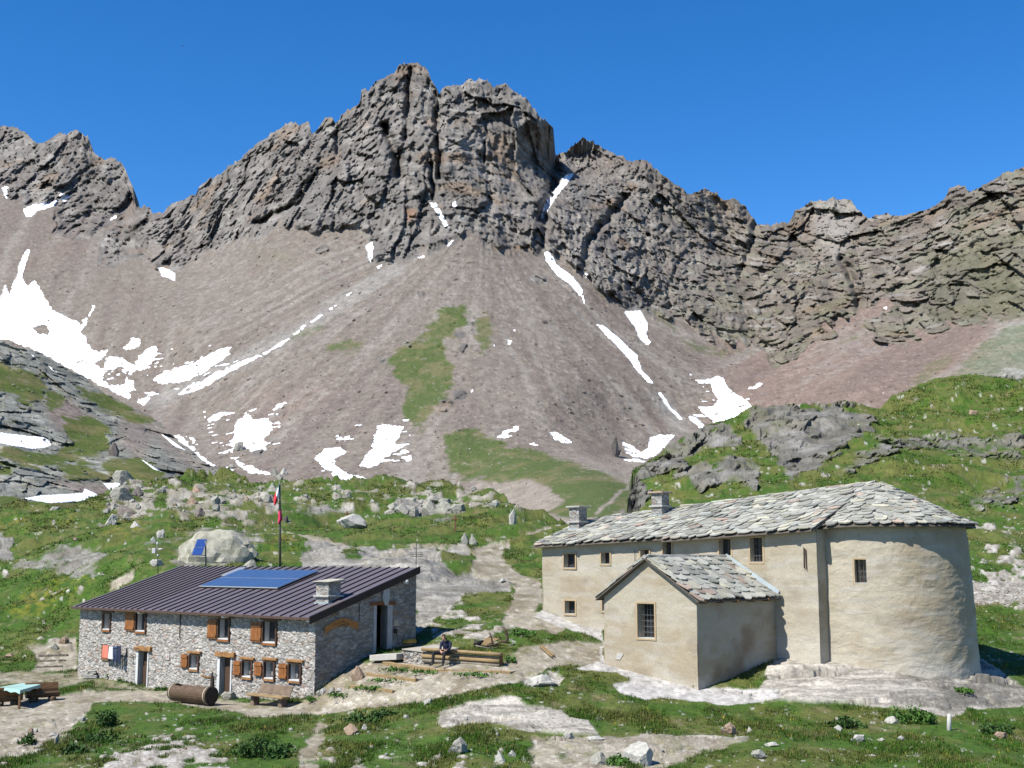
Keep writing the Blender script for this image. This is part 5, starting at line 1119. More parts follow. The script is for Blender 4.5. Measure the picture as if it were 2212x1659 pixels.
boulder(1947, 1604, 28, 10, 'pale', 'broken white stone halfway to the marker post', i=0); boulder(1905, 1605, 22, 7, 'pale', 'half buried greenish white stone in the right meadow', i=4)
boulder(1882, 1638, 32, 5, 'pale', 'thin white sliver of rock in the lower right meadow', i=4, rz=.1); boulder(2168, 1600, 36, 15, 'red', 'brown and white rocks at the right edge under a grass tuft', i=1)
boulder(118, 1614, 16, 30, 'grey', 'upright pale slab leaning on the gravel bank at lower left', i=7, tilt=.15); boulder(112, 1590, 24, 10, 'pale', 'flat white stone above the upright slab at lower left', i=4)
boulder(64, 1588, 15, 12, 'red', 'orange stone on the gravel bank at lower left', i=2); boulder(178, 1563, 24, 9, 'pale', 'white stone where the gravel bank meets the grass', i=1)
boulder(163, 1610, 14, 8, 'pale', 'pale stone in the grass right of the upright slab', i=3); boulder(137, 1396, 34, 18, 'red', 'orange rock on the bank above the steps left of the hut', i=0)
boulder(115, 1408, 20, 14, 'grey', 'square grey block above the steps left of the hut', i=5); boulder(20, 1420, 30, 9, 'red', 'flat orange rock on the left slope below the bright meadow', i=4)
RMS[('lich', 9)] = rock_mesh(333, .8, 1.3, 2); RMS[('lich', 9)].materials.append(mat('lichen_rock', (.30, .29, .215), .95, .3, 7., .8, .08, c2=(.54, .52, .43), detail=10))
boulder(462, 1250, 182, 112, 'lich', 'huge lichen covered boulder just behind the hut roof', i=9, rz=.1, dep=.5, pt=P(464, 1246, 80.5))
boulder(538, 1246, 60, 44, 'grey', 'low rock shoulder on the right of the huge boulder behind the hut', i=4); boulder(341, 1230, 40, 16, 'pale', 'flat pale rock beside the weather mast', i=1)
boulder(343, 1170, 34, 24, 'pale', 'light split rock above the weather mast', i=0); boulder(330, 1180, 16, 14, 'pale', 'smaller rock leaning on the light split rock', i=5); boulder(291, 1152, 26, 14, 'pale', 'pale stone on the middle of the left meadow', i=3)
boulder(236, 1133, 36, 28, 'pale', 'ribbed grey rock jutting from the left meadow', i=6, tilt=.3); boulder(123, 1104, 34, 20, 'grey', 'rounded rock below the lower snow strip', i=1); boulder(160, 1186, 12, 9, 'red', 'small reddish stone on the left rock ledge', i=2)
boulder(1075+9, 1262, 22, 9, 'pale', 'white flat stone lying on the rock ledge beside the path', i=4); boulder(1190, 1228, 26, 14, 'red', 'brownish rock at the edge of the path near the church corner', i=0)
boulder(1215, 1222, 34, 16, 'dark', 'dark hollow rock in the grass bank left of the church', i=1)
boulder(265, 1086, 62, 34, 'grey', 'broad lichen covered boulder at the left end of the knoll', i=1); boulder(294, 1075, 30, 28, 'dark', 'dark sided boulder between broad boulders on the knoll', i=5)
boulder(272, 1110, 60, 34, 'dark', 'long dark boulder casting shade at the foot of the knoll', i=3, tilt=-.3); boulder(240, 1106, 50, 16, 'dark', 'low dark rocks below the left end of the knoll', i=4)
for k, (x_, y_, w_, h_) in enumerate([(866, 1100, 44, 24), (895, 1102, 38, 30), (926, 1105, 46, 34), (962, 1106, 52, 32), (993, 1108, 46, 22), (932, 1072, 50, 18), (965, 1080, 40, 16), (848, 1092, 36, 18)]):
    boulder(x_, y_, w_, h_, 'grey', ['leftmost low block of the outcrop below the knoll top', 'second block of the outcrop, with a dark joint', 'square block in the middle of the outcrop', 'biggest block of the outcrop below the knoll top', 'rightmost sloping block of the outcrop', 'long block on top of the outcrop', 'smaller block on top of the outcrop, right of the long one', 'weathered block on the upper left of the outcrop'][k], i=[5, 0, 5, 3, 1, 4, 1, 6][k], rz=.1)
boulder(1070, 1104, 36, 18, 'pale', 'pale angular rock on the right end of the knoll', i=0); boulder(600, 1034, 20, 16, 'grey', 'grey boulder on the knoll skyline left of the flags', i=5)
def mountain_pt(x, y):
    j = int(np.clip(round((x+380)/(2970/(MNC-1))), 0, MNC-1)); i = int(np.clip(round((y-MCR[j])/(1195-MCR[j])*(MNR-1)), 0, MNR-1)); return MP[i*MNC+j].copy()
def boulderm(x, y, wp, hp, kind, label, i, fn=mountain_pt): return boulder(x, y, wp, hp, kind, label, i=i, pt=fn(x, y))
def lpt(x, y): return P(x, y, float(lY(np.array([x]), np.array([y]))[0])-1.)
boulderm(1327, 985, 34, 52, 'dark', 'dark rock tower standing at the foot of the scree', 7); boulderm(515, 976, 38, 26, 'grey', 'big boulder in front of a snow patch at the foot of the scree', 0)
boulderm(593, 1028, 20, 22, 'grey', 'left of two boulders at the end of the lowest snow strip', 3); boulderm(612, 1028, 22, 18, 'pale', 'right of two boulders at the end of the lowest snow strip', 6)
boulderm(242, 985, 28, 34, 'dark', 'dark reddish block standing out on the left hill', 5, lpt); boulderm(268, 1042, 60, 30, 'grey', 'broad brownish boulder between left hill and knoll', 1, lpt)
boulderm(500, 1012, 26, 12, 'grey', 'low grey boulder at the lower end of the long snow strip', 4)
boulder(2103, 893, 36, 20, 'red', 'pair of brown rocks high on the right meadow', i=1); boulder(2174, 821, 18, 14, 'grey', 'small rock on the skyline of the right hill', i=7)
boulder(2146, 1500, 90, 40, 'pale', 'pale rock shoulder running down to the right of the apse', i=4, rz=-.1) if False else None
def scatter(n, box, s0, s1, kinds, label, group, test=None, mpt=None, asp=(.45, .8), name='boulder'):
    c = 0; tries = 0
    while c < n and tries < n*60:
        tries += 1; x_ = rng.uniform(box[0], box[2]); y_ = rng.uniform(box[1], box[3])
        if mpt is None and y_ < gcrest(x_)+3: continue
        if test and not test(x_, y_): continue
        w_ = s0+(s1-s0)*rng.random()**2.2; boulder(x_, y_, w_, w_*rng.uniform(*asp), kinds[rng.integers(len(kinds))], label, group, pt=None if mpt is None else mpt(x_, y_), name=name, tilt=rng.uniform(-.3, .3)); c += 1
scatter(85, (225, 1030, 620, 1125), 7, 34, ['grey', 'grey', 'grey', 'red', 'grey', 'dark'], 'one of the many broken rocks heaped over the left half of the knoll', 'rocks heaped over the left half of the knoll')
scatter(34, (620, 1035, 1120, 1110), 7, 24, ['grey', 'pale', 'grey'], 'one of the rocks scattered along the right half of the knoll crest', 'rocks scattered along the right half of the knoll', lambda x, y: not (690 < x < 830 and y > 1100))
scatter(14, (2095, 1262, 2215, 1310), 6, 13, ['pale', 'grey', 'pale'], 'one of the loose grey stones in the rubble band right of the church', 'stones of the rubble band right of the church')
scatter(0, (1370, 880, 2212, 1060), 5, 13, ['pale', 'grey'], 'one of the small stones dotting the upper right hill', 'stones dotting the upper right hill', None, None, (.4, .7))
scatter(12, (2095, 1060, 2212, 1440), 5, 12, ['pale', 'grey'], 'one of the small pale stones in the meadow right of the church', 'stones in the meadow right of the church', lambda x, y: not 1258 < y < 1315)
scatter(26, (600, 1560, 2212, 1659), 5, 15, ['pale', 'pale', 'grey'], 'one of the small white stones strewn in the foreground grass', 'small white stones in the foreground grass')
scatter(12, (190, 1590, 520, 1659), 4, 12, ['pale', 'grey', 'red'], 'one of the small stones on the stony patch at the lower left', 'stones on the lower left stony patch')
scatter(8, (0, 1540, 180, 1650), 4, 12, ['pale', 'grey'], 'one of the pebbles on the gravel bank at the lower left', 'pebbles on the gravel bank')
scatter(8, (1560, 1492, 1690, 1512), 5, 16, ['pale', 'grey'], 'one of the stones lying at the foot of the shaded chapel wall', 'stones at the foot of the shaded chapel wall')
scatter(0, (420, 880, 1330, 1020), 3, 12, ['dark', 'grey', 'red', 'pale'], 'one of the fallen boulders at the foot of the scree', 'fallen boulders at the foot of the scree', None, mountain_pt)
scatter(0, (330, 600, 1650, 880), 3, 9, ['dark', 'grey'], 'one of the dark rocks sticking out of the upper scree', 'rocks sticking out of the upper scree', None, mountain_pt)
scatter(0, (100, 860, 430, 1060), 4, 14, ['dark', 'grey', 'pale'], 'one of the broken rocks on the left hill', 'broken rocks on the left hill', lambda x, y: y > np.interp(x, [100, 200, 300, 430], [790, 840, 890, 1000])+15, lpt)
# ---- low wall, log bench, timber steps
Mlog = mat('bench_log', (.24, .165, .085), .8, .25, 3., .4, .01, c2=(.42, .30, .145), stretch=(1, 1, 8)); Mlogg = mat('grey_timber', (.26, .225, .175), .85, .25, 4., .4, .01)
pL = P(871.5, 1424, 55.2); pR = P(929, 1431, 54.45); zt = float(P(871.5, 1400, 55.2)[2]); d = pR[:2]-pL[:2]; Lw = float(np.linalg.norm(d)); a = d/Lw; n = np.array([a[1], -a[0]])
lw = empty('low_stone_wall', (pL[0], pL[1], pL[2]), 'low dry stone wall between hut terrace and log bench', 'wall')
FW = Fr(pL[:2], a, n)
wall('masonry', lambda t: (FW.p(t, 0)[:2], FW.n), 0., Lw, pL[2]-.6, lambda t: zt-.06-.10*t/Lw, [], .045, lambda p, t, z: stone(p, t, z, 5., 7.5, .05, (.46, .42, .36), .35), lw, M_stone)
F2_ = Fr(pL[:2], -n, -a)
wall('masonry', lambda t: (F2_.p(t, 0)[:2], F2_.n), 0., 1.8, pL[2]-.4, lambda t: zt-.06, [], .05, lambda p, t, z: stone(p, t, z, 5., 7.5, .05, (.46, .42, .36), .35), lw, M_stone)
b = B(); b.prism([FW.p(-.05, zt-.06, .06), FW.p(Lw, zt-.15, .06), FW.p(Lw, zt-.10, -2.2), FW.p(-.05, zt-.02, -2.4)], (0, 0, .03)); b.obj('gravel_top', mat('pale_gravel', (.50, .46, .38), .95, .12, 9., .3, .01), lw)
lb = empty('log_bench', (pR[0], pR[1], pR[2]), 'long low bench of stacked logs in front of the grassy bank', 'bench')
pR0 = P(912, 1430, 54.5); pR1 = P(1079, 1442, 53.2); dd = unit(pR1[:2]-pR0[:2]); Lb = float(np.linalg.norm(pR1[:2]-pR0[:2])); FB = Fr(pR0[:2], dd, (dd[1], -dd[0]))
zg0 = pR0[2]+.02; zs_ = (pR1[2]-pR0[2])/Lb
for k, (h0, dp, r_, nm, m_) in enumerate([(.52, .05, .075, 'seat_log', Mlog), (.36, -.05, .06, 'log', Mlogg), (.23, .02, .085, 'log', Mlog), (.06, -.02, .09, 'log', Mlogg)]):
    b = B(); b.tube([FB.p(t, zg0+zs_*t+h0, dp) for t in np.linspace(0, Lb+(.08 if k == 0 else 0), 9)], [r_*(1+.05*math.sin(q*2.)) for q in range(9)], 10); b.obj(nm, m_, lb, True)
b = B(); b.hexa([FB.p(t, zg0+zs_*t+h, dq) for h in (.50, .56) for t, dq in ((0.05, .04), (Lb, .04), (Lb, -.38), (.05, -.38))]); b.obj('seat_board', Mlog, lb, bevel=.01)
b = B(); b.fbox(FB, Lb-.08, Lb+.02, zg0+zs_*Lb-.1, zg0+zs_*Lb+.5, -.34, -.06); b.obj('end_block', M_wood, lb, bevel=.01)
def timber(x0, y0, x1, y1, label, h=.16, up=.10, wd=.14, m_=None, group=None):
    a0, a1 = gp(x0, y0), gp(x1, y1); Y_ = None; r0 = P(x0, y0, a0[1]); r1 = P(x1, y1, a1[1]); ax = r1-r0; L_ = np.linalg.norm(ax); ax /= L_; side = unit([-ax[1], ax[0], 0]); b = B(); N_ = 8
    c0 = (r0+r1)/2; t = empty('timber_step', r0, label, 'step', group)
    for i in range(N_):
        u0, u1 = i/N_, (i+1)/N_; j0, j1 = .02*math.sin(i*2.3+x0), .02*math.sin((i+1)*2.3+x0)
        q0, q1__ = r0+ax*L_*u0, r0+ax*L_*u1
        b.hexa([q0-side*wd/2-UP*.3, q1__-side*wd/2-UP*.3, q1__+side*wd/2-UP*.3, q0+side*wd/2-UP*.3, q0-side*wd/2+UP*(up+j0), q1__-side*wd/2+UP*(up+j1), q1__+side*wd/2+UP*(up+j1), q0+side*wd/2+UP*(up+j0)])
    b.obj('timber', m_ or Mlog, t, bevel=.02)
    b = B(); 
    b.hexa([r0+side*wd/2*1.0-UP*.3, r1+side*wd/2-UP*.3, r1+side*1.5-UP*.3, r0+side*1.5-UP*.3, r0+side*wd/2+UP*(up-.03), r1+side*wd/2+UP*(up-.03), r1+side*1.5+UP*(up-.05), r0+side*1.5+UP*(up-.05)])
    b.obj('gravel_tread', mat('tread_gravel', (.50, .44, .35), .95, .14, 7., .3, .01), t)
    return t
timber(828, 1435, 942, 1451, 'longest timber edge of the terrace, left half under the sitting person', up=.13)
timber(942, 1451, 1104, 1455, 'timber edge of the terrace in front of the log bench', up=.11)
timber(793, 1459, 900, 1472, 'middle timber step below the hut terrace', up=.12)
timber(758, 1485, 850, 1497, 'lowest timber step beside the hut corner', up=.12)
timber(82, 1418, 146, 1416, 'upper timber step on the bank left of the hut', up=.1, m_=Mlogg)
timber(80, 1430, 141, 1428, 'middle timber step on the bank left of the hut', up=.1, m_=Mlogg); timber(76, 1442, 134, 1440, 'lowest timber step on the bank left of the hut', up=.08, m_=Mlogg)
pA_ = P(816, 1415, 56.5); pB_ = P(874, 1412, 55.6); b = B(); ax = unit(pB_-pA_); L_ = np.linalg.norm(pB_-pA_)
b.box((pA_+pB_)/2-UP*.1, ax, unit([-ax[1], ax[0], 0]), UP, L_/2, .55, .13); tag(b.obj('stone_doorstep', mat('pale_concrete', (.55, .53, .48), .9, .1, 4., .3, .01), bevel=.015, org=pA_), 'pale stone step in front of the dark side door', 'step')
# low kerb of rough stones with tufts at the hut corner
for k, (x_, y_, w_, h_) in enumerate([(698, 1500, 26, 16), (716, 1496, 24, 13), (733, 1493, 22, 11), (690, 1504, 16, 14), (655, 1506, 26, 20), (668, 1508, 20, 12)]):
    boulder(x_, y_, w_, h_, ['pale', 'grey', 'pale', 'grey', 'red', 'grey'][k], 'one of the rough stones set along the foot of the hut corner', 'stones at the foot of the hut corner')
# ---- person
def remesh(b, name, m, parent, vox, smooth=True):
    o = b.obj(name, m, parent, smooth); r = o.modifiers.new('remesh', 'REMESH'); r.mode = 'VOXEL'; r.voxel_size = vox; r.use_smooth_shade = True
    s = o.modifiers.new('smooth', 'SMOOTH'); s.factor = .5; s.iterations = 3; return o
Mskin = mat('skin', (.62, .36, .25), .6, .05, 6.); Mtop = mat('navy_jersey', (.014, .018, .05), .85, .3, 8.); Mtr = mat('black_trousers', (.022, .021, .026), .85, .25, 8.); Mhair = mat('brown_hair', (.06, .035, .022), .7, .3, 20.); Mshoe = mat('dark_shoes', (.05, .05, .06), .7, .2, 8.)
PO = P(966, 1436.5, 53.72); PO = PO-UP*.0
pe = empty('person', PO, 'person in navy top and black trousers sitting on the log bench, head bowed', 'person')
def pj(x_, y_, z_): return PO+np.array([x_, y_, z_])
b = B()
hc = pj(-.15, -.23, 1.155); tl = Matrix.Rotation(math.radians(32), 3, 'X') @ Matrix.Rotation(0, 3, 'Z'); Mh = np.array(tl)
b.ell(hc, (.075, .095, .115), 16, 12, Mh); b.ell(hc+Mh@np.array([0, -.03, -.055]), (.058, .070, .065), 12, 10, Mh)
b.tube([pj(-.06, -.08, .95), pj(-.10, -.15, 1.04), hc-UP*.03], [.065, .055, .05], 12)
b.ell(hc+Mh@np.array([0, -.100, -.015]), (.013, .020, .024), 8, 6, Mh); b.ell(hc+Mh@np.array([0, -.085, -.06]), (.026, .012, .008), 8, 6, Mh)
for s in (-1, 1):
    b.ell(hc+Mh@np.array([s*.076, .0, -.01]), (.010, .02, .032), 8, 6, Mh); b.ell(hc+Mh@np.array([s*.03, -.088, .012]), (.014, .008, .008), 8, 6, Mh)
b.tube([pj(-.06, -.06, .62), pj(-.05, -.08, .9)], [.10, .12], 12)
hands = []
for s, el, wr, hd in ((-1, pj(-.275, -.20, .73), pj(-.27, -.37, .61), pj(-.235, -.44, .575)), (1, pj(.135, -.22, .72), pj(-.08, -.40, .60), pj(-.165, -.43, .575))):
    b.tube([pj(-.22 if s < 0 else .12, -.11, .95), el, wr], [.04, .035, .024], 10)
    f = unit(hd-wr); sd_ = unit(np.cross(f, UP)); dn = unit(np.cross(sd_, f))
    b.box(wr+f*.055, f, sd_, dn, .045, .038, .013)
    for k in range(4):
        o_ = wr+f*.095+sd_*(-.028+.0187*k); L_ = [.030, .035, .033, .025][k]
        b.tube([o_, o_+f*L_, o_+f*L_*1.7-UP*.015, o_+f*L_*1.9-UP*.038], [.0085, .008, .0075, .007], 6)
    th = wr+f*.02+sd_*(.036*s); b.tube([th, th+f*.03+sd_*(.022*s)-UP*.005, th+f*.062+sd_*(.018*s)-UP*.016], [.011, .009, .008], 6)
remesh(b, 'body', Mskin, pe, .007)
b = B(); b.tube([pj(-.01, -.02, .50), pj(-.02, -.03, .66), pj(-.04, -.06, .84), pj(-.055, -.085, .95), pj(-.075, -.11, 1.0)], [.155, .145, .165, .135, .08], 16)
b.tube([pj(-.20, -.10, .945), pj(.10, -.08, .945)], [.075, .075], 12)
for s, el, wr in ((-1, pj(-.275, -.20, .73), pj(-.272, -.32, .65)), (1, pj(.135, -.22, .72), pj(.0, -.34, .64))):
    b.tube([pj(-.22 if s < 0 else .12, -.10, .95), (pj(-.25 if s < 0 else .145, -.15, .84)), el, wr], [.075, .062, .052, .046], 12)
remesh(b, 'jersey', Mtop, pe, .012)
b = B(); b.tube([pj(-.14, -.02, .53), pj(.12, -.02, .53)], [.12, .12], 12)
for s, hp_, kn, an in ((-1, pj(-.11, -.04, .53), pj(-.56, -.22, .53), pj(-.60, -.28, .09)), (1, pj(.09, -.05, .53), pj(-.10, -.47, .54), pj(-.15, -.50, .09))):
    b.tube([hp_, (hp_+kn)/2, kn, kn+(an-kn)*.12, (kn+an)/2, an], [.105, .088, .07, .07, .066, .058], 12)
remesh(b, 'trousers', Mtr, pe, .014)
for an, to in ((pj(-.60, -.28, .07), pj(-.76, -.37, .05)), (pj(-.15, -.50, .07), pj(-.19, -.68, .05))):
    b = B(); b.tube([an+UP*.03, an+(to-an)*.1-UP*.01, (an+to)/2-UP*.02, to-UP*.01], [.045, .05, .045, .03], 10); remesh(b, 'shoe', Mshoe, pe, .01)
b = B(); b.ell(hc+Mh@np.array([0, .022, .025]), (.086, .098, .112), 16, 12, Mh); b.tube([hc+Mh@np.array([0, .08, .0]), pj(-.06, -.06, 1.04), pj(-.04, -.01, .93)], [.06, .05, .025], 10); remesh(b, 'hair', Mhair, pe, .01)
# ---- water trough carved from a log
r0 = gp(374, 1517); r1 = gp(457, 1526); rad = .385; ax = unit(v3((r1-r0)[:2])); Lt = np.linalg.norm((r1-r0)[:2]); side = np.array([-ax[1], ax[0], 0]); zc = (r0[2]+r1[2])/2+rad+.06; c0 = np.array([r0[0], r0[1], zc]); r0z = np.array([r0[0], r0[1], zc-rad-.05])
tr = empty('water_trough', r0z, 'hollowed log water trough with a carved spout post, in front of the hut', 'trough')
Mtl = mat('trough_log', (.125, .078, .045), .7, .35, 5., .5, .015, stretch=(1, 1, 3)); Mend = mat('wet_dark_wood', (.045, .033, .026), .7, .3, 6.)
b = B(); n_ = 24; ring_o, ring_i = [], []
A_ = [math.radians(55)+math.radians(290)*k/(n_-1)-math.radians(270)+math.radians(0) for k in range(n_)]
def rp_(u, r, a_): return c0+ax*u+side*(r*math.sin(a_))+UP*(r*math.cos(a_))
A_ = [math.radians(35)+math.radians(290)*k/(n_-1) for k in range(n_)]
Vg = []
for u in (0, .28, .30, Lt-.32, Lt-.30, Lt): Vg += [rp_(u, rad*(1+.015*math.sin(u*5)), a_) for a_ in A_]
b.grid(Vg, 6, n_); Vi = []
for u in (.28, Lt-.30): Vi += [rp_(u, rad*.78, a_) for a_ in A_]
b.grid(Vi, 2, n_)
for ring in (0, n_-1):
    b.add([rp_(.28, rad, A_[ring]), rp_(Lt-.30, rad, A_[ring]), rp_(Lt-.30, rad*.78, A_[ring]), rp_(.28, rad*.78, A_[ring])], [(0, 1, 2, 3)])
b.obj('log_shell', Mtl, tr)
for u0, u1 in ((0, .28), (Lt-.30, Lt)):
    b = B(); b.tube([c0+ax*u0, c0+ax*u1], rad*.985, 28); b.obj('log_end', Mtl if u0 == 0 else Mend, tr)
b = B(); b.tube([c0+ax*(Lt-.02), c0+ax*(Lt+.012)], rad*.94, 28); b.obj('end_face', Mend, tr)
for u in (.10, Lt-.16):
    b = B(); b.tube([c0+ax*u, c0+ax*(u+.05)], rad*1.035, 28); b.obj('hoop', mat('pale_hoop', (.52, .46, .34), .7, .15, 5.), tr)
b = B(); b.prism([rp_(.3, rad*.72, math.radians(-50)), rp_(Lt-.3, rad*.72, math.radians(-50)), rp_(Lt-.3, rad*.72, math.radians(50)), rp_(.3, rad*.72, math.radians(50))], (0, 0, .01)); b.obj('water', M_glass, tr)
cP = c0+ax*(Lt-.05)+side*.05; zt_ = float(P(457, 1452, cP[1])[2])
b = B(); b.tube([cP-UP*(rad+.1), cP+UP*.2, (cP[0], cP[1], zt_-.3), (cP[0]-.02, cP[1], zt_-.12), (cP[0], cP[1], zt_)], [.12, .10, .085, .05, .03], 10); b.obj('spout_post', Mend, tr, True)
b = B(); q = np.array([cP[0], cP[1], zt_-.26]); b.tube([q, q-X3*.25+UP*.04, q-X3*.45+UP*.10, q-X3*.47+UP*.16], [.055, .05, .045, .03], 8); b.obj('spout', M_lint, tr, True)
b = B(); b.tube([q, q+X3*.14+UP*.04, q+X3*.22+UP*.14], [.03, .022, .014], 6); b.obj('branch_stub', Mend, tr, True)
# ---- plank bench in front of the hut
of = 1.15; ta, zs1 = HF.im(531, 1497, of+.35); tb, _ = HF.im(609, 1499, of+.35); zg = float(gat(*HF.p((ta+tb)/2, 0, of)[:2])); t0, t1 = min(ta, tb), max(ta, tb); zs1 = zg+.44
bn = empty('wooden_bench', v3(HF.p((t0+t1)/2, 0, of)[:2], zg), 'rough wooden bench under the lower windows of the hut', 'bench')
Mb = mat('bench_plank', (.20, .145, .10), .8, .25, 3., .4, .01)
b = B(); b.fbox(HF, t0, t1, zs1-.05, zs1+.04, of-.12, of+.36); b.obj('seat', Mlog, bn, bevel=.02)
b = B(); b.prism([HF.p(t0+.0, zs1+.06, of-.14), HF.p(t1-.28, zs1+.06, of-.14), HF.p(t1-.30, zs1+.44, of-.30), HF.p(t0+.02, zs1+.44, of-.30)], v3(HF.n*.06)); b.obj('backrest', Mb, bn, bevel=.015)
for tq in (t0+.35, t1-.22):
    b = B(); b.prism([HF.p(tq-.16, zg-.15, of+.2), HF.p(tq+.16, zg-.15, of+.2), HF.p(tq+.12, zs1-.05, of+.15), HF.p(tq-.04, zs1-.05, of+.15)], v3(-HF.n*.34)); b.obj('leg', Mb, bn, bevel=.02)
# ---- table with a pale cloth and two log seats
zgt = float(gp(45, 1517)[2]); zt_ = zgt+.76; cn = [onz(1.1, 1484.7, zt_), onz(43.3, 1491.6, zt_), onz(87.7, 1479, zt_), onz(49, 1476, zt_)]
cen = sum(cn)/4; Yc = gp(45, 1517)
tbm = empty('garden_table', (cen[0], cen[1], zgt), 'outdoor wooden table on the gravel at the left edge', 'table')
sq = [cen+(q-cen)*1. for q in cn]; k_ = 1.0
b = B(); b.prism([cen+(q-cen)*.97-UP*.03 for q in sq], (0, 0, .03)); b.obj('tabletop', M_wood, tbm)
for q in sq:
    c_ = cen+(q-cen)*.86; b = B(); b.box((c_[0], c_[1], (zgt+zt_)/2-.1), X3, Y3, UP, .045, .045, .40); b.obj('leg', M_wood, tbm, bevel=.008)
b = B(); 
for i in range(4):
    q0, q1__ = cen+(sq[i]-cen)*.86, cen+(sq[(i+1) % 4]-cen)*.86; dx_ = unit(q1__-q0); b.box((q0+q1__)/2-UP*.08, dx_, unit([-dx_[1], dx_[0], 0]), UP, np.linalg.norm(q1__-q0)/2, .015, .045)
b.obj('apron_rail', M_wood, tbm)
b = B(); N_ = 12; Vc = []
top = [[sq[0]*(1-u)*(1-v_)+sq[1]*u*(1-v_)+sq[2]*u*v_+sq[3]*(1-u)*v_+UP*.012 for u in np.linspace(0, 1, N_)] for v_ in np.linspace(0, 1, N_)]
b.grid([q for r in top for q in r], N_, N_)
ed = [top[0][i] for i in range(N_)]+[top[i][-1] for i in range(1, N_)]+[top[-1][i] for i in range(N_-2, -1, -1)]+[top[i][0] for i in range(N_-2, -1, -1)]
dr = [q+(q-cen)*.03-UP*(.13+.03*math.sin(i*1.3)) for i, q in enumerate(ed)]; b.grid(ed+dr, 2, len(ed))
tag(b.obj('tablecloth', mat('mint_cloth', (.42, .66, .60), .6, .06, 3.), None, org=cen), 'pale mint cloth spread over the outdoor table', 'tablecloth')
def logseat(x, y, wpx, label, ang_, L_):
    p = gp(x, y); s = empty('rustic_bench', p, label, 'bench'); ax = np.array([math.cos(ang_), math.sin(ang_), 0]); sd_ = np.array([-ax[1], ax[0], 0]); c_ = p+UP*.42
    b = B(); pr = [(.24*math.cos(t), .24*math.sin(t)-.02) for t in np.linspace(math.pi, 2*math.pi, 10)]
    b.prism([c_-ax*L_/2+sd_*u+UP*v_ for u, v_ in pr], ax*L_); b.obj('seat', Mtl, s, bevel=.01)
    b = B(); pr = [(.17, -.02), (.25, .05), (.32, .33), (.30, .40), (.24, .40), (.17, .12)]
    b.prism([c_-ax*L_/2+sd_*u+UP*v_ for u, v_ in pr], ax*L_); b.obj('backrest', M_wood, s, bevel=.015)
    for k in (-1, 1): b = B(); b.tube([c_+ax*k*L_*.3-sd_*.22-UP*.34, c_+ax*k*L_*.3+sd_*.22-UP*.34], .15, 12); b.obj('leg', Mtl, s, True)
logseat(92, 1514, 60, 'log seat with backrest on the right of the outdoor table', .55, 1.45)
logseat(12, 1524, 60, 'log seat cut by the left edge, in front of the outdoor table', .62+math.pi, 1.3)
# ---- washing line
tl0, zl0 = HF.im(*q1(246, 672), .35); tl1, zl1 = HF.im(*q1(456, 697), .35); b = B(); b.tube([HF.p(tl0+(tl1-tl0)*u, zl0+(zl1-zl0)*u-.06*math.sin(math.pi*u), .35) for u in np.linspace(0, 1, 12)], .007, 5)
b.box(HF.p(tl0, zl0, .18), v3(HF.a), v3(HF.n), UP, .015, .19, .015); b.box(HF.p(tl1, zl1, .18), v3(HF.a), v3(HF.n), UP, .015, .19, .015)
tag(b.obj('washing_line', M_steel, org=HF.p(tl0, zl0)), 'washing line strung along the left front of the hut', 'washing line')
def cloth(name, xa, xb, ya, yb, m_, label, cat, split=False, rag=0.):
    t0, z1 = HF.im(*q1(xb, ya), .35); t1, _ = HF.im(*q1(xa, ya), .35); _, z0 = HF.im(*q1((xa+xb)/2, yb), .35); b = B(); nu, nv_ = 12, 12
    rngs = [(t0, t1)] if not split else [(t0, (t0+t1)/2-.02), ((t0+t1)/2+.02, t1)]
    for k, (ta, tb) in enumerate(rngs):
        Vc = []
        for side_ in (0, .02):
            for j in range(nv_):
                v_ = j/(nv_-1); spread = 1+.10*v_
                for i in range(nu):
                    u = i/(nu-1); tm = (ta+tb)/2+(ta-tb)*(.5-u)*-spread*.80; Vc.append(HF.p(tm, z1-(z1-z0)*v_*(1-rag*.08*math.sin(u*5+k)), .35+side_+.03*v_*math.sin(u*9+k*2+v_*2)))
        b.grid(Vc[:nu*nv_], nv_, nu); b.grid(Vc[nu*nv_:], nv_, nu)
    if split: b.fbox(HF, t0, t1, z1-.12, z1+.01, .34, .38)
    return tag(b.obj(name, m_, None, True, org=HF.p((t0+t1)/2, z0, .35)), label, cat)
cloth('towel', 257, 296, 677, 750, mat('coral_towel', (.85, .25, .17), .85, .06, 5.), 'coral red towel hanging on the washing line', 'towel')
cloth('towel', 295, 323, 684, 758, mat('white_towel', (.85, .85, .85), .85, .04, 5.), 'white towel hanging beside the coral one', 'towel')
cloth('trousers', 322, 345, 684, 775, mat('blue_jeans', (.05, .08, .16), .85, .2, 5.), 'blue jeans hanging on the washing line beside the white towel', 'trousers', True)
cloth('jacket', 345, 372, 680, 783, mat('navy_cloth', (.022, .03, .07), .85, .2, 5.), 'dark navy garment hanging at the right of the jeans', 'jacket', rag=1)
cloth('sock', 400, 409, 692, 745, Mtr, 'small dark garment hanging alone near the left door', 'clothing', rag=1)
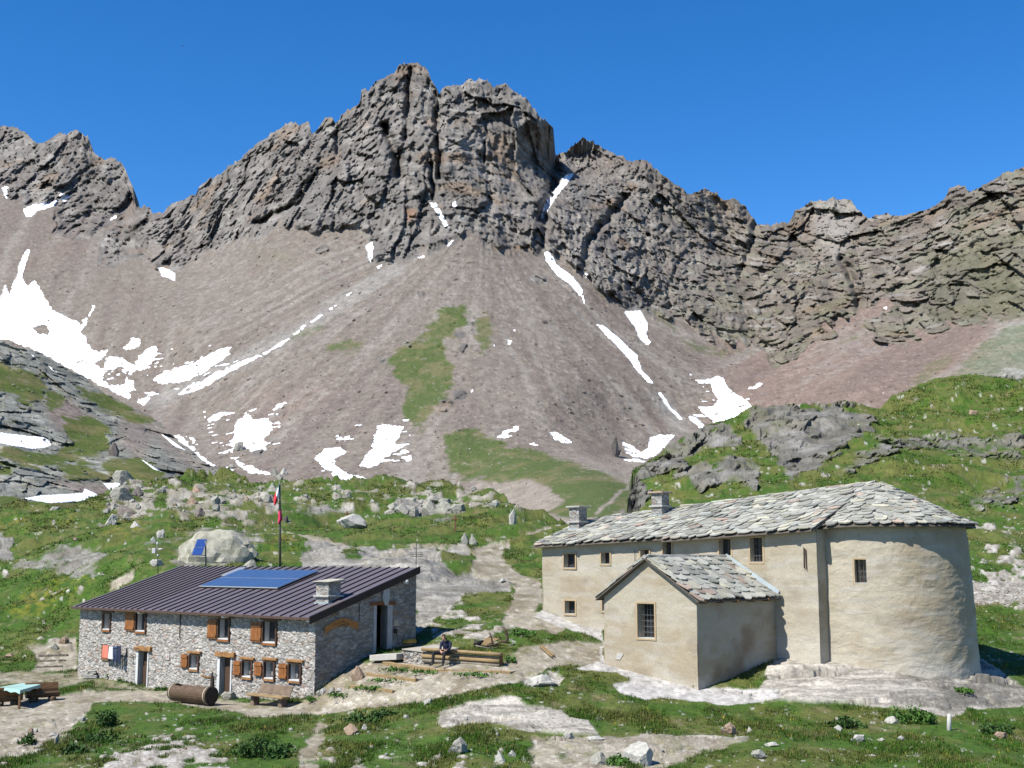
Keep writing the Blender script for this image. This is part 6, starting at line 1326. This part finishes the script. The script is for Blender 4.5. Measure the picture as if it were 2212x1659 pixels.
# ---- mast with two solar modules, weather mast, flagpole
def q3z(zx, zy): return 331.2+.16276*zx, 1029.6+.16276*zy
YM = 76.; p0_ = P(445, 1245, YM); ms = empty('solar_mast', p0_, 'steel pole with two tilted blue solar modules behind the hut', 'solar panel')
b = B(); b.tube([p0_, P(444, 1168, YM)], .045, 8); b.tube([P(444.6, 1214, YM), P(470, 1215, YM)], .025, 6); b.tube([P(444.6, 1200, YM), P(432, 1199.5, YM-.3)], .025, 6); b.obj('pole', M_steel, ms, True)
c4 = [P(412.6, 1199.2, YM-.7), P(436.2, 1200, YM-.45), P(448.7, 1164.4, YM+.15), P(425.6, 1164.2, YM-.1)]
nr_ = unit(np.cross(c4[1]-c4[0], c4[3]-c4[0])); nr_ = nr_ if nr_[1] < 0 else -nr_
b = B(); b.prism(c4, -nr_*.04); b.obj('module_frame', M_alu, ms)
Mcell = mat('blue_cells', (.05, .12, .42), .3, .15, 5., spec=.6)
for v0, v1 in ((.03, .48), (.52, .97)):
    qq = lambda u, v_: (c4[0]*(1-u)+c4[1]*u)*(1-v_)+(c4[3]*(1-u)+c4[2]*u)*v_
    b = B(); b.prism([qq(.07, v0)+nr_*.004, qq(.93, v0)+nr_*.004, qq(.93, v1)+nr_*.004, qq(.07, v1)+nr_*.004], nr_*.006); b.obj('solar_module', Mcell, ms)
YW = 76.5; p0_ = P(341.5, 1246, YW); ws = empty('weather_mast', p0_, 'thin weather mast with white instruments behind the left end of the roof', 'weather station')
b = B(); b.tube([p0_, P(339.5, 1170, YW)], .028, 8); b.tube([P(333, 1188, YW), P(348, 1187, YW)], .018, 6); b.obj('pole', M_steel, ws, True)
b = B(); c_ = P(333, 1190, YW); b.box(c_, X3, Y3, UP, .11, .11, .16); b.obj('instrument_box', M_white, ws, bevel=.02)
b = B(); b.ell(P(347, 1186.5, YW), (.16, .16, .06)); b.obj('dish', M_white, ws, True)
b = B(); b.ell(P(340, 1174, YW), (.07, .07, .1)); b.obj('sensor', M_white, ws, True); b = B(); b.ell(P(341, 1200, YW), (.07, .07, .08)); b.obj('sensor', M_alu, ws, True)
YF = 76.; p0_ = P(605, 1245, YF); fp = empty('flagpole', p0_, 'tall grey flagpole rising behind the ridge of the hut', 'flagpole')
b = B(); b.tube([p0_, P(605, 1120, YF), P(604.5, 1038.6, YF)], [.075, .06, .04], 10); b.obj('pole', M_steel, fp, True)
def flag(poly_l, poly_r, cols, label, y0, y1, Yd_):
    """hanging cloth between a left and a right outline given row by row"""
    nr_, nc_ = 26, 9; V_ = []; C_ = []
    for j in range(nr_):
        v_ = j/(nr_-1); yy = y0+(y1-y0)*v_; xl = np.interp(yy, [q[1] for q in poly_l], [q[0] for q in poly_l]); xr = np.interp(yy, [q[1] for q in poly_r], [q[0] for q in poly_r])
        for i in range(nc_):
            u = i/(nc_-1); V_.append(P(xl+(xr-xl)*u, yy, Yd_+.10*math.sin(u*7+v_*2)-.05)); C_.append(cols(u, v_))
    b = B(); b.grid(V_, nr_, nc_); b.c = [tuple(c) for c in C_]
    o = b.obj('flag', M_flag, None, True, org=P((xl+xr)/2, y1, Yd_)); s = o.modifiers.new('thick', 'SOLIDIFY'); s.thickness = .01; tag(o, label, 'flag')
M_flag, t_, b_ = nodes('flag_cloth'); at_ = t_.nodes.new('ShaderNodeAttribute'); at_.attribute_name = 'Col'; t_.links.new(at_.outputs['Color'], b_.inputs['Base Color']); b_.inputs['Roughness'].default_value = .85
G_, W_, R_c = (.02, .13, .08), (.6, .6, .6), (.50, .02, .03)
def ci(u, v_):
    s = v_*1.25-(u-.5)*.55
    return G_ if s < .22 else (W_ if s < .72 else R_c)
def fq(zx, zy): return q3z(zx, zy)
flag([fq(1668, 95), fq(1640, 160), fq(1605, 260), fq(1594, 300), fq(1604, 385)], [fq(1676, 95), fq(1674, 160), fq(1672, 260), fq(1645, 330), fq(1612, 386)], ci, 'green white and red flag hanging limp near the top of the pole', fq(0, 95)[1], fq(0, 386)[1], YF-.12)
flag([fq(1678, 290), fq(1662, 430), fq(1656, 520), fq(1652, 620)], [fq(1682, 290), fq(1698, 430), fq(1714, 570), fq(1668, 625)], lambda u, v_: (.012, .012, .02) if v_ < .46+.05*math.sin(u*5) else (.42, .015, .07), 'black and dark red flag hanging limp below the tricolour', fq(0, 290)[1], fq(0, 625)[1], YF-.16)
# ---- crosses, marker post, sledge, poles, small things
for x_, ya, yb, bw, lab in ((983.5, 1113, 1155, 12, 'dark wooden cross standing in the meadow'), (749.6, 1104, 1130, 8, 'small dark cross behind the big pale boulder')):
    g = gp(x_, yb); Yc_ = g[1]+(2.5 if x_ < 800 else 0); c_ = empty('wooden_cross', P(x_, yb, Yc_), lab, 'cross'); b = B(); q0, q1__ = P(x_, yb+3, Yc_), P(x_, ya, Yc_); h_ = (q1__[2]-q0[2])/2; b.box((q0+q1__)/2, X3, Y3, UP, .07, .05, h_); b.obj('upright', M_wood, c_, bevel=.01)
    b = B(); b.box(P(x_, ya+(yb-ya)*.2, Yc_-.06), X3, Y3, UP, bw*Yc_/2727/2+.08, .03, .05); b.obj('crossbar', M_wood, c_, bevel=.01)
g = gp(2050, 1582); q0, q1__ = P(2050, 1584, g[1]), P(2050.5, 1542, g[1]); b = B(); b.tube([q0-UP*.1, (q0+q1__)/2, q1__-UP*.05, q1__], [.085, .08, .075, .04], 8); mp = empty('marker_post', g, 'short white marker post in the grass below the apse', 'post'); b.obj('post', mat('chipped_white', (.62, .61, .56), .8, .15, 6.), mp, True)
b = B(); b.tube([q0-UP*.1, q0+UP*.06], [.13, .12], 10); b.obj('base', M_grey, mp)
def zf(zx, zy, dY=0.): x_, y_ = 892.8+.10416*zx, 1310.4+.10416*zy; return P(x_, y_, YS+dY)
YS = float(gp(1052, 1400)[1])-.3; sl_ = empty('sledge', gp(1052, 1402), 'old wooden slatted hay sledge with curved runners on the bank', 'sledge')
for k in range(5):
    u = k/5.; a0, a1, b0, b1 = zf(1340+180*u, 780+30*u, .3-.25*u), zf(1340+180*(u+.16), 780+30*(u+.16), .3-.25*(u+.16)), zf(1570+230*u, 630+50*u, .9-.25*u), zf(1570+230*(u+.16), 630+50*(u+.16), .9-.25*(u+.16))
    b = B(); b.prism([a0, a1, b1, b0], (0, 0, .035)); b.obj('slat', Mlog, sl_)
for k, pts in enumerate([[(1290, 810), (1450, 845), (1660, 882)], [(1860, 420), (1925, 520), (1955, 610), (1945, 690), (1900, 728), (1810, 715)], [(1580, 540), (1620, 640), (1645, 770), (1640, 800)], [(1500, 820), (1700, 780), (1830, 720), (2000, 752)]]):
    b = B(); b.tube([zf(px, py, .1 if k != 1 else .6) for px, py in pts], .04 if k != 1 else .055, 7); b.obj('runner' if k != 2 else 'upright', M_door if k != 0 else Mlogg, sl_, True)
b = B(); b.tube([zf(1570, 625, .8), zf(1810, 660, .7)], .03, 6); b.obj('crossbar', M_door, sl_, True)
b = B(); b.tube([zf(1260, 740, .2), zf(1350, 770, .2), zf(1440, 720, .5)], [.10, .12, .07], 8); b.tube([zf(1280, 760, .2), zf(1290, 830, .1)], .03, 6); tag(b.obj('bag', M_iron, None, True, org=zf(1300, 800)), 'dark bundle lying on the front end of the sledge', 'bag')
for k, (x0, y0, x1, y1) in enumerate(((1167, 1400, 1192, 1423), (1172, 1399, 1197, 1421))):
    q0, q1__ = gp(x0, y0)+UP*.08, gp(x1, y1)+UP*.10; b = B(); b.tube([q0, q1__], [.05, .045], 7); tag(b.obj('pole', Mlog, None, True, org=q0), ['left of two peeled poles lying by the path to the chapel', 'right of two peeled poles lying by the path to the chapel'][k], 'pole')
q0 = HS.p(HS.im(857, 1415)[0], 0, .35); zb_ = float(P(857, 1416, q0[1])[2]); q0[2] = zb_; q1__ = HS.p(HS.im(852, 1364)[0], 0, .08); q1__[2] = float(P(852, 1364, q1__[1])[2]); br_ = empty('broom', q0, 'dark broom leaning on the hut beside the side door', 'broom')
b = B(); b.tube([q0, q1__], .014, 6); b.obj('handle', M_iron, br_); b = B(); b.box(q1__+UP*.02, v3(HS.a), v3(HS.n), UP, .10, .04, .10); b.obj('broom_head', M_iron, br_, bevel=.02)
q0 = HS.p(HS.im(852, 1416)[0], 0, .3); q0[2] = zb_; bk_ = empty('bucket', q0, 'small pale bucket standing beside the side door', 'bucket'); b = B(); b.tube([q0, q0+UP*.24], [.09, .12], 12); b.obj('pail', M_grey, bk_, True); b = B(); b.tube([q0+UP*.24-X3*.12, q0+UP*.36, q0+UP*.24+X3*.12], .008, 5); b.obj('bail_handle', M_iron, bk_)
q0 = gp(885, 1392); b = B()
pp = P(885, 1386, float(HS.p(HD-.5, 0, .35)[1])); b.box(pp, v3(HS.a), v3(HS.n), UP, .30, .16, .05); b.box(pp+UP*.08, v3(HS.a), v3(HS.n), UP, .27, .14, .028); tag(b.obj('timber_offcuts', mat('yellow_wood', (.50, .33, .06), .7, .15, 4.), bevel=.01, org=pp), 'yellow timber offcuts stacked against the end of the side wall', 'wood pile')
g = gp(197, 1468); b = B()
for k in range(5): b.box(g+UP*(.05+.08*k)+X3*rng.uniform(-.06, .06), rot(X3, rng.uniform(-.3, .3)), rot(Y3, rng.uniform(-.3, .3)), UP, .36-.04*k, .25, .038)
tag(b.obj('stone_pile', M_rk['pale'], bevel=.015, org=g), 'little pile of flat stones at the left corner of the hut', 'stone pile')
# ---- bird
bp_ = P(547.8*.72, 138.5*.72, 420.); b = B(); k = 420/2727.*1.0
bd = empty('bird', bp_, 'lone dark bird soaring in the sky at upper left', 'bird')
b.tube([bp_-X3*k*1.6, bp_, bp_+X3*k*1.8+UP*k*.2], [k*.3, k*.85, k*.2], 8)
b.add([bp_+UP*k*.3, bp_-X3*k*3.2+UP*k*4.2, bp_-X3*k*1.6+UP*k*.9, bp_-X3*k*3.0+UP*k*4.0+Y3*k*.6], [(0, 1, 2), (0, 1, 3), (1, 2, 3), (0, 2, 3)]); b.add([bp_, bp_+X3*k*2.9+UP*k*1.0, bp_+X3*k*1.2-UP*k*.6, bp_+X3*k+Y3*k*.6], [(0, 1, 2), (0, 1, 3), (1, 2, 3), (0, 2, 3)])
b.obj('body', M_iron, bd)
# ---- plants
def leafmat(name, c): return mat(name, c, .7, .45, 2.5, spec=.25)
M_leaf = leafmat('weed_leaves', (.045, .105, .018)); M_leaf2 = leafmat('bright_leaves', (.075, .17, .025)); M_stem = mat('plant_stem', (.12, .10, .04))
def shrub(x, y, wp, hp, label, m_=None, n=420, group=None):
    g = gp(x, y); k = g[1]/2727.; w_ = wp*k/2; h_ = hp*k; s = empty('shrub', g, label, 'plant', group); b = B(); dpt = min(w_, .9)
    cl = [(rng.uniform(-1, 1), rng.uniform(-1, 1), rng.uniform(.45, 1.0)) for _ in range(int(7+wp/8))]
    for i in range(int(n*(wp*hp/2500.)**.7)+60):
        c = cl[rng.integers(len(cl))]; cx_ = c[0]*w_*.8+rng.normal()*w_*.16; cy_ = c[1]*dpt*.7+rng.normal()*.12; ht = h_*c[2]*(1-.35*abs(c[0]))*rng.uniform(.1, 1)
        q = g+np.array([cx_, cy_, ht]); L_ = rng.uniform(.05, .11); d1 = unit(rng.normal(size=3)+UP*.4); d2 = unit(np.cross(d1, rng.normal(size=3)))
        b.add([q-d1*L_, q+d2*L_*.42, q+d1*L_, q-d2*L_*.42], [(0, 1, 2, 3)])
    b.obj('foliage', m_ or M_leaf, s); b = B()
    b.tube([g-UP*.05, g+UP*h_*.3+X3*.02, g+UP*h_*.6], .014, 5)
    b.obj('stem', M_stem, s)
shrub(570, 1636, 130, 50, 'wide leafy shrub in the foreground left of the small path'); shrub(225, 1572, 46, 42, 'dark green shrub on the bank left of the trough'); shrub(215, 1600, 70, 24, 'low weeds on the bank under the dark green shrub')
shrub(1965, 1562, 90, 40, 'bright green nettles at the foot of the rock under the apse', M_leaf2); shrub(1995, 1566, 60, 30, 'right clump of nettles below the rock', M_leaf2); shrub(1830, 1573, 80, 26, 'dark spiky weeds left of the nettles')
shrub(780, 1562, 110, 26, 'dark clump of dock leaves in the foreground meadow'); shrub(830, 1528+20, 60, 20, 'right end of the dock leaf clump'); shrub(2150, 1588, 80, 26, 'weeds at the right edge beside the marker post'); shrub(62, 1610, 30, 24, 'round bush on the gravel bank at lower left'); shrub(160, 1632, 46, 24, 'weeds at the bottom of the gravel bank')
shrub(245, 1470, 26, 24, 'green bush at the foot of the hut front, left of the left door', M_leaf2, 300); shrub(270, 1478, 36, 12, 'low weeds between green bush and left door', M_leaf2, 200); shrub(345, 1492, 40, 10, 'weeds at the foot of the wall right of the left door', M_leaf2, 200)
shrub(1330, 1652, 60, 24, 'weeds growing round the biggest white boulder', M_leaf2); shrub(1130, 1374, 60, 16, 'green tussock on the bank behind the sledge', M_leaf2); shrub(2080, 1500, 40, 14, 'green weeds in the crack of the pale rock right of the apse', M_leaf2)
shrub(880, 1449, 100, 9, 'grass fringe under the long timber edge', M_leaf2, 260); shrub(845, 1472, 90, 8, 'grass fringe under the middle timber step', M_leaf2, 260); shrub(735, 1503, 60, 12, 'grass fringe between hut corner and lowest step', M_leaf2, 260); shrub(1100, 1430, 30, 18, 'grass beside the right end of the log bench', M_leaf2, 260)
# ---- turf: short blades over the meadow ground near the camera
wg = GGRASS*(GV[:, 1] < 74)*(GYI < 1700)*(GX > -60)*(GX < 2270); idx = np.where(wg > .5)[0]
tuft = fbm(GV[idx]*[.8, .5, .5], 3, 777); pr = np.clip(.25+tuft*1.6, .03, 1.4); pr /= pr.sum(); N_ = 62000
pick = rng.choice(idx, N_, p=pr); tv = fbm(GV[pick]*[.8, .5, .5], 3, 777)
base_ = GV[pick]+np.stack([rng.normal(0, .05, N_), rng.normal(0, .12, N_), np.zeros(N_)], 1)
NB = 4; Vb = []; hgt = (.05+.09*rng.random(N_)+.18*np.clip(tv, 0, 1)*rng.random(N_))
cb_ = GCOL[pick]*(0.65+.7*rng.random(N_))[:, None]*[.95, 1.08, .8]; dr_ = rng.random(N_) < .12; cb_[dr_] = np.array([.19, .16, .06])*(.7+.6*rng.random(dr_.sum()))[:, None]; yl_ = rng.random(N_) < .006; cb_[yl_] = [.5, .42, .05]; Vall = []; Call = []
for k in range(NB):
    a_ = rng.uniform(0, 2*math.pi, N_); o_ = np.stack([np.cos(a_)*.04, np.sin(a_)*.04, a_*0], 1)*rng.random(N_)[:, None]*2; w__ = np.stack([np.cos(a_+1.5), np.sin(a_+1.5), a_*0], 1)*.014
    lean = np.stack([np.cos(a_)*.35, np.sin(a_)*.35, a_*0+1], 1)*(hgt*rng.uniform(.6, 1.1, N_))[:, None]
    b0 = base_+o_-[0, 0, .02]; Vall.append(np.stack([b0-w__, b0+w__, b0+lean], 1)); Call.append(np.repeat(cb_[:, None], 3, 1))
Va = np.concatenate(Vall).reshape(-1, 3); Ca = np.concatenate(Call).reshape(-1, 3); Qa = np.arange(len(Va)).reshape(-1, 3)
M_blade = terrain_mat('grass_blades', 2., 5., .15, 0., .01, .8)
wg2 = GGRASS*(GV[:, 1] > 66)*(GV[:, 1] < 168)*(GYI < 1460)*(GX > -60)*(GX < 2270); idx2 = np.where(wg2 > .5)[0]; N2 = 46000
t2 = fbm(GV[idx2]*[.35, .2, .3], 4, 778); pr2 = np.clip(.2+t2*2., .02, 1.4); pr2 /= pr2.sum(); pk2 = rng.choice(idx2, N2, p=pr2); sc2 = GV[pk2][:, 1]/70.
hg2 = (.06+.11*rng.random(N2)**2)*sc2; cb2 = GCOL[pk2]*(.6+.75*rng.random(N2))[:, None]*[.95, 1.05, .8]; dry = rng.random(N2) < .16; cb2[dry] = np.array([.17, .15, .06])*(.7+.6*rng.random(dry.sum()))[:, None]; yf = rng.random(N2) < .012; cb2[yf] = [.42, .34, .03]
for k in range(3):
    a_ = rng.uniform(0, 2*math.pi, N2); w__ = np.stack([np.cos(a_+1.5), np.sin(a_+1.5), a_*0], 1)*(.024*sc2)[:, None]; o_ = np.stack([np.cos(a_), np.sin(a_), a_*0], 1)*(rng.random(N2)*.12*sc2)[:, None]
    lean = np.stack([np.cos(a_)*.5, np.sin(a_)*.5, a_*0+1], 1)*(hg2*rng.uniform(.6, 1.1, N2))[:, None]; b0 = GV[pk2]+o_-[0, 0, .02]
    Va = np.concatenate([Va, np.stack([b0-w__, b0+w__, b0+lean], 1).reshape(-1, 3)]); Ca = np.concatenate([Ca, np.repeat(cb2[:, None], 3, 1).reshape(-1, 3)])
Qa = np.arange(len(Va)).reshape(-1, 3)
tag(mk('grass', Va, Qa, M_blade, Ca, False), 'short green turf of the meadow around the two buildings', 'grass', kind='stuff')

# ---- uncounted small stones: one mesh per area
ico = bmesh.new(); bmesh.ops.create_icosphere(ico, subdivisions=1, radius=1); IV = np.array([v.co[:] for v in ico.verts]); IF = np.array([[v.index for v in f.verts] for f in ico.faces]); ico.free()
def stones(name, n, boxes, s0, s1, cols, label, fn, test=None):
    Vs_, Qs_, Cs_ = [], [], []; c = 0
    for bx, wt in boxes:
        for _ in range(int(n*wt)):
            x_ = rng.uniform(bx[0], bx[2]); y_ = rng.uniform(bx[1], bx[3])
            if fn is None and y_ < gcrest(x_)+2: continue
            if test and not test(x_, y_): continue
            p = gz(x_, y_) if fn is None else fn(x_, y_); k = p[1]/2727.*(s0+(s1-s0)*rng.random()**3)/2
            v_ = IV*(1+rng.normal(0, .22, (len(IV), 1)))*[1, .8, rng.uniform(.4, .7)]; a_ = rng.uniform(0, 6.3); v_ = np.stack([v_[:, 0]*math.cos(a_)-v_[:, 1]*math.sin(a_), v_[:, 0]*math.sin(a_)+v_[:, 1]*math.cos(a_), v_[:, 2]], 1)
            Vs_.append(v_*k+p); Qs_.append(IF+len(IV)*c); Cs_.append(np.tile(np.array(cols[rng.integers(len(cols))])*rng.uniform(.7, 1.15), (len(IV), 1))); c += 1
    return tag(mk(name, np.concatenate(Vs_), np.concatenate(Qs_), M_sto, np.concatenate(Cs_), False), label, 'stones', kind='stuff')
M_sto = terrain_mat('loose_stone', 4., 8., .2, .3, .03)
gr_, pa_, dk_, rd_ = (.33, .325, .28), (.52, .50, .45), (.13, .115, .10), (.27, .19, .14)
stones('stones', 1, [((225, 1030, 620, 1125), 700), ((620, 1035, 1120, 1112), 260), ((0, 1090, 240, 1220), 60), ((2090, 1260, 2220, 1312), 420), ((190, 1590, 520, 1659), 260), ((0, 1530, 190, 1659), 160), ((600, 1520, 2212, 1659), 260), ((900, 1320, 1130, 1400), 90)], 3, 9, [gr_, gr_, pa_, rd_, gr_], 'loose stones too many to count lying among the grass', None)
stones('stones', 1, [((1380, 840, 2212, 1060), 170), ((2092, 1060, 2212, 1440), 200)], 2., 6.5, [pa_, gr_], 'small pale stones sprinkled over the right hill', None)
stones('stones', 1, [((420, 860, 1340, 1040), 900), ((300, 560, 1700, 860), 260), ((0, 480, 400, 800), 260), ((1500, 740, 2200, 880), 250)], 1.6, 6.5, [(.17, .15, .135), dk_, gr_, rd_, pa_, gr_, rd_], 'fallen blocks sprinkled over the scree slopes', mountain_pt)
stones('stones', 1, [((0, 800, 470, 1060), 330)], 2.5, 10, [gr_, dk_, gr_], 'broken rock lying on the left hill', lpt, lambda x, y: y > np.interp(x, [0, 100, 200, 300, 430, 480], [740, 785, 840, 890, 1000, 1020])+8)
for k, (x_, y_, w_) in enumerate([(920, 1453, 60), (800, 1489, 80), (1030, 1459, 100), (680, 1512, 50), (620, 1516, 50)]):
    shrub(x_, y_, w_, 8, ['grass tufts at the right half of the longest timber edge', 'grass tufts under the lowest timber step', 'grass tufts under the timber edge before the bench', 'grass tufts at the foot of the hut corner', 'grass tufts behind the plank bench'][k], M_leaf2, 220)
